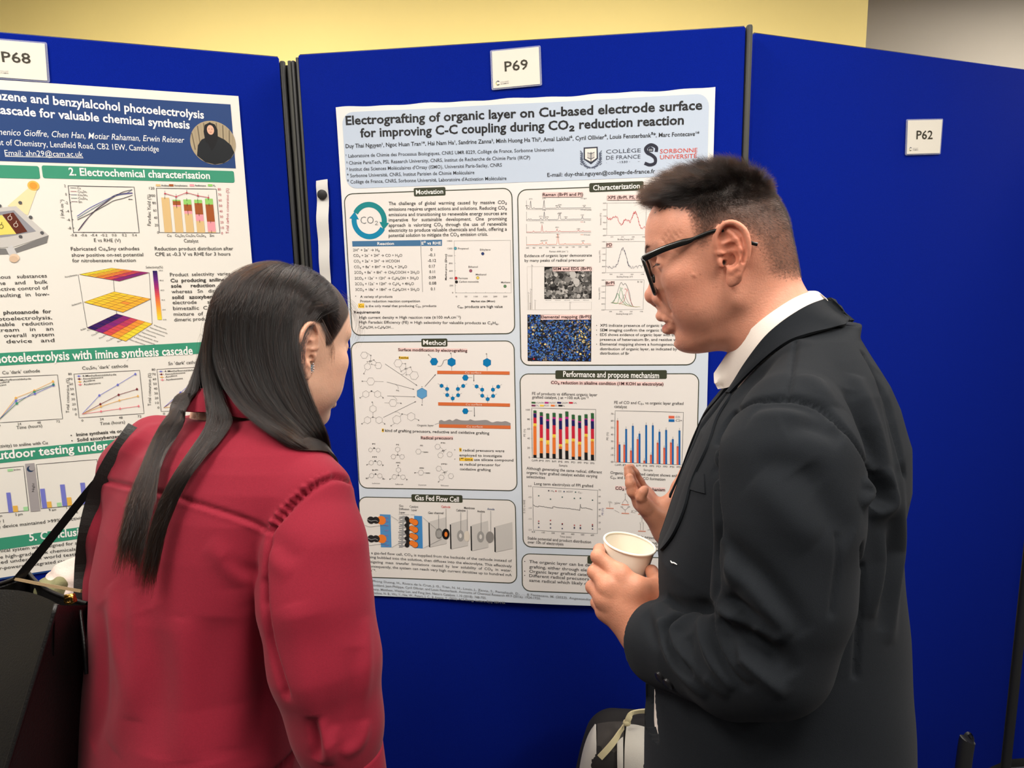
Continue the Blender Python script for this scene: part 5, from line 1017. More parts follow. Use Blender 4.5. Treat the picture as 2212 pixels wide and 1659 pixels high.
def head_sdf(P, fem=0.0, mouth=1.0, neck=None, ear=.068):
    """a head about the middle of the ears: x forward, y to its left, z up"""
    A = P.copy(); A[:, 1] = np.abs(A[:, 1]); k = 1 - .05 * fem
    d = s_ell(A, (.002, 0, .034), (.0865, .0735 * k, .0885))
    d = smin(d, s_ell(A, (.040, 0, .052), (.0555, .058 * k, .056)), .03)
    d = smin(d, s_ell(A, (-.038, 0, .005), (.044, .056, .055)), .03)
    d = smin(d, s_ell(A, (.036, 0, -.018), (.056, .0575 * k, .074)), .03)                       # face
    d = smin(d, s_rc(A, (.004, .046 * k, -.050), (.066, .018, -.092), .0165, .0155), .03)       # jaw
    d = smin(d, s_ell(A, (.040, 0, -.070), (.046, .044 * k, .036)), .025)
    d = smin(d, s_ell(A, (.0795, 0, -.094), (.0165, .020, .0150)), .018)                        # chin
    if not fem: d = smin(d, s_ell(A, (.034, 0, -.094), (.046, .040, .024)), .02)                # under the chin
    d = smin(d, s_ell(A, (.060, .047 * k, -.006), (.024, .017, .017)), .022)                    # cheekbone
    d = smin(d, s_ell(A, (.054, (.039 + .004 * fem) * k, -.042), (.030, .022, .031)), .022)                    # cheek
    d = smin(d, s_chain(A, [(.0905, .006, .037), (.087, .024, .042), (.075, .043, .039)], [.0085, .0085, .0075]), .014)   # brow
    d = smax(d, -s_ell(A, (.099, .031, .0195), (.0165, .0175, .0120)), .014)                    # eye socket
    lid = s_ell(A, (.0770, .0315, .0190), (.0135, .0165, .0125))
    slit = s_chain(A, [(.0905, .0215, .0165), (.0935, .0310, .0190), (.0850, .0445, .0178)], [.0012, .0030, .0012])
    lid = smax(lid, -slit, .0015); d = smin(d, lid, .005)
    # nose
    n = s_chain(A, [(.0880, 0, .0290), (.0905, 0, .0120), (.0985, 0, -.0070), (.1075, 0, -.0190)], [.0080, .0075, .0085, .0105], .006)
    n = smin(n, s_ell(A, (.1075, 0, -.0220), (.0112, .0125, .0105)), .006)
    n = smin(n, s_ell(A, (.0965, .0135, -.0265), (.0122, .0082, .0090)), .004)
    n = smin(n, s_ell(A, (.0870, .004, -.012), (.014, .014, .022)), .014)
    n = smin(n, s_rc(A, (.107, 0, -.031), (.097, 0, -.0350), .0042), .005)
    n = smax(n, -s_chain(A, [(.1065, .0055, -.0360), (.099, .0085, -.0345), (.097, .008, -.026)], [.0028, .0034, .002]), .003)
    d = smin(d, n, .009)
    d = smax(d, -s_chain(A, [(.0965, .0225, -.0215), (.0945, .0245, -.031), (.086, .0335, -.048)], .0024), .010)   # fold beside the nose
    # mouth
    d = smin(d, s_ell(A, (.0795, 0, -.048), (.0255, .028, .022)), .016)
    u = s_chain(A, [(.1050, 0, -.0520), (.1030, .009, -.0525), (.0950, .0190, -.0575), (.0870, .0265, -.0610)], [.0066, .0064, .0048, .0024], .004)
    w = s_chain(A, [(.0990, 0, -.0735), (.0965, .009, -.0730), (.0905, .0185, -.0690), (.0860, .0260, -.0625)], [.0086, .0084, .0060, .0026], .004)
    d = smin(d, u, .0040); d = smin(d, w, .0050)
    d = smax(d, -s_ell(A, (.0995, 0, -.0870), (.0080, .018, .0042)), .010)
    gap = s_chain(A, [(.104, 0, -.0618), (.0985, .010, -.0620), (.0880, .0215, -.0618)], [.0030 * mouth + .0006, .0026 * mouth + .0006, .0008])
    gap = np.minimum(gap, s_rc(A, (.100, 0, -.0620), (.080, 0, -.0625), .0024 * mouth + .0004)); d = smax(d, -gap, .0022)
    teeth = s_ell(A, (.0885, 0, -.0585), (.0100, .018, .0034)); d = np.minimum(d, teeth) if mouth > .5 else d
    if neck is not None: d = smin(d, s_chain(P, neck[0], neck[1], .02), .028)
    L = P.copy(); e = ear_sdf(L, ear, 1.0); L[:, 1] *= -1; e = np.minimum(e, ear_sdf(L, ear, 1.0))
    return smin(d, e, .0045)
# ------------------------------------------------------------------ the man
mat('skin', attr='skin', rough=0.46, spec=0.35, sss=0.18, bump=(420, 0.22, 4), vary=(90, 0.05))
mat('eyeball', attr='ink', rough=0.12, spec=0.6)
HM, YM = np.array([.3005, .9791, 1.5545 - 1.55 + EYE]), (164.437, 14.828, 0.0)
RM = rotm(YM)
def to_head(X): return ((X - HM) @ RM)
def from_head(X): return np.asarray(X) @ RM.T + HM
nb = to_head(P(1700, 800, .955)); nb2 = to_head(P(1716, 900, .96))
NECK_M = ([(-.032, 0, -.040), tuple(nb * .55 + np.array([-.036, 0, -.04]) * .45), tuple(nb), tuple(nb2)], [.054, .056, .052, .040])
man_head_local = lambda Q: head_sdf(Q, 0.0, 1.0, NECK_M, .0715)
def man_head(X): return man_head_local(((X - HM.astype(np.float32)) @ RM.astype(np.float32)).astype(np.float32))
def skin_colour(Q, base, fem=0.0):
    """pigment: lips, blush; painted shade: mouth, ear canals, nostrils; stubble shading is left to the hair itself"""
    n = len(Q); c = np.tile(np.array(base), (n, 1)); A = Q.copy(); A[:, 1] = np.abs(A[:, 1])
    def mixin(col, w): c[:] = c * (1 - w[:, None]) + np.array(col) * w[:, None]
    g = lambda p, r: np.exp(-((A - np.array(p)) ** 2 / np.array(r) ** 2).sum(1))
    rosy = np.array(base) * np.array([1.0, .80, .78])
    mixin(rosy, .55 * g((.10, 0, -.022), (.022, .022, .018))); mixin(rosy, .45 * g((.062, .05, -.02), (.03, .03, .03)))
    mixin(np.array(base) * np.array([1.0, .72, .66]), .75 * g((-.01, .082, .012), (.026, .014, .04)))
    lip = np.array(base) * np.array([.62, .40, .44])
    u = s_chain(A.astype(np.float32), [(.1055, 0, -.0535), (.1035, .009, -.0540), (.0960, .0190, -.0585), (.0875, .0260, -.0610)], [.0062, .0058, .0045, .0022])
    w = s_chain(A.astype(np.float32), [(.1005, 0, -.0705), (.0980, .009, -.0700), (.0920, .0185, -.0670), (.0865, .0255, -.0620)], [.0086, .0082, .0058, .0024])
    mixin(lip, 1 - smooth01(np.minimum(u, w), -.0016, .0012))
    inside = s_ell(A.astype(np.float32), (.0860, 0, -.0640), (.0135, .021, .0045)); mixin((.035, .010, .010), 1 - smooth01(inside, -.001, .001))  # shade inside the mouth, painted dark into the skin colour
    te = s_ell(A.astype(np.float32), (.0885, 0, -.0583), (.0104, .0185, .0037)); mixin((.72, .68, .60), 1 - smooth01(te, -.0001, .0008))
    mixin((.03, .012, .010), (1 - .6 * fem) * (1 - smooth01(s_rc(A.astype(np.float32), (.0045, .060, -.002), (.006, .070, -.002), .0036), -.0005, .0012)))  # dark of the ear canals painted in as shade, weaker on the woman
    mixin((.05, .02, .016), .9 * (1 - smooth01(s_chain(A.astype(np.float32), [(.1055, .0055, -.0350), (.099, .0085, -.0335)], .0022), 0, .0014)))  # nostril shade painted into the colour
    return c
V, Fs = sdf_mesh(man_head, HM - .17, HM + np.array([.18, .16, .17]), .0014)
cut = V[:, 2] > P(1700, 830, .955)[2]
hn = vnormals(V, Fs); Q = to_head(V)
base_m = rgb(212, 148, 122)
colr = skin_colour(Q, base_m)
# short hair roots darken the scalp: the shaved sides, then the eyebrow
HL = np.array([(.082, .086), (.066, .088), (.050, .084), (.0345, .076), (.034, .052), (.036, .030), (.033, .023), (.024, .0195), (.016, .021), (.006, .032), (-.006, .030), (-.022, .022), (-.034, .010), (-.040, -.010), (-.044, -.034), (-.056, -.044), (-.075, -.050), (-.13, -.056)])
def hairline(Qx):
    """how far inside the hair a place on the head is (metres, about)"""
    x, z = Qx[:, 0], Qx[:, 2]; zz = np.interp(x, HL[::-1, 0], HL[::-1, 1]); zz = np.where(x > .066, .088 + 2.0 * (x - .066), zz)
    d, _ = seg_dist(np.c_[x, z, 0 * x], np.c_[HL, np.zeros(len(HL))]); return np.where(z > zz, d, -d) + .0022 * np.sin(x * 900 + 3 * np.sin(z * 700)) + .0015 * np.sin(z * 1300)
ins = hairline(Q); ny = np.abs(Q[:, 1])
_A = Q.astype(np.float32).copy(); _A[:, 1] = np.abs(_A[:, 1]); earish = ear_sdf(_A, .0715) < .0022
fade = smooth01(ins, -.003, .020) * (~earish)
side = fade * (.68 + .26 * smooth01(Q[:, 2] + .25 * np.clip(-Q[:, 0] - .02, 0, .06), .015, .070))
rs = np.random.RandomState(4)
colr = colr * (1 - side[:, None]) + np.array(rgb(58, 43, 34)) * side[:, None]
topd = smooth01(Q[:, 2], .060, .088) * (ins > .002) * .9; colr = colr * (1 - topd[:, None]) + np.array(rgb(26, 20, 17)) * topd[:, None]
brow = np.exp(-(seg_dist(np.c_[Q[:, 0], ny, Q[:, 2]], [(.098, .010, .040), (.094, .026, .046), (.080, .045, .043)])[0] / .0055) ** 2) * .8
colr = colr * (1 - brow[:, None]) + np.array(rgb(50, 38, 32)) * brow[:, None]
for px, py, r, s in ((1500, 597, 3.2, .5), (1513, 593, 1.8, .6), (1548, 620, 1.6, .7), (1541, 621, 1.6, .4), (1484, 658, 1.8, .5), (1476, 548, 1.2, .5), (1526, 655, 1.6, .3), (1496, 667, 4, .18), (1450, 545, 5, .2), (1436, 520, 7, .12), (1460, 512, 6, .12), (1478, 600, 6, .15), (1505, 680, 6, .15), (1522, 676, 5, .12), (1575, 574, 1.0, .7)):
    X = on_surface(man_head, px, py); w = s * np.exp(-(vlen(V - X) / (r * .00068)) ** 2); colr = colr * (1 - w[:, None]) + (np.array(base_m) * np.array([.45, .28, .26])) * w[:, None]
# acne scars on the temple, a few dents
st = []
for px, py in ((1432, 520), (1440, 512), (1452, 516), (1458, 508), (1465, 514), (1448, 524), (1440, 530), (1458, 526), (1470, 505), (1450, 540), (1462, 546), (1500, 597), (1444, 504)):
    X = on_surface(man_head, px, py); st.append((np.array([X, X + RM[:, 2] * .003 + RM[:, 0] * .0015]), .0022, -.0006 if px != 1500 else .0007))
V = sculpt(V, hn, st)

# --- the frame of his body, traced levels of the jacket: (row in the photo, front, back, half width)
BY = 164.0; FD, LD = np.array([cd(BY), sd(BY), 0]), np.array([-sd(BY), cd(BY), 0])
MD = 0.95
LEV = [(700, 1738, 1836, .050), (725, 1708, 1851, .085), (755, 1664, 1870, .118), (785, 1632, 1888, .146), (815, 1602, 1904, .166), (860, 1562, 1920, .178), (930, 1512, 1936, .188), (1010, 1480, 1932, .192), (1100, 1449, 1910, .190), (1180, 1424, 1914, .185), (1300, 1424, 1924, .182), (1450, 1398, 1930, .186), (1659, 1394, 1938, .194), (1900, 1398, 1940, .200)]
def levels(lev, depth, fd, ld):
    T = []
    for py, xf, xb, b in lev:
        A, B = P(xf, py, depth), P(xb, py, depth); hx = abs(B[0] - A[0]) / 2
        a = math.sqrt(max(hx ** 2 - (ld[0] * b) ** 2, .0016)) / abs(fd[0]); m = (A + B) / 2
        T.append((m[2], m[0], m[1], a, b))
    return np.array(sorted(T))
TM = levels(LEV, MD, FD, LD)
def stack_sdf(X, T, fd, ld, grow=0.0, p=2.35):
    z = X[:, 2]; cx, cy, a, b = [np.interp(z, T[:, 0], T[:, k]) for k in (1, 2, 3, 4)]
    dx, dy = X[:, 0] - cx, X[:, 1] - cy
    u, v = np.abs(dx * fd[0] + dy * fd[1]), np.abs(dx * ld[0] + dy * ld[1])
    a = np.maximum(a + grow, .01); b = np.maximum(b + grow, .01)
    k0 = ((u / a) ** p + (v / b) ** p) ** (1 / p) + 1e-6
    gx, gy = (u / a) ** (p - 1) / a, (v / b) ** (p - 1) / b; gr = np.sqrt(gx * gx + gy * gy) / k0 ** (p - 1)
    d = (k0 - 1) / np.maximum(gr, 1e-4)
    return np.maximum(np.clip(d, -.2, .6), np.maximum(z - T[-1, 0], T[0, 0] - z) * 1.0)
S_L = [P(1712, 925, .795), P(1703, 1010, .765), P(1699, 1130, .755), P(1688, 1280, .752), P(1660, 1412, .758)]; R_L = [.062, .071, .0705, .0665, .063]
E_L = [P(1660, 1412, .758), P(1585, 1430, .788), P(1500, 1406, .842), P(1452, 1392, .886), P(1421, 1387, .916)]; RE_L = [.063, .0565, .0500, .0508, .0515]
cR = P(1690, 930, MD)
S_R = [cR - LD * .150 - ZA * .01, cR - LD * .185 + FD * .02 - ZA * .14, cR - LD * .185 + FD * .03 - ZA * .275, P(1530, 1205, 1.16), P(1472, 1166, 1.195)]; R_R = [.066, .066, .060, .050, .044]
NKM = [from_head(p) for p in NECK_M[0]]
def arms_sdf(X, dr=0.0):
    d = s_chain(X, S_L, [r + dr for r in R_L], .03); d = smin(d, s_chain(X, E_L, [r + dr for r in RE_L], .02), .02)
    return np.minimum(d, s_chain(X, S_R, [r + dr for r in R_R], .03))
zV0, zV1 = P(1427, 1190, MD)[2], P(1575, 800, MD)[2]
_mir = lambda p: p - 2 * ((p - NKM[2])[:2] @ LD[:2]) * LD
TRAP = [(P(1756, 758, .905), P(1714, 885, .80))]; TRAP.append((_mir(TRAP[0][0]), _mir(TRAP[0][1])))
NKA = [NKM[0], NKM[1], NKM[2], NKM[3]]
neck_f = lambda X: s_chain(np.asarray(X, np.float32), NKA, [.058, .060, .0665, .070])
def base_f(X):
    X = np.asarray(X, np.float32); d = stack_sdf(X, TM, FD, LD)
    for s_ in (1, -1): d = smin(d, s_rc(X, cR + LD * s_ * .13 + ZA * .035, cR + LD * s_ * .165, .048, .055), .03)
    for A_, B_ in TRAP: d = smin(d, s_rc(X, A_, B_, .030, .046), .035)
    return smin(smin(d, arms_sdf(X), .022), s_chain(X, NKA, [.060, .066, .076, .080]), .03)
FILL = [on_surface(base_f, x, y, -.0125) for x, y in ((1590, 852), (1612, 824), (1640, 796), (1676, 768), (1716, 745))]; FILL2 = [_mir(p) for p in FILL]
def jacket_sdf(X):
    d = stack_sdf(X, TM, FD, LD)
    for s_ in (1, -1): d = smin(d, s_rc(X, cR + LD * s_ * .13 + ZA * .035, cR + LD * s_ * .165 + ZA * .000, .048, .055), .03)
    for A_, B_ in TRAP: d = smin(d, s_rc(X, A_, B_, .030, .046), .035)
    d = smin(d, arms_sdf(X), .009)
    z = X[:, 2]; cx, cy, a = [np.interp(z, TM[:, 0], TM[:, k]) for k in (1, 2, 3)]
    fr = (X[:, 0] - cx) * FD[0] + (X[:, 1] - cy) * FD[1]; la = (X[:, 0] - cx) * LD[0] + (X[:, 1] - cy) * LD[1]
    wv = .026 * np.clip((z - zV0) / (zV1 - zV0), -.4, 1.2)
    vcut = np.maximum(np.abs(la) - wv, -(fr - .5 * a)); d = smax(d, -vcut, .006)
    neck = s_chain(X, [NKM[1] + ZA * .03, NKM[2] + ZA * .02, NKM[3] + ZA * .02], [.066, .042, .030]); d = smax(d, -neck, .012)
    for q_ in (FILL, FILL2): d = smin(d, s_chain(X, q_, .0140), .012)
    for cu, cv in ((E_L[-1], E_L[-1] - E_L[-2]), (S_R[-1], S_R[-1] - S_R[-2])):    # cuffs: cut square and hollow
        n = cv / np.linalg.norm(cv); t = (X - cu.astype(np.float32)) @ n.astype(np.float32); near = vlen(X - cu.astype(np.float32)) < .12
        d = np.where(near, smax(d, t, .004), d)
        hollow = s_rc(X, cu - n * .05, cu + n * .05, .0455 if cu is E_L[-1] else .036); d = smax(d, -hollow, .003)
    return d
def shirt_sdf(X):
    d = stack_sdf(X, TM, FD, LD, -.013); nk = s_chain(X, [NKM[1], NKM[2], NKM[3]], [.062, .062, .064])
    d = smin(d, nk, .02); top = P(1690, 735, MD)[2]
    return smax(d, (X[:, 2] - top), .01)
jf = lambda X: jacket_sdf(np.asarray(X, np.float32))
lo, hi = np.array([-.10, .45, .55]), np.array([.75, 1.45, 1.80])
JV, JF = sdf_mesh(jacket_sdf, lo, hi, .0033)
JN = vnormals(JV, JF)
Zc1, Zc2 = lambda x, y: (1420 + x * .27125, 620 + y * .27125), lambda x, y: (1400 + x * .28029, 1000 + y * .28029)
Zc8 = lambda x, y: (1300 + x * .22841, 1280 + y * .22841)
tr = lambda Zf, pts, n=26: trace(jf, [Zf(*p) for p in pts], n)
STR = [  # shade grooves at the arm's edges, then seams
    (trace(jf, [(1440, 1293), (1462, 1305), (1490, 1310), (1520, 1310), (1541, 1312)], 20), .0065, -.0085, 1), (trace(jf, [(1541, 1010), (1543, 1090), (1547, 1140), (1543, 1200), (1546, 1262), (1539, 1300)], 30), .008, -.0075, 1),  # valleys carved to darken the forearm's top and the sleeve's front edge
    (tr(Zc1, [(1100, 430), (1070, 680), (1040, 865)]), .0032, -.0024),
    (tr(Zc1, [(465, 1659), (470, 1340), (500, 1180), (560, 1060), (650, 970), (760, 905), (900, 880), (1040, 870), (1180, 890), (1320, 950), (1450, 1080), (1580, 1230), (1660, 1370), (1690, 1500), (1680, 1659)], 60), .0042, -.0042),
    (tr(Zc1, [(1640, 530), (1730, 680), (1850, 900), (1930, 1250), (1970, 1500)]), .0036, -.0026),
    # folds of the upper sleeve, the back, the elbow
    (tr(Zc1, [(760, 960), (1000, 930), (1240, 960), (1400, 1080)]), .014, -.0040, 1),
    (tr(Zc1, [(760, 1010), (1000, 1000), (1200, 1050)]), .016, .0030, 1),
    (tr(Zc1, [(1000, 1120), (1180, 1080), (1360, 1140), (1480, 1240)]), .016, -.0040, 1),
    (tr(Zc1, [(760, 1400), (1100, 1440), (1300, 1600)]), .018, -.0025, 1),
    (tr(Zc1, [(1580, 700), (1660, 900), (1760, 1250), (1830, 1600)]), .012, .0042, 1), (tr(Zc1, [(1520, 820), (1580, 1000), (1700, 1280), (1800, 1500)]), .012, -.0048, 1),
    (tr(Zc1, [(1740, 650), (1830, 900), (1890, 1200), (1920, 1500)]), .010, -.0030, 1), (tr(Zc1, [(1200, 700), (1300, 820), (1400, 950)]), .014, .0030, 1),
    (tr(Zc2, [(1820, 40), (1860, 220), (1850, 340), (1700, 390)]), .010, .0060, 1), (tr(Zc2, [(1760, 60), (1770, 220), (1720, 340)]), .012, -.0070, 1), (tr(Zc2, [(1660, 120), (1690, 220), (1640, 330)]), .008, .0050, 1),
    (tr(Zc2, [(1940, 100), (1940, 500), (1900, 900), (1870, 1400)]), .014, .0045, 1), (tr(Zc2, [(1820, 500), (1790, 800), (1720, 1200)]), .014, .0040, 1), (tr(Zc2, [(1880, 420), (1850, 800), (1800, 1300)]), .012, -.0040, 1), (tr(Zc2, [(1650, 650), (1640, 1000), (1600, 1640)]), .004, -.0026),
    (tr(Zc2, [(1480, 580), (1460, 800), (1420, 1160)]), .004, -.0016),
    (tr(Zc2, [(1180, 40), (1300, 200), (1450, 450), (1590, 560)]), .020, -.0045, 1), (tr(Zc2, [(820, 120), (1100, 420), (1300, 600)]), .020, .0030, 1), (tr(Zc2, [(560, 600), (720, 740), (900, 920), (1060, 1130), (1200, 1330)]), .013, -.0055, 1), (tr(Zc2, [(600, 760), (800, 930), (960, 1150), (1100, 1350)]), .015, .0045, 1),
    (tr(Zc2, [(560, 560), (640, 760), (660, 960)]), .010, .0040, 1), (tr(Zc2, [(620, 1000), (700, 1160), (820, 1280)]), .010, -.0045, 1),
    (tr(Zc2, [(530, 1110), (700, 1190), (880, 1310), (1010, 1430)], 20), .010, .0075, 1), (tr(Zc2, [(520, 1180), (640, 1290), (900, 1450), (1050, 1560)], 20), .009, -.0060, 1), (tr(Zc2, [(540, 1060), (680, 1110), (830, 1210), (1000, 1340)], 20), .009, -.0050, 1),
    (tr(Zc8, [(1080, 200), (1140, 330), (1250, 520), (1400, 680), (1740, 990)], 24), .008, .0050, 1), (tr(Zc8, [(1100, 250), (1190, 420), (1310, 640)], 20), .006, -.0060, 1), (tr(Zc8, [(1260, 200), (1500, 420), (1680, 640), (1800, 800)], 24), .012, -.0055, 1),
    (tr(Zc8, [(930, 220), (960, 400), (1050, 640), (1250, 920)], 24), .008, .0050, 1), (tr(Zc8, [(1030, 200), (1060, 420), (1180, 700), (1400, 930)], 24), .007, -.0050, 1), (tr(Zc8, [(1060, 250), (1110, 470), (1250, 720), (1420, 860)], 20), .007, .0035, 1),
    (tr(Zc8, [(850, 170), (700, 220), (620, 290), (620, 430), (740, 640), (880, 800)], 30), .0062, -.0085, 1), (tr(Zc8, [(860, 180), (760, 280), (680, 400), (790, 590), (980, 780), (1200, 980)], 30), .010, .0055, 1), (tr(Zc8, [(560, 250), (590, 420), (680, 640), (850, 850), (1000, 980)], 30), .009, .0050, 1), (tr(Zc8, [(800, 420), (850, 620), (1010, 800)], 20), .008, -.0040, 1),
    (tr(Zc8, [(420, 180), (470, 360), (560, 520)], 16), .010, -.0022, 1), (tr(Zc8, [(520, 90), (520, 220), (560, 330)], 16), .009, .0022, 1),
]
JV = sculpt(JV, JN, [(s_[0], s_[1] * .92, s_[2] * 1.9) + tuple(s_[3:]) for s_ in STR])
JN = vnormals(JV, JF)
nzf = np.sin(JV[:, 0] * 31 + 2 * np.sin(JV[:, 2] * 17)) * np.sin(JV[:, 2] * 23 + JV[:, 1] * 19) * .0011
JV = JV + JN * nzf[:, None]
mat('suit_cloth', rgb(27, 30, 34), 0.85, spec=0.08, sheen=0.03, bump=(1500, 0.25, 2), vary=(700, 0.10))
mat('white_cotton', rgb(236, 226, 216), 0.75, spec=0.25, bump=(900, 0.12, 2))
mat('dark_button', rgb(22, 22, 24), 0.35)

# --- body under the clothes: head and hands are what shows
HL_W = P(1396, 1376, .966)
def hand_left(X):
    f_ = [([P(1338, 1240, .975), P(1292, 1202, .988), P(1295, 1188, 1.058), P(1322, 1186, 1.108)], [.0112, .0102, .0090, .0080]),
          ([P(1314, 1266, .970), P(1285, 1236, .986), P(1290, 1226, 1.052), P(1320, 1228, 1.100)], [.0112, .0102, .0090, .0080]),
          ([P(1305, 1293, .974), P(1280, 1268, .992), P(1290, 1261, 1.045), P(1322, 1264, 1.090)], [.0108, .0096, .0086, .0076]),
          ([P(1308, 1320, .982), P(1289, 1302, 1.000), P(1297, 1296, 1.042), P(1322, 1298, 1.080)], [.0098, .0084, .0076, .0068])]
    d = None
    for pts, r in f_:
        e = s_chain(X, pts, r, .004); e = smin(e, s_ell(X, pts[0] - 0 * ZA, (.0118, .0118, .0118)), .004); d = e if d is None else smin(d, e, .0028)
    palm = None
    for (pts, r), wo in zip(f_, ((-6, -6), (-2, -2), (0, 4), (-4, 8))):
        e = s_rc(X, pts[0], HL_W + P(wo[0] + 1106, wo[1] + 829.5, .95) - P(1106, 829.5, .95), r[0] * 1.12, .021); palm = e if palm is None else smin(palm, e, .016)
    palm = smin(palm, s_rc(X, P(1345, 1300, .992), P(1385, 1350, .980), .020, .023), .02)
    palm = smin(palm, s_chain(X, [P(1334, 1258, .980), P(1372, 1268, .968), P(1414, 1272, .984)], [.0125, .0150, .0140], .01), .016)
    d = smin(d, palm, .012)
    th = s_chain(X, [P(1398, 1350, .975), P(1420, 1300, .990), P(1421, 1262, 1.005), P(1408, 1234, 1.030)], [.0200, .0150, .0118, .0098], .008); d = smin(d, th, .016)
    return smin(d, s_rc(X, HL_W, P(1470, 1400, .90), .0265, .032), .02)
def hand_right(X):
    W_ = P(1446, 1146, 1.20)
    f_ = [([P(1394, 1094, 1.178), P(1384, 1074, 1.168), P(1388, 1064, 1.166), P(1392, 1058, 1.168)], [.0100, .0086, .0078, .0070]),
          ([P(1384, 1086, 1.190), P(1367, 1062, 1.180), P(1362, 1045, 1.180), P(1360, 1033, 1.184)], [.0108, .0096, .0086, .0076]),
          ([P(1388, 1077, 1.206), P(1368, 1047, 1.198), P(1360, 1025, 1.198), P(1357, 1012, 1.202)], [.0108, .0096, .0086, .0076]),
          ([P(1398, 1070, 1.222), P(1380, 1042, 1.222), P(1370, 1023, 1.220), P(1363, 1011, 1.220)], [.0106, .0094, .0084, .0074])]
    d = None
    for pts, r in f_: e = s_chain(X, pts, r, .004); d = e if d is None else smin(d, e, .0026)
    palm = None
    for (pts, r) in f_: e = s_rc(X, pts[0], W_ + (pts[0] - P(1390, 1082, 1.2)) * .35, r[0] * 1.12, .0190); palm = e if palm is None else smin(palm, e, .014)
    d = smin(d, palm, .010)
    th = s_chain(X, [P(1440, 1118, 1.200), P(1450, 1086, 1.206), P(1466, 1052, 1.212), P(1480, 1016, 1.216)], [.0185, .0140, .0112, .0088], .008); d = smin(d, th, .018)
    return smin(d, s_rc(X, W_, P(1490, 1176, 1.19), .0240, .030), .02)
HIP = np.array([TM[0, 1], TM[0, 2]])
def legs_sdf(X, HIPx, ld, fd, r0, r1, zt, sp=.095):
    d = None
    for s_ in (1, -1):
        a = np.array([*(HIPx + ld[:2] * sp * s_), zt]); k_ = np.array([*(HIPx + ld[:2] * (sp + .01) * s_ + fd[:2] * .02), .48]); b = np.array([*(HIPx + ld[:2] * (sp + .02) * s_ - fd[:2] * .01), .09])
        e = s_chain(X, [a, k_, b], [r0, r0 * .72, r1], .02); d = e if d is None else smin(d, e, .02)
    return d
def man_core(X):
    d = stack_sdf(X, TM, FD, LD, -.028); d = smin(d, s_chain(X, [NKM[2], NKM[3]], [.044, .044]), .03)
    d = smin(d, arms_sdf(X, -.030), .03); return smin(d, legs_sdf(X, HIP, LD, FD, .075, .042, .86), .04)
def man_body(X):
    X = np.asarray(X, np.float32); return np.minimum(np.minimum(man_core(X), hand_left(X)), hand_right(X))
MAN0 = np.array([HIP[0], HIP[1], 0.0])
keep = lambda V, Fs, m: (V, Fs[m[Fs].all(1)])
parts = [(V, Fs, colr)]
for fn, lo_, hi_ in ((hand_left, P(1355, 1290, 1.0) - .12, P(1355, 1290, 1.0) + .12), (hand_right, P(1420, 1080, 1.2) - .11, P(1420, 1080, 1.2) + .11)):
    v, f = sdf_mesh(fn, lo_, hi_, .0016); parts.append((v, f, np.tile(np.array(rgb(200, 138, 110)), (len(v), 1))))
v, f = sdf_mesh(man_core, np.array([-.1, .4, .05]), np.array([.8, 1.5, 1.62]), .011); parts.append((v, f, np.tile(np.array(base_m), (len(v), 1))))
def join(parts, origin):
    o = 0; VV, FF, CC = [], [], []
    for v, f, c in parts: VV.append(v - origin); FF.append(f + o); CC.append(c); o += len(v)
    return np.concatenate(VV), np.concatenate(FF), np.concatenate(CC)
v, f, c = join(parts, MAN0)
man = mesh('person', v, f, MATS['skin'], None, True, {'skin': c}); man.location = MAN0
tag(man, 'man in glasses and charcoal blazer holding a paper cup and gesturing at the poster', 'person', 'people at the posters')
def child(name, V, Fs, m, parent, origin, smooth=True, attr=None): return mesh(name, np.asarray(V) - origin, Fs, m, parent, smooth, attr)
jk = child('blazer', JV, JF, MATS['suit_cloth'], man, MAN0)
SV, SF = sdf_mesh(shirt_sdf, lo, hi, .006)
sh_ = child('shirt', SV, SF, MATS['white_cotton'], man, MAN0)
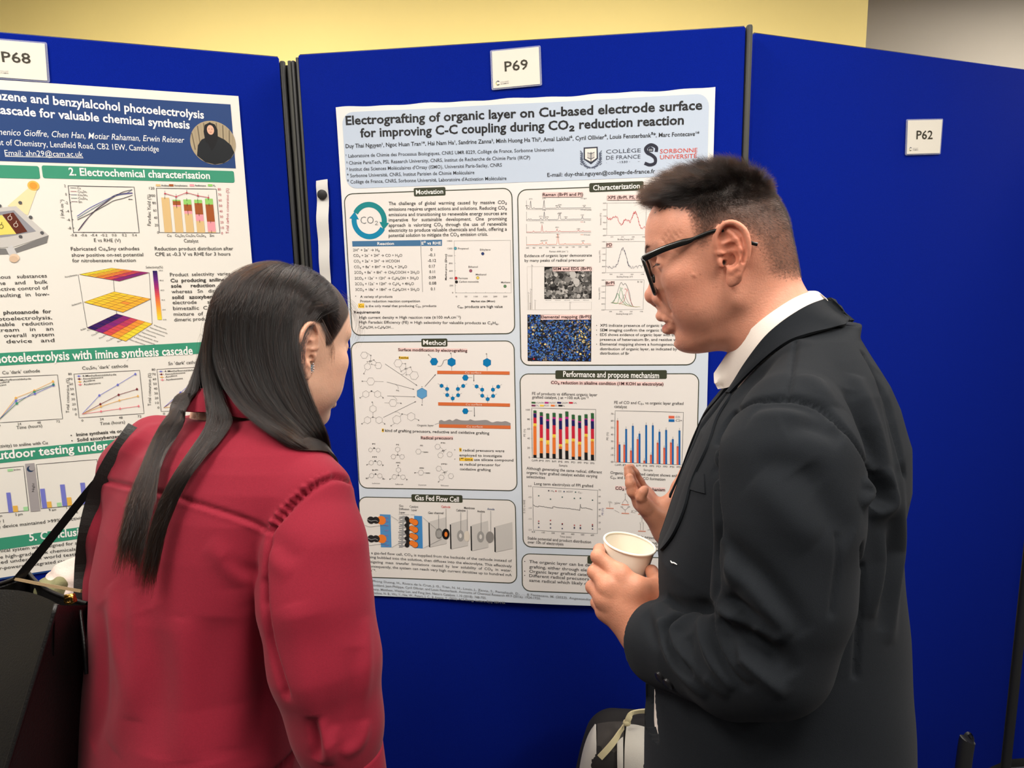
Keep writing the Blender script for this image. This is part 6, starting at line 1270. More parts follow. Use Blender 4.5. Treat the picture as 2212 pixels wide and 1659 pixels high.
# shirt collar, blazer collar, lapels: strips laid on the neck and chest, and their mirror images on the far side
MIRP = np.array([np.interp(P(1690, 900, MD)[2], TM[:, 0], TM[:, k]) for k in (1, 2)])
def mirror(X, p0, ld): d = (X[:, :2] - p0) @ ld[:2]; Y = X.copy(); Y[:, :2] -= 2 * d[:, None] * ld[:2]; return Y
def flap(name, f_, up, dn, m, parent, origin, lift, thick=.0028, n=40, rows=7, bulge=.002, mir=None, curl=0.0, base=None):
    """a strip of cloth between two traced edges, with thickness"""
    U, D = spline(up, n), spline(dn, n); b = MB()
    G = []
    for r in range(rows):
        t = r / (rows - 1); q = U * (1 - t) + D * t; l_ = (lift[0] * (1 - t) + lift[1] * t) + bulge * math.sin(t * math.pi)
        G.append([on_surface(f_, x, y) for x, y in q]); G[-1] = np.array(G[-1])
        g = grad(f_, G[-1], .002)[1]; G[-1] = G[-1] + g / vlen(g)[:, None] * l_
    G = np.array(G)
    if mir is not None: G -= np.minimum(((G[..., :2] - mir[0]) @ mir[1][:2]), 0)[..., None] * mir[1]     # each half ends at the middle of the back
    for _ in range(8): G[:, 1:-1] = .5 * G[:, 1:-1] + .25 * (G[:, :-2] + G[:, 2:])
    g = np.gradient(G, axis=1); h_ = np.gradient(G, axis=0); N = np.cross(g, h_); N /= np.maximum(vlen(N), 1e-9)[..., None]
    N *= np.sign((N * (CAM - G)).sum(-1).mean())
    def put(A, Bk):
        R_, K = A.shape[:2]; V = list(A.reshape(-1, 3)) + list(Bk.reshape(-1, 3)); o = R_ * K; F_ = []
        for i in range(R_ - 1):
            for j in range(K - 1): a_, c_, d_, e_ = i * K + j, i * K + j + 1, (i + 1) * K + j + 1, (i + 1) * K + j; F_ += [(a_, c_, d_, e_), (o + e_, o + d_, o + c_, o + a_)]
        rim = [j for j in range(K)] + [i * K + K - 1 for i in range(1, R_)] + [(R_ - 1) * K + j for j in range(K - 2, -1, -1)] + [i * K for i in range(R_ - 2, 0, -1)]
        F_ += [(rim[k], o + rim[k], o + rim[(k + 1) % len(rim)], rim[(k + 1) % len(rim)]) for k in range(len(rim))]
        b.add([x - origin for x in V], F_)
    put(G, G - N * thick)
    if mir is not None: A = mirror(G.reshape(-1, 3), *mir).reshape(G.shape); Bk = mirror((G - N * thick).reshape(-1, 3), *mir).reshape(G.shape); put(A, Bk)
    o = b.build(name, m, parent, angle=55); bm = bmesh.new(); bm.from_mesh(o.data); bmesh.ops.recalc_face_normals(bm, faces=bm.faces); bm.to_mesh(o.data); bm.free()
    return o
MIR = (NKM[2][:2], LD)
flap('shirt_collar', neck_f, [(1775, 643), (1764, 629), (1743, 632), (1713, 644), (1680, 665), (1648, 688), (1615, 718), (1575, 761), (1545, 806)],
     [(1790, 668), (1778, 664), (1748, 674), (1712, 698), (1676, 728), (1650, 760), (1620, 800), (1590, 835), (1560, 838)], MATS['white_cotton'], man, MAN0, (.002, .006), .0026, mir=MIR)
flap('blazer_collar', base_f, [(1788, 646), (1774, 649), (1740, 662), (1702, 685), (1664, 715), (1637, 748), (1610, 788), (1592, 820), (1572, 851)],
     [(1829, 701), (1812, 709), (1790, 716), (1759, 724), (1729, 734), (1707, 743), (1675, 764), (1632, 800), (1583, 853)], MATS['suit_cloth'], jk, MAN0, (.004, .006), .004, n=48, mir=MIR)
flap('lapel', base_f, [(1572, 851), (1553, 880), (1528, 921), (1512, 959), (1499, 992), (1474, 1059), (1450, 1137), (1433, 1166), (1427, 1184)],
     [(1583, 853), (1577, 866), (1549, 906), (1537, 959), (1505, 1021), (1492, 1060), (1484, 1098), (1458, 1160), (1432, 1190)], MATS['suit_cloth'], jk, MAN0, (.001, .0045), .003, n=40, rows=5, bulge=.001, mir=MIR)
flap('breast_pocket', base_f, [(1499.5, 1018), (1511, 1022), (1523.5, 1024.7)], [(1491, 1057.5), (1508, 1063), (1525, 1066.7)], MATS['suit_cloth'], jk, MAN0, (.0022, .0022), .0022, n=10, rows=4, bulge=.0003)
mat('white_thread', rgb(236, 236, 232), 0.8)
q = [on_surface(jf, x, y, .0012) - MAN0 for x, y in ((1450.5, 1212), (1453.5, 1216), (1458, 1216.5), (1464, 1220))]
MB().tube(spline(q, 10), [.0006 + .0004 * math.sin(k / 9 * 3.14) for k in range(10)], 6).build('lint_thread', MATS['white_thread'], jk, smooth=True)
for x, y in ((1426, 1463), (1444, 1477)):
    c0 = on_surface(jf, x, y); g = grad(jf, c0[None], .002)[1][0]; g /= np.linalg.norm(g)
    MB().tube([c0 - MAN0 - g * .001, c0 - MAN0 + g * .0022, c0 - MAN0 + g * .0030], [.0072, .0072, .0058], 18).build('sleeve_button', MATS['dark_button'], jk, angle=40)
cu = E_L[-1]; cn = (E_L[-1] - E_L[-2]) / np.linalg.norm(E_L[-1] - E_L[-2])
MB().tube([cu - cn * .045 - MAN0, cu + cn * .0045 - MAN0], [.0452, .0442], 40, cap=False).build('shirt_cuff', MATS['white_cotton'], man, smooth=True).modifiers.new('thickness', 'SOLIDIFY').thickness = .002
# trousers and shoes, below the picture
mat('dark_trousers', rgb(34, 36, 40), 0.85, sheen=.05); mat('black_leather', rgb(24, 23, 22), 0.35, spec=.5, bump=(500, .15, 3))
tv, tf = sdf_mesh(lambda X: smax(smin(legs_sdf(X, HIP, LD, FD, .105, .078, .86), stack_sdf(X, TM, FD, LD, -.02), .03), X[:, 2] - 1.0, .01), np.array([-.1, .4, .03]), np.array([.8, 1.5, 1.05]), .009)
child('trousers', tv, tf, MATS['dark_trousers'], man, MAN0)
def shoe(name, s_, HIPx, ld, fd, parent, origin, m, sp=.115):
    c0 = np.array([*(HIPx + ld[:2] * sp * s_), 0.0])
    sv, sf = sdf_mesh(lambda X: smax(smin(s_rc(X, c0 + fd * .17 + ZA * .036, c0 + fd * .02 + ZA * .042, .040, .040), s_rc(X, c0 + fd * .0 + ZA * .05, c0 + ZA * .10, .045, .045), .03), .004 - X[:, 2], .004), c0 - .3, c0 + .3, .007)
    return child(name, sv, sf, m, parent, origin)
for s_ in (1, -1): shoe('shoe', s_, HIP, LD, FD, man, MAN0, MATS['black_leather'])
# eyes
for s_ in (1, -1):
    b = bmesh.new(); bmesh.ops.create_uvsphere(b, u_segments=32, v_segments=24, radius=.0121)
    q = np.array([v.co[:] for v in b.verts]); fc = [[v.index for v in f.verts] for f in b.faces]; b.free()
    gaze = np.array([.96, .0, -.28]); gaze /= np.linalg.norm(gaze); dt = (q / .0121) @ gaze
    cc = np.where(dt[:, None] > .955, np.array([.006, .005, .005]), np.where(dt[:, None] > .86, np.array(rgb(48, 30, 22)), np.array(rgb(226, 216, 208))))
    child('eye', from_head(q + np.array([.0772, .0315 * s_, .0190])), fc, MATS['eyeball'], man, MAN0, True, {'ink': cc})
# --- spectacles
mat('black_acetate', rgb(20, 19, 18), 0.22, spec=0.55, coat=0.3); mat('lens_glass', (1, 1, 1), 0.02, trans=1.0, ior=1.02, spec=0.25)
gl = empty('glasses', (0, 0, 0), man); G0 = np.array([0, 0, 0.0])
def hl(pts): return [from_head(p) - MAN0 for p in pts]
def lensx(z): return .1040 - .075 * (.031 - z)
b = MB()
for s_ in (1, -1):
    q = []
    for cy, cz, a0 in ((.0605, .0265, 0), (.0165, .0270, 90), (.0225, -.0060, 180), (.0555, -.0080, 270)):
        r_ = .006 if a0 < 180 else .0105
        q += [(cy - (r_ if a0 in (0, 270) else -r_) * 0 + r_ * cd(a0 + k * 18), cz + r_ * sd(a0 + k * 18)) for k in range(6)]
    q = [(lensx(z) - .05 * max(0, y - .05), y * s_, z) for y, z in q]
    b.tube(hl(q + [q[0], q[1]]), .0026, 8, cap=False)
    m_ = MB(); ring = hl(q); m_.loft([ring, [p - RM[:, 0] * .0012 for p in ring]]); m_.build('lens', MATS['lens_glass'], gl, angle=30)
    t = [(.1025, .0665, .0312), (.090, .0690, .0338), (.073, .0710, .0362), (.052, .0725, .0372), (.039, .0735, .0372), (.030, .0740, .0385), (.0145, .0748, .0402), (.004, .0752, .0398), (-.006, .0752, .0360), (-.018, .0748, .0262), (-.0327, .0728, .0130), (-.0400, .0716, .0085)]
    th = spline([(x, y * s_, z) for x, y, z in t], 40); hh = np.interp(np.linspace(0, 1, 40), [0, .32, .42, 1], [.0044, .0042, .0024, .0023])
    tb_ = MB().tube(hl(th), list(hh), 12, flat=(RM[:, 1], .42)); tb_.build('temple_arm', MATS['black_acetate'], gl, angle=50)
    p_ = MB(); bm = bmesh.new(); bmesh.ops.create_uvsphere(bm, u_segments=14, v_segments=10, radius=1)
    p_.add(hl([np.array(v.co) * np.array([.0030, .0034, .0075]) + np.array([.0985, .0122 * s_, .0005]) for v in bm.verts]), [[v.index for v in f.verts] for f in bm.faces]); bm.free()
    p_.build('nose_pad', MATS['black_acetate'], gl, smooth=True)
b.tube(hl(spline([(lensx(.012), -.0118, .012), (lensx(.014) + .002, 0, .0155), (lensx(.012), .0118, .012)], 10)), .0024, 8)
b.build('frame', MATS['black_acetate'], gl, angle=50)

# --- hair
def hair_mat(name, mel, red, tip=None, rough=.32):
    m = bpy.data.materials.new(name); m.use_nodes = True; nt = m.node_tree; nt.nodes.remove(nt.nodes['Principled BSDF'])
    h = nt.nodes.new('ShaderNodeBsdfHairPrincipled'); h.parametrization = 'MELANIN'; h.inputs['Melanin'].default_value = mel; h.inputs['Melanin Redness'].default_value = red
    h.inputs['Roughness'].default_value = rough; h.inputs['Radial Roughness'].default_value = .4; h.inputs['Random Roughness'].default_value = .15
    if 'Random Color' in h.inputs: h.inputs['Random Color'].default_value = .25
    nt.links.new(h.outputs[0], nt.nodes['Material Output'].inputs['Surface'])
    if tip is not None:
        hi_ = nt.nodes.new('ShaderNodeHairInfo'); mp = nt.nodes.new('ShaderNodeMapRange'); mp.inputs['From Min'].default_value = .45; mp.inputs['From Max'].default_value = 1.0
        mp.inputs['To Min'].default_value = mel; mp.inputs['To Max'].default_value = tip; nt.links.new(hi_.outputs['Intercept'], mp.inputs['Value']); nt.links.new(mp.outputs[0], h.inputs['Melanin'])
    MATS[name] = m
def strands(name, paths, radius, m, parent, origin, taper=.55):
    """paths: (n, k, 3) points of n hairs"""
    n, k = paths.shape[:2]; cu = bpy.data.hair_curves.new(name); cu.add_curves([k] * n)
    cu.attributes['position'].data.foreach_set('vector', (paths - origin).astype(np.float32).ravel())
    a = cu.attributes.get('radius') or cu.attributes.new('radius', 'FLOAT', 'POINT')
    a.data.foreach_set('value', (np.tile(np.linspace(1, taper, k), n) * radius).astype(np.float32)); cu.materials.append(MATS[m])
    o = bpy.data.objects.new(name, cu); COL.objects.link(o); o.parent = parent; return o
def roots(V, Fs, mask, n, rs):
    f = Fs[mask[Fs].all(1)]; ar = vlen(np.cross(V[f[:, 2]] - V[f[:, 0]], V[f[:, 3]] - V[f[:, 1]])); i = rs.choice(len(f), n, p=ar / ar.sum())
    w = rs.rand(n, 2); w1, w2 = w[:, :1], w[:, 1:]
    return (V[f[i, 0]] * (1 - w1) + V[f[i, 1]] * w1) * (1 - w2) + (V[f[i, 3]] * (1 - w1) + V[f[i, 2]] * w1) * w2
hair_mat('black_hair', .99, .12, None, .26)
HVl = to_head(V); Hn = vnormals(V, Fs) @ RM
def nz3(Q, s, k): return np.stack([np.sin(Q[:, 0] * s + k) * np.cos(Q[:, 1] * s * 1.3 + 2 * k), np.sin(Q[:, 1] * s + 1.7 * k) * np.cos(Q[:, 2] * s * 1.1), np.sin(Q[:, 2] * s + .6 * k) * np.cos(Q[:, 0] * s * 1.2 + k)], 1)
def man_hair(n, topmost):
    mk = (ins > (.001 if not topmost else .003)) & (~earish) & (HVl[:, 2] > -.06)
    if topmost: mk &= HVl[:, 2] > .062
    Rt = roots(HVl, Fs, mk, n, rs); NN = Rt - np.array([0, 0, .03]); NN /= vlen(NN)[:, None]; NN = NN / vlen(NN)[:, None]
    x, z = Rt[:, 0], Rt[:, 2]; iv = hairline(Rt)
    T = smooth01(z - .10 * np.clip(np.abs(Rt[:, 1]) - .045, 0, 1) * 4, .066, .096)
    front = smooth01(x, -.01, .055)
    L = np.where(T > .02, .006 + T * (.023 + .003 * front), .0012 + .0045 * smooth01(z, .0, .075) + .002 * smooth01(-x, .03, .09))
    L *= 1 - .42 * smooth01(x, .045, .085) * T; L *= rs.uniform(.6, 1.12, n); L *= np.clip(.35 + iv / .014, .35, 1)
    fwd = np.array([1.0, 0, 0]); dn = np.array([-.25, 0, -1.0])
    d0 = NN * (.75 - .10 * front)[:, None] + fwd * (T * (.30 + .50 * front))[:, None] + dn * ((1 - T) * .75)[:, None] + np.array([0, 0, 1.]) * (T * .42 * front)[:, None]
    d0 += nz3(Rt, 95, 1.0) * (.34 * T)[:, None] + nz3(Rt, 260, 2.0) * (.36 * T)[:, None] + rs.normal(0, .13, (n, 3)); d0 /= vlen(d0)[:, None]
    bend = fwd * (.30 * T)[:, None] + np.array([0, 0, -1.]) * (.16 * T * (1 - .3 * front))[:, None] + rs.normal(0, .06, (n, 3))
    t = np.linspace(0, 1, 6)[None, :, None]
    return from_head((Rt[:, None] + L[:, None, None] * (t * d0[:, None] + t * t * bend[:, None])).reshape(-1, 3)).reshape(n, 6, 3)
strands('hair', np.concatenate([man_hair(34000, False), man_hair(26000, True)]), .00006, 'black_hair', man, MAN0)
mk = (brow > .35); Rt = roots(HVl, Fs, mk, 900, rs); sgn = np.sign(Rt[:, 1:2])
d0 = np.concatenate([-.55 * np.ones((900, 1)), .7 * sgn, .10 * np.ones((900, 1))], 1) + np.array([.35, 0, .0]) + rs.normal(0, .16, (900, 3)); t = np.linspace(0, 1, 4)[None, :, None]
strands('eyebrows', from_head((Rt[:, None] + .0075 * t * d0[:, None]).reshape(-1, 3)).reshape(900, 4, 3), .00006, 'black_hair', man, MAN0)
# eyelashes
ls = []
for s_ in (1, -1):
    for k in range(60):
        u = k / 59; p = np.array([.0915 - .008 * u ** 2, (.0225 + .0215 * u) * s_, .0200 + .0014 * math.sin(u * 3.14)]); q = p + np.array([.0055, .0018 * s_ * u, -.0030]) * (.7 + .4 * rs.rand()); ls.append([p, (p + q) / 2 + np.array([.0004, 0, -.0008]), q])
strands('eyelashes', from_head(np.array(ls).reshape(-1, 3)).reshape(-1, 3, 3), .00009, 'black_hair', man, MAN0)
# ------------------------------------------------------------------ the woman
YW = (52.0, 12.884, 3.5); RW = rotm(YW)
HW = np.array([-.3334, 1.0231, 1.4391 - 1.55 + EYE]) + (rotm((45.753, 12.884, 3.8185)) - RW) @ np.array([.002, -.068, 0])   # the ear stays where it is
def w_to(X): return (X - HW) @ RW
def w_from(X): return np.asarray(X) @ RW.T + HW
wn = w_to(P(505, 905, 1.02)); wn2 = w_to(P(495, 985, 1.02))
NECK_W = ([(-.030, 0, -.045), tuple(wn * .5 + np.array([-.030, 0, -.045]) * .5), tuple(wn), tuple(wn2)], [.047, .048, .054, .058])
def woman_head(X): return head_sdf(((X - HW.astype(np.float32)) @ RW.astype(np.float32)).astype(np.float32), 1.0, .1, NECK_W, .0665)
WV, WF = sdf_mesh(woman_head, HW - .16, HW + np.array([.16, .16, .16]), .0016)
WQ = w_to(WV); base_w = rgb(216, 172, 146); wc = skin_colour(WQ, base_w, 1.0)
WHL = np.array([(.090, .084), (.074, .066), (.058, .050), (.044, .030), (.034, .014), (.026, .012), (.020, .030), (.008, .042), (-.006, .046), (-.020, .036), (-.026, .016), (-.026, -.02), (-.022, -.05), (-.05, -.075), (-.12, -.09)])
def whair(q):
    x, z = q[:, 0], q[:, 2]; zz = np.interp(x, WHL[::-1, 0], WHL[::-1, 1]); zz = np.where(x > .09, .084 + (x - .09) * 2, zz); return z - zz
wi = whair(WQ); _A = WQ.astype(np.float32).copy(); _A[:, 1] = np.abs(_A[:, 1]); wear = ear_sdf(_A, .0665) < .0022
dk = smooth01(wi, -.001, .008) * (~wear) * .95; wc = wc * (1 - dk[:, None]) + np.array(rgb(24, 19, 17)) * dk[:, None]
bw_ = np.exp(-(seg_dist(np.c_[WQ[:, 0], np.abs(WQ[:, 1]), WQ[:, 2]], [(.098, .010, .040), (.092, .028, .045), (.078, .045, .041)])[0] / .0035) ** 2) * .8; wc = wc * (1 - bw_[:, None]) + np.array(rgb(50, 38, 32)) * bw_[:, None]
WY = 52.0; FW, LW = np.array([cd(WY), sd(WY), 0]), np.array([-sd(WY), cd(WY), 0]); WD = 1.0
WLEV = [(893, 420, 575, .058), (915, 352, 622, .072), (940, 300, 664, .084), (970, 258, 690, .092), (1005, 232, 706, .098), (1060, 208, 706, .106), (1130, 194, 690, .112), (1250, 180, 664, .118), (1400, 174, 650, .118), (1550, 158, 660, .122), (1659, 154, 664, .126), (1800, 150, 650, .13), (1950, 150, 654, .132)]
def wlevels():
    T = []
    for py, xl, xr, a in WLEV:
        A, B = P(xl, py, WD), P(xr, py, WD); hx = (B[0] - A[0]) / 2; b = math.sqrt(max(hx * hx - (FW[0] * a) ** 2, .002)) / abs(LW[0]); m = (A + B) / 2; T.append((m[2], m[0], m[1], a, b))
    return np.array(sorted(T))
TW = wlevels()
A_R = [P(672, 1075, .905), P(680, 1190, .885), P(683, 1300, .875), P(704, 1430, .870), P(726, 1556, .875), P(740, 1640, .880)]; RA_R = [.052, .0600, .0640, .0630, .0525, .0460]
A_L = [P(292, 1015, 1.08), P(268, 1130, 1.10), P(262, 1270, 1.12), P(320, 1400, 1.20)]; RA_L = [.050, .050, .048, .044]
NKW = [w_from(p) for p in NECK_W[0]]
def wshirt_sdf(X):
    d = stack_sdf(X, TW, FW, LW, 0, 2.2); d = smin(d, s_rc(X, P(600, 985, .945), A_R[0], .050, .052), .05); d = smin(d, s_rc(X, P(340, 960, 1.05), A_L[0], .045, .050), .05)
    d = smin(d, np.minimum(s_chain(X, A_R, RA_R, .03), s_chain(X, A_L, RA_L, .03)), .008)
    d = smax(d, -s_chain(X, [NKW[0], NKW[1], NKW[2] + ZA * .01], [.066, .064, .056]), .01)
    n = (A_R[-1] - A_R[-2]); n /= np.linalg.norm(n); t = (X - A_R[-1].astype(np.float32)) @ n.astype(np.float32); near = vlen(X - A_R[-1].astype(np.float32)) < .10
    d = np.where(near, smax(d, t - .012, .004), d); d = smax(d, -s_rc(X, A_R[-1] - n * .05, A_R[-1] + n * .08, .038), .003)
    return d
wsf = lambda X: wshirt_sdf(np.asarray(X, np.float32))
SWV, SWF = sdf_mesh(wshirt_sdf, np.array([-1.05, .60, .62]), np.array([.05, 1.55, 1.62]), .0035)
SWN = vnormals(SWV, SWF)
Zc5, Zc6 = lambda x, y: (140 + x * .30741, 820 + y * .30741), lambda x, y: (140 + x * .31646, 1240 + y * .31646)
tw = lambda Zf, pts, n=26: trace(wsf, [Zf(*p) for p in pts], n)
arm_seam = [(2020, 722), (1950, 692), (1880, 688), (1780, 732), (1650, 832), (1550, 932), (1450, 1062), (1425, 1180), (1410, 1350), (1400, 1560)]
WST = [(tw(Zc5, [(270, 715), (600, 785), (830, 845), (1100, 930), (1300, 1000), (1440, 1070)], 50), .0036, -.0040), (tw(Zc5, [(270, 728), (600, 800), (830, 862), (1100, 948), (1300, 1018), (1436, 1086)], 50), .0040, .0016),
    (tw(Zc5, arm_seam, 50), .0042, -.0058), (tw(Zc5, [(1862, 672), (1760, 714), (1630, 812), (1530, 910), (1432, 1036)], 30), .0035, .0022),
    (tw(Zc6, [(1360, 60), (1370, 250), (1400, 450), (1450, 650), (1500, 820)], 30), .006, -.0060),
    (tw(Zc6, [(320, 60), (350, 360), (420, 800), (330, 1200)]), .020, .0050, 1), (tw(Zc6, [(250, 200), (260, 500), (250, 900), (180, 1180)]), .018, -.0055, 1), (tw(Zc6, [(560, 250), (640, 700), (600, 1250)]), .026, -.0045, 1), (tw(Zc6, [(480, 100), (500, 600), (470, 1000)]), .016, .0038, 1),
    (tw(Zc6, [(800, 300), (820, 800), (830, 1300)]), .020, .0042, 1), (tw(Zc6, [(1000, 300), (960, 800), (980, 1300)]), .030, -.0040, 1), (tw(Zc6, [(1200, 100), (1240, 600), (1150, 1200)]), .026, .0035, 1), (tw(Zc6, [(1330, 400), (1340, 800), (1300, 1300)]), .018, -.0035, 1),
    (tw(Zc5, [(1000, 1150), (1160, 1300), (1290, 1430), (1330, 1560)]), .014, .0035, 1), (tw(Zc5, [(1120, 1240), (1250, 1330), (1360, 1350)]), .010, -.0030, 1), (tw(Zc5, [(1430, 1200), (1500, 1290), (1600, 1370)]), .012, .0022, 1), (tw(Zc5, [(1440, 1120), (1540, 1200), (1680, 1260)]), .014, -.0025, 1),
    (tw(Zc5, [(700, 300), (600, 420), (430, 560), (330, 640)]), .020, -.0030, 1), (tw(Zc5, [(620, 300), (420, 480), (330, 560)]), .012, .0025, 1),
    (tw(Zc6, [(1560, 200), (1640, 600), (1700, 1000), (1780, 1200)]), .018, .0045, 1), (tw(Zc6, [(1620, 300), (1720, 800), (1800, 1150)]), .022, -.0040, 1), (tw(Zc6, [(2060, 300), (2050, 700), (2000, 1000)]), .012, .0035, 1), (tw(Zc6, [(1980, 500), (1960, 900), (1900, 1200)]), .016, -.0035, 1),
    (tw(Zc6, [(1740, 1000), (1780, 1180), (1740, 1290)]), .006, .0060, 1), (tw(Zc6, [(1690, 980), (1730, 1200), (1720, 1270)]), .007, -.0070, 1), (tw(Zc6, [(1840, 1050), (1830, 1180), (1800, 1300)]), .007, .0045, 1), (tw(Zc6, [(2060, 1000), (2010, 1150), (1900, 1240)]), .008, .0035, 1)]
sw_ = spline([Zc5(*p) for p in arm_seam[2:7]], 24); rw = np.random.RandomState(2)
for k in range(1, 23):                                  # gathers beside the shoulder seam
    x, y = sw_[k]; tx, ty = sw_[k] - sw_[k - 1]; L_ = math.hypot(tx, ty); nx, ny_ = -ty / L_, tx / L_
    if nx > 0: nx, ny_ = -nx, -ny_
    WST.append((np.array([on_surface(wsf, x + nx * 2, y + ny_ * 2), on_surface(wsf, x + nx * (9 + 5 * rw.rand()), y + ny_ * (9 + 5 * rw.rand()))]), .0028, .0030 * (1 if k % 2 else -1)))
SWV = sculpt(SWV, SWN, [(s_[0], s_[1], s_[2] * 1.35) + tuple(s_[3:]) for s_ in WST]); SWN = vnormals(SWV, SWF)
SWV = SWV + SWN * (np.sin(SWV[:, 0] * 24 + 2 * np.sin(SWV[:, 2] * 9)) * np.sin(SWV[:, 2] * 13 + SWV[:, 1] * 17) * .0014)[:, None]
mat('crimson_cotton', rgb(130, 24, 43), 0.8, spec=0.2, sheen=0.06, bump=(1300, 0.2, 2), vary=(500, 0.07))
mat('black_hide', rgb(13, 12, 12), 0.36, spec=0.45, bump=(420, 0.30, 4)); mat('grey_hide', rgb(52, 52, 50), 0.5, spec=0.4, bump=(420, 0.3, 4)); mat('brass', rgb(216, 168, 84), 0.25, metal=1.0); mat('silver', rgb(214, 220, 226), .18, metal=1.0); mat('pale_crystal', rgb(150, 182, 196), 0.08, spec=.9, trans=.4)
WH0 = np.array([*np.array([TW[0, 1], TW[0, 2]]), 0.0]); HIPW = WH0[:2]
def hand_any(X, w, dirv, pal, sgn):
    """a relaxed hand: wrist, direction of the fingers, direction the palm faces, side of the thumb"""
    dirv = dirv / np.linalg.norm(dirv); sdv = np.cross(dirv, pal) * sgn; sdv /= np.linalg.norm(sdv); d = s_rc(X, w, w + dirv * .05, .026, .022)
    for k, (o, L) in enumerate(((.027, .068), (.009, .076), (-.009, .070), (-.025, .054))):
        m = w + dirv * .088 + sdv * o; d = smin(d, s_rc(X, w + dirv * .01 + sdv * o * .5, m, .017, .0105), .012)
        e = s_chain(X, [m, m + dirv * L * .45 + pal * .006, m + dirv * L * .75 + pal * .018, m + dirv * L * .92 + pal * .032], [.0092, .0082, .0074, .0066], .003); d = smin(d, e, .004)
    return smin(d, s_chain(X, [w + dirv * .025 + sdv * .02, w + dirv * .060 + sdv * .044 + pal * .012, w + dirv * .090 + sdv * .046 + pal * .026], [.016, .0115, .0085], .004), .012)
WR_R, WR_L = P(752, 1830, .905), P(430, 1400, 1.27)
def woman_core(X):
    d = stack_sdf(X, TW, FW, LW, -.02, 2.2); d = smin(d, s_chain(X, [NKW[2], NKW[3]], [.052, .056]), .03)
    d = smin(d, s_chain(X, A_R + [WR_R], [r - .018 for r in RA_R[:-1]] + [.034, .025], .02), .02); d = smin(d, s_chain(X, A_L + [WR_L], [r - .014 for r in RA_L] + [.024], .02), .02)
    d = smin(d, legs_sdf(X, HIPW, LW, FW, .075, .040, .84, .085), .04)
    return d
def w_hands(X):
    return np.minimum(hand_any(X, WR_R, np.array([.05, .1, -1.0]), FW * .3 - LW * -.8, 1), hand_any(X, WR_L, np.array([.5, .5, .15]), np.array([-.2, .1, 1.0]), 1))
cv, cf = sdf_mesh(lambda X: np.minimum(woman_core(X), w_hands(X)), np.array([-1.05, .55, .05]), np.array([.15, 1.65, 1.56]), .008)
v, f, c = join([(WV, WF, wc), (cv, cf, np.tile(np.array(base_w), (len(cv), 1)))], WH0)
wo = mesh('person', v, f, MATS['skin'], None, True, {'skin': c}); wo.location = WH0
tag(wo, 'woman with long dark hair and crimson shirt seen from behind reading the poster', 'person', 'people at the posters')
st_ = child('shirt', SWV, SWF, MATS['crimson_cotton'], wo, WH0)
def neckw_f(X):
    X = np.asarray(X, np.float32); return smin(s_chain(X, NKW, [.052, .060, .074, .08]), stack_sdf(X, TW, FW, LW, 0, 2.2), .03)
flap('shirt_collar', neckw_f, [(405, 856), (420, 846), (440, 841), (484, 842), (530, 850), (575, 866), (615, 886), (650, 915)], [(378, 892), (410, 894), (440, 895), (463, 896), (509, 903), (552, 911), (590, 922), (640, 945)], MATS['crimson_cotton'], st_, WH0, (.004, .006), .003, n=40, bulge=.003)
# rolled cuff
n_ = A_R[-1] - A_R[-2]; n_ /= np.linalg.norm(n_); c0 = P(741, 1622, .879); b = MB()
e1_ = np.cross(n_, [0, 1.0, 0]); e1_ /= np.linalg.norm(e1_); e2_ = np.cross(n_, e1_); rings = []
for h_, r_ in ((-.000, .0470), (.001, .0500), (.004, .0512), (.030, .0505), (.060, .0490), (.064, .0475), (.062, .0440), (.002, .0440)):
    rings.append([c0 + n_ * (h_ + .004 * math.cos(th - 2.2)) + (r_ + .0012 * math.sin(3 * th)) * (math.cos(th) * e1_ + math.sin(th) * e2_) - WH0 for th in np.linspace(0, 2 * math.pi, 49)[:-1]])
b.loft(rings, cap=False); b.build('rolled_cuff', MATS['crimson_cotton'], st_, angle=60)
# white label inside the collar is just seen through the hair; earring
er = empty('earring', (0, 0, 0), wo)
ex = on_surface(lambda X: woman_head(np.asarray(X, np.float32)), 673, 795) - WH0; vw = (CAM - ex - WH0); vw /= np.linalg.norm(vw)
for nm, mt, pts in (('setting', 'silver', [(3, -9, 2.2), (4.5, -4, 2.0), (4.5, 2, 1.8), (3, 7, 1.8), (0, 10, 1.6)]), ('stones', 'pale_crystal', [(0, -5, 2.8), (-.5, 0, 3.0), (-.5, 5, 2.6), (2, -1, 1.8), (1.5, 4, 1.6)])):
    b = MB()
    for dx, dy, r_ in pts:
        bm = bmesh.new(); bmesh.ops.create_icosphere(bm, subdivisions=1 if nm == 'stones' else 2, radius=r_ * .00066)
        b.add([np.array(v.co) + ex + (rgt * dx - upv * dy) * .00066 + vw * .0022 for v in bm.verts], [[v.index for v in f.verts] for f in bm.faces]); bm.free()
    b.build(nm, MATS[mt], er, smooth=(nm == 'setting'))
ls = []
for s_ in (1, -1):
    for k in range(60):
        u = k / 59; p = np.array([.0905 - .008 * u ** 2, (.0225 + .0210 * u) * s_, .0196 + .0014 * math.sin(u * 3.14)]); q = p + np.array([.0085, .0022 * s_ * u, -.0020]) * (.7 + .4 * rw.rand()); ls.append([p, (p + q) / 2 + np.array([.0004, 0, -.0008]), q])
strands('eyelashes', w_from(np.array(ls).reshape(-1, 3)).reshape(-1, 3, 3), .00009, 'black_hair', wo, WH0)
tv, tf = sdf_mesh(lambda X: smax(smin(legs_sdf(X, HIPW, LW, FW, .10, .07, .84, .085), stack_sdf(X, TW, FW, LW, -.03, 2.2), .03), X[:, 2] - .92, .01), np.array([-1.05, .55, .03]), np.array([.15, 1.65, .98]), .009)
child('trousers', tv, tf, MATS['dark_trousers'], wo, WH0)
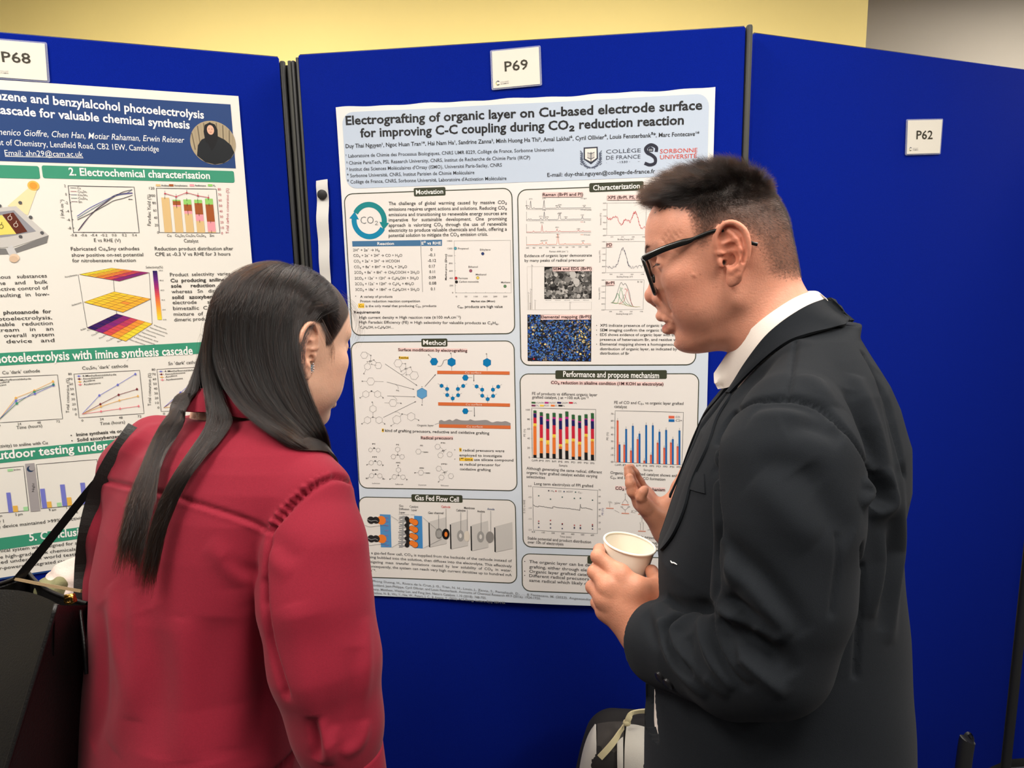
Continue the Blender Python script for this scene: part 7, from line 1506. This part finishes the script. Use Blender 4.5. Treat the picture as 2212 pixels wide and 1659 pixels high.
for s_ in (1, -1): shoe('shoe', s_, HIPW, LW, FW, wo, WH0, MATS['black_leather'], .10)

# --- her hair: every strand leaves the scalp, lies over the head, falls, and gathers into the locks
hair_mat('dark_brown_hair', .98, .30, .84, .24)
def arc(pts): return spline([P(*p) for p in pts], 101)
C1_ = arc([(480, 790, 1.045), (437, 792, .995), (438, 798, .942), (520, 806, .916), (642, 800, .934)])       # the curtain level with her ear
C2_ = arc([(446, 850, 1.03), (412, 850, .980), (428, 856, .933), (530, 864, .903), (682, 866, .930)])       # and level with the collar
L1_ = [(399, 888), (364, 950), (334, 1035), (314, 1115), (300, 1180), (288, 1250)]
L2_ = [(494, 892), (466, 945), (418, 1010), (376, 1075), (352, 1145), (336, 1230), (326, 1288)]
R0_ = [(570, 918, .892), (640, 966, .888), (688, 1000, .935), (700, 1060, 1.03)]; R1_ = [(692, 925, .930), (701, 985, .960), (704, 1040, 1.00), (706, 1100, 1.04)]
hair_f = lambda X: np.minimum(wsf(X), neckw_f(X) - .012)
L1_, L2_ = [spline([on_surface(hair_f, x, y, .007) for x, y in q], 12) for q in (L1_, L2_)]
R0_, R1_ = [spline([P(*p) for p in q], 12) for q in (R0_, R1_)]
rh = np.random.RandomState(7)
def on_cap(dirs, off): c = np.array([.000, 0, .034]); r = np.array([.0895, .0715, .0900]); k = 1 / vlen(dirs / r); return c + dirs * k[:, None] * (1 + off / .085)[:, None]
def slerp(a, b, t):
    d = np.clip((a * b).sum(1), -.9995, .9995); w = np.arccos(d); return (a * (np.sin((1 - t) * w) / np.sin(w))[:, None] + b * (np.sin(t * w) / np.sin(w))[:, None])
def long_hair(n, fly=0.0):
    mk = (wi > .003) & (~wear)
    Rt = roots(WQ, WF, mk, n, rh); d = Rt - np.array([0, 0, .034]); d /= vlen(d)[:, None]
    th = (np.degrees(np.arctan2(d[:, 1], d[:, 0])) + 360) % 360
    s = np.where(th < 60, .02, np.where(th > 300, .98, np.clip((th - 100) / (250 - 100), .0, 1.0)))
    s = np.clip(s + rh.normal(0, .07, n), 0, 1); s = np.where(s < .02, rh.rand(n) * .2, s); s = np.where(s > .985, 1 - rh.rand(n) * .14, s)
    cl = (np.floor(s * 170 + .5)).astype(int) * 3 + rh.randint(0, 3, n); hs = lambda k: np.modf(np.abs(np.sin(cl * 12.9898 + k * 78.233) * 43758.5453))[0]   # hairs cling together in thin tresses
    s = np.clip(s * .25 + .75 * (np.floor(s * 170 + .5) / 170 + (hs(1) - .5) * .02), 0, 1)
    te = np.radians(112 + (238 - 112) * s); E = np.stack([np.cos(te), np.sin(te), -.10 + 0 * te], 1); E /= vlen(E)[:, None]
    lay = np.clip(.72 * hs(2) + .28 * rh.rand(n), 0, 1) ** .7; off = .002 + .012 * lay + fly * np.abs(rh.normal(0, 1, n))
    pts = [Rt]
    front = (th > 262) & (th < 352) & (Rt[:, 1] < -.02)
    V1, V2 = np.array([.002, -.0700, .036]), np.array([-.046, -.058, .006]); V1 = np.tile(V1 / np.linalg.norm(V1), (n, 1)); V2 = np.tile(V2 / np.linalg.norm(V2), (n, 1))
    for t in (.14, .32, .52, .74, .92):
        D = slerp(d, E, np.full(n, t))                     # the front hair is swept back over the top of the ear
        Df = slerp(d, V1, np.full(n, t / .52)) if t <= .52 else (slerp(V1, V2, np.full(n, (t - .52) / .26)) if t < .78 else slerp(V2, E, np.full(n, .5)))
        D = np.where(front[:, None], Df + rh.normal(0, .05, (n, 3)) * np.array([1, .4, 1.]) * .8 * (t > .3), D); D /= vlen(D)[:, None]
        pts.append(on_cap(D, off * min(1, .25 + 1.2 * t) + .012 * t * np.maximum(0, -D[:, 0])))
    W_ = [w_from(p) for p in pts]
    i = np.clip((s * 100).astype(int), 0, 100); inw = (HW + np.array([.0, .02, -.1]))
    def jit(a): return rh.normal(0, a, (n, 3))
    thick = (1 - lay)[:, None] * .020
    def arcp(Cv): p = Cv[i]; v = inw - p; v[:, 2] = 0; v /= vlen(v)[:, None]; return p + v * thick + jit(.0022 + fly)
    W_.append(arcp(C1_)); W_.append(arcp(C2_))
    g = np.where(s < .36, 0, np.where(s < .55, 1, 2)); u = np.clip((s - .55) / .45, 0, 1)
    end = np.clip(.50 + .50 * rh.rand(n) ** 1.2 * (.55 + .45 * hs(6)), .4, 1)
    oc = np.stack([hs(3), hs(4), hs(5)], 1) * 2 - 1; of = oc * .85 + jit(.28); of /= np.maximum(vlen(of), .8)[:, None]
    m = 12
    for k in range(m):
        t = k / (m - 1); tt = t * end * (m - 1); a = np.minimum(tt.astype(int), m - 2); fr_ = (tt - a)[:, None]
        pick = lambda Lq: Lq[a] * (1 - fr_) + Lq[a + 1] * fr_
        wid = np.where(g == 0, np.interp(t, [0, .3, .7, 1], [.013, .0125, .0135, .018]), np.where(g == 1, np.interp(t, [0, .3, .7, 1], [.014, .0130, .0095, .008]), .010))[:, None]
        side = rgt[None] * (of[:, :1] * 1.15) + (-fw)[None] * (of[:, 1:2] * .45) + upv[None] * of[:, 2:] * .3
        pos = np.where((g == 0)[:, None], pick(L1_), np.where((g == 1)[:, None], pick(L2_), pick(R0_) * (1 - u)[:, None] + pick(R1_) * u[:, None]))
        W_.append(pos + side * wid + jit(.0006 + .0014 * t + fly * .6 * t))
    A = np.stack(W_, 1); q = A.copy()                      # Catmull-Rom, three pieces between points
    out = []
    e = np.concatenate([2 * A[:, :1] - A[:, 1:2], A, 2 * A[:, -1:] - A[:, -2:-1]], 1)
    for k in range(A.shape[1] - 1):
        p0, p1, p2, p3 = e[:, k], e[:, k + 1], e[:, k + 2], e[:, k + 3]
        for t in (0, .5): out.append(.5 * (2 * p1 + (p2 - p0) * t + (2 * p0 - 5 * p1 + 4 * p2 - p3) * t * t + (3 * p1 - p0 - 3 * p2 + p3) * t ** 3))
    out.append(A[:, -1]); out = np.stack(out, 1)
    for _ in range(14): out[:, 8:-1] = .5 * out[:, 8:-1] + .25 * (out[:, 7:-2] + out[:, 9:])
    K = out.shape[1]; B_ = out[:, 16:].reshape(-1, 3)       # keep the falling part outside the shirt and the neck
    for _ in range(2):
        dd = hair_f(B_); lo_ = np.where(dd < .004)[0]
        if len(lo_): g_ = grad(hair_f, B_[lo_], .002)[1]; B_[lo_] += g_ / np.maximum(vlen(g_), .3)[:, None] * (.0045 - dd[lo_])[:, None]
    out[:, 16:] = B_.reshape(n, K - 16, 3)
    return out
strands('hair', np.concatenate([long_hair(26000), long_hair(500, .004)]), .000095, 'dark_brown_hair', wo, WH0, .6)
# wisps at the forehead and temple, loose hairs on her back
wp = []
for k in range(36):
    x0, y0 = 746 + rh.normal(0, 6), 655 + rh.normal(0, 8); a = rh.rand()
    q = [(x0 - 8, y0 - 12, .985), (x0 + 10 + 10 * a, y0 + 6 + 8 * a, .988), (x0 + 16 + 18 * a, y0 + 34 + 20 * a, .990), (x0 + 8 + 16 * a, y0 + 62 + 26 * a, .99)]
    wp.append(spline([P(*p) for p in q], 12))
for k in range(60):
    x0, y0 = 706 + rh.normal(0, 5), 722 + rh.normal(0, 6); wp.append(spline([P(x0 - 12, y0 - 20, .945), P(x0, y0 + 4, .942), P(x0 + 8 + 3 * rh.rand(), y0 + 26, .943), P(x0 + 10, y0 + 44 + 14 * rh.rand(), .945)], 12))
strands('stray_hair', np.array(wp), .00006, 'dark_brown_hair', wo, WH0)

# ------------------------------------------------------------------ her handbag
Bt = [P(-170, 1286, 1.00), P(122, 1303, .890), P(192, 1307, 1.00), P(62, 1238, 1.13)]; Bb = [P(-380, 1760, .98), P(-30, 1800, .83), P(166, 1800, .99), P(20, 1700, 1.13)]
hb = empty('handbag', tuple(sum(Bb) / 4 * 1.0)); tag(hb, 'black leather handbag hanging by two straps at the side of the woman in crimson', 'handbag')
H0 = np.array(hb.location)
def bagring(t, inset=0.0, n=12):
    c = [a * (1 - t) + b * t for a, b in zip(Bt, Bb)]; m = sum(c) / 4; out = []
    for i in range(4):
        a, b = c[i], c[(i + 1) % 4]; nn = np.cross(b - a, [0, 0, 1.0]); nn /= np.linalg.norm(nn); nn = nn if nn @ (a + b - 2 * m) > 0 else -nn
        for k in range(n):
            f_ = k / n; p = a * (1 - f_) + b * f_; bow = math.sin(f_ * math.pi)
            p = p + nn * ((.022 * math.sin(min(1, t * 1.6) * math.pi * .5) - (.030 * (1 - t) if i in (0, 3) else .012 * (1 - t))) * bow); out.append(p + (m - p) * inset - H0)
    return out
b = MB(); b.loft([bagring(t) for t in np.linspace(0, 1, 16)] + [bagring(1, .02), bagring(1, .5)], cap=True)
b.f = [f_ for f_ in b.f if len(f_) == 4] + [b.f[-1]]
b.loft([[p + ZA * 0 for p in bagring(0)], [p - ZA * .004 for p in bagring(0, .05)], [p - ZA * .05 for p in bagring(.08, .07)], [p - ZA * .05 for p in bagring(.08, .9)]], cap=False)
b.build('bag_body', MATS['black_hide'], hb, angle=50)
q = [Bt[1] * (1 - t) + Bb[1] * t + np.array([0, -.002, 0]) - H0 + (Bt[1] - sum(Bt) / 4) * .03 * 1 for t in np.linspace(0, 1, 24)]
MB().tube(q, .0032, 10).build('corner_piping', MATS['black_hide'], hb, smooth=True)
q = [p for p in bagring(0, .02)]; MB().tube([x + ZA * .002 for x in q[24:] + q[:1]], .0030, 8, cap=False).build('rim_piping', MATS['black_hide'], hb, smooth=True)
zz = spline([P(30, 1250, 1.09) - H0, P(90, 1262, 1.06) - H0, P(176, 1277, 1.03) - H0], 20); mat('zip_tape', rgb(150, 126, 92), .6, bump=(900, .4, 2)); MB().strip(zz, (0, -1, .4), .0042, .003).build('zip', MATS['zip_tape'], hb)
b = MB(); cl = [P(151 + dx, 1291 + dy, .97) - H0 for dx, dy in ((-9, 10), (-9, -4), (8, -6), (12, 6), (2, 12), (-9, 10))]; b.tube(cl, .0026, 8)
b.tube([P(144, 1296, .968) - H0, P(160, 1286, .968) - H0], .0034, 8); b.tube([P(156, 1284, .967) - H0, P(158, 1300, .967) - H0], .0026, 8); b.build('clasp', MATS['brass'], hb, smooth=True)
b = MB(); b.tube([P(174, 1318, .975) - H0, P(176, 1340, .970) - H0, P(181, 1380, .955) - H0, P(188, 1456, .945) - H0], [.002, .0022, .0026, .0032], 8); b.build('tassel_cord', MATS['black_hide'], hb, smooth=True)
q = [P(x, y, d_) - H0 for x, y, d_ in spline([(38, 1252, 1.09), (90, 1188, 1.09), (150, 1112, 1.09), (200, 1050, 1.085), (232, 1014, 1.10)], 24)]
MB().strip(q, (CAM - P(140, 1120, 1.08)), [.0105 + .003 * (1 - k / 23) for k in range(24)], .004).build('strap', MATS['black_hide'], hb)
q = []
for x, y in spline([(287, 924), (262, 962), (236, 1004), (212, 1056), (195, 1110), (182, 1175), (175, 1250), (173, 1300)], 30): q.append(on_surface(wsf, x + 5, y, .003))
q = np.array(q)
for _ in range(6): q[1:-1] = .5 * q[1:-1] + .25 * (q[:-2] + q[2:])
MB().strip([x - H0 for x in q], [(CAM - x) for x in q], [.017 + .006 * math.sin(k / 29 * 3.1) for k in range(30)], .005).build('strap', MATS['grey_hide'], hb)
# cloth bundled in the bag's mouth
mat('cream_cloth', rgb(226, 208, 198), .85, bump=(300, .3, 3)); mat('olive_cloth', rgb(126, 124, 88), .9, bump=(400, .3, 3))
fb = P(146, 1262, 1.10); sc = empty('scarf', tuple(fb)); tag(sc, 'bundled cream and olive cloth sticking out of the black handbag', 'scarf'); F0 = np.array(fb)
def puff(name, m, blobs, seed):
    def f_(X):
        d = None
        for (x, y, dd, r) in blobs: e = s_ell(X, P(x, y, dd), r); d = e if d is None else smin(d, e, .02)
        return d + .0022 * np.sin(X[:, 0] * 130 + seed + 2 * np.sin(X[:, 2] * 90)) * np.sin(X[:, 2] * 110 + X[:, 1] * 70)
    v_, q_ = sdf_mesh(f_, F0 - .16, F0 + .16, .004); child(name, v_, q_, m, sc, F0)
puff('cream_fold', MATS['cream_cloth'], [(150, 1246, 1.13, (.035, .03, .022)), (172, 1240, 1.13, (.03, .03, .026)), (160, 1275, 1.12, (.035, .03, .02))], 1)
puff('olive_fold', MATS['olive_cloth'], [(112, 1262, 1.115, (.022, .025, .012)), (132, 1262, 1.10, (.012, .02, .012)), (128, 1280, 1.11, (.03, .02, .014))], 2)
# ------------------------------------------------------------------ paper cup in his hand
mat('cup_paper', rgb(238, 230, 212), 0.55, spec=0.35)
ct = P(1361, 1171, 1.052); cax = -(upv * .975 - rgt * -.085 + fw * -.06); cax = cax / np.linalg.norm(cax)
cax = np.array([-.085 * rgt[0] - .93 * 0, 0, 0]) + (-ZA) * .985 + rgt * -.10 + np.array([0, .03, 0]); cax = cax / np.linalg.norm(cax)
cu_ = empty('paper_cup', tuple(ct + cax * .09)); tag(cu_, 'plain cream paper cup held in the left hand of the man in the blazer', 'cup')
CO = np.array(cu_.location)
e1 = np.cross(cax, [0, 1, 0]); e1 /= np.linalg.norm(e1); e2 = np.cross(cax, e1)
def ring_(c, r, n=56): return [c + r * (math.cos(2 * math.pi * k / n) * e1 + math.sin(2 * math.pi * k / n) * e2) - CO for k in range(n)]
b = MB(); prof = [(.0895, .0262), (.0885, .0280), (.045, .0338), (.004, .0388), (.0025, .0386), (.004, .0380), (.045, .0330), (.083, .0278), (.083, .001)]
b.loft([ring_(ct + cax * h_, r_) for h_, r_ in prof], cap=False); b.build('cup_body', MATS['cup_paper'], cu_, angle=60)
b = MB(); b.tube([ct + cax * .0028 - CO + .0389 * (math.cos(2 * math.pi * k / 64) * e1 + math.sin(2 * math.pi * k / 64) * e2) for k in range(66)], .0019, 10, cap=False); b.build('rolled_rim', MATS['cup_paper'], cu_, smooth=True)
# ------------------------------------------------------------------ backpack on the floor by the centre board
mat('pack_dark', rgb(70, 66, 62), 0.85, bump=(600, .3, 3)); mat('pack_light', rgb(206, 202, 192), 0.85, bump=(600, .3, 3)); mat('pack_strap', rgb(226, 214, 170), 0.8, bump=(900, .3, 2)); mat('pack_black', rgb(36, 34, 32), .8)
pc = P(1350, 1700, 1.60); pz = P(1330, 1560, 1.585)[2]
bp = empty('backpack', (pc[0], pc[1], 0)); tag(bp, 'light grey and dark backpack with cream straps on the floor against the centre board', 'backpack')
B0 = np.array([pc[0], pc[1], 0.0]); ux, uy = DM, NM                   # along the board, towards the viewer
def pack_sdf(X, g=0.0):
    q = X - B0.astype(np.float32); a, d_, z = q @ ux.astype(np.float32), q @ uy.astype(np.float32), q[:, 2]
    hw = .128 - .055 * np.clip((z - .30) / (pz - .30), 0, 1) ** 2.2
    dx, dy, dz = np.abs(a) - (hw - .05), np.abs(d_) - .045, np.abs(z - pz / 2) - (pz / 2 - .05)
    m_ = np.maximum(np.stack([dx, dy, dz], 1), 0); return vlen(m_) + np.minimum(np.maximum(dx, np.maximum(dy, dz)), 0) - .05 - g
pv, pf = sdf_mesh(pack_sdf, B0 + np.array([-.25, -.22, -.02]), B0 + np.array([.25, .22, pz + .1]), .006)
child('pack_body', pv, pf, MATS['pack_black'], bp, B0)
pk = lambda X: pack_sdf(np.asarray(X, np.float32))
def patch(name, up, dn, m, lift=.004, **k): return flap(name, pk, up, dn, MATS[m], bp, B0, (lift, lift), .004, n=16, rows=6, bulge=.002, **k)
patch('side_panel', [(1287, 1568), (1276, 1582), (1265, 1612), (1254, 1659), (1244, 1760)], [(1290, 1568), (1290, 1590), (1290, 1620), (1291, 1659), (1292, 1760)], 'pack_light')
patch('front_panel', [(1292, 1566), (1292, 1600), (1293, 1659), (1294, 1760)], [(1348, 1562), (1348, 1600), (1348, 1659), (1348, 1760)], 'pack_dark')
patch('side_panel', [(1354, 1571), (1350, 1600), (1348, 1659), (1348, 1760)], [(1392, 1577), (1392, 1600), (1390, 1659), (1390, 1760)], 'pack_light', lift=.008)
patch('webbing_strip', [(1333, 1608), (1333, 1640), (1334, 1680), (1334, 1760)], [(1346, 1598), (1346, 1640), (1346, 1680), (1346, 1760)], 'pack_light', lift=.008)
q = [on_surface(pk, x, y, .014) - B0 for x, y in spline([(1347, 1582), (1336, 1598), (1318, 1620), (1301, 1638)], 12)]
MB().strip(q, NM, .0135, .003).build('strap', MATS['pack_strap'], bp)
q = [P(x, y, d_) - B0 for x, y, d_ in spline([(1354, 1566, 1.53), (1357, 1554, 1.525), (1364, 1542, 1.53), (1378, 1537, 1.55), (1400, 1536, 1.58), (1430, 1540, 1.60)], 16)]
MB().strip(q, NM, .0125, .003).build('grab_loop', MATS['pack_strap'], bp)
bm = bmesh.new(); bmesh.ops.create_icosphere(bm, subdivisions=2, radius=.009); MB().add([np.array(v.co) * np.array([1, .8, .9]) + P(1354, 1561, 1.53) - B0 for v in bm.verts], [[v.index for v in f.verts] for f in bm.faces]).build('strap_knot', MATS['pack_strap'], bp, smooth=True); bm.free()
# ------------------------------------------------------------------ done: the lettering helper goes
bpy.data.objects.remove(_txo)
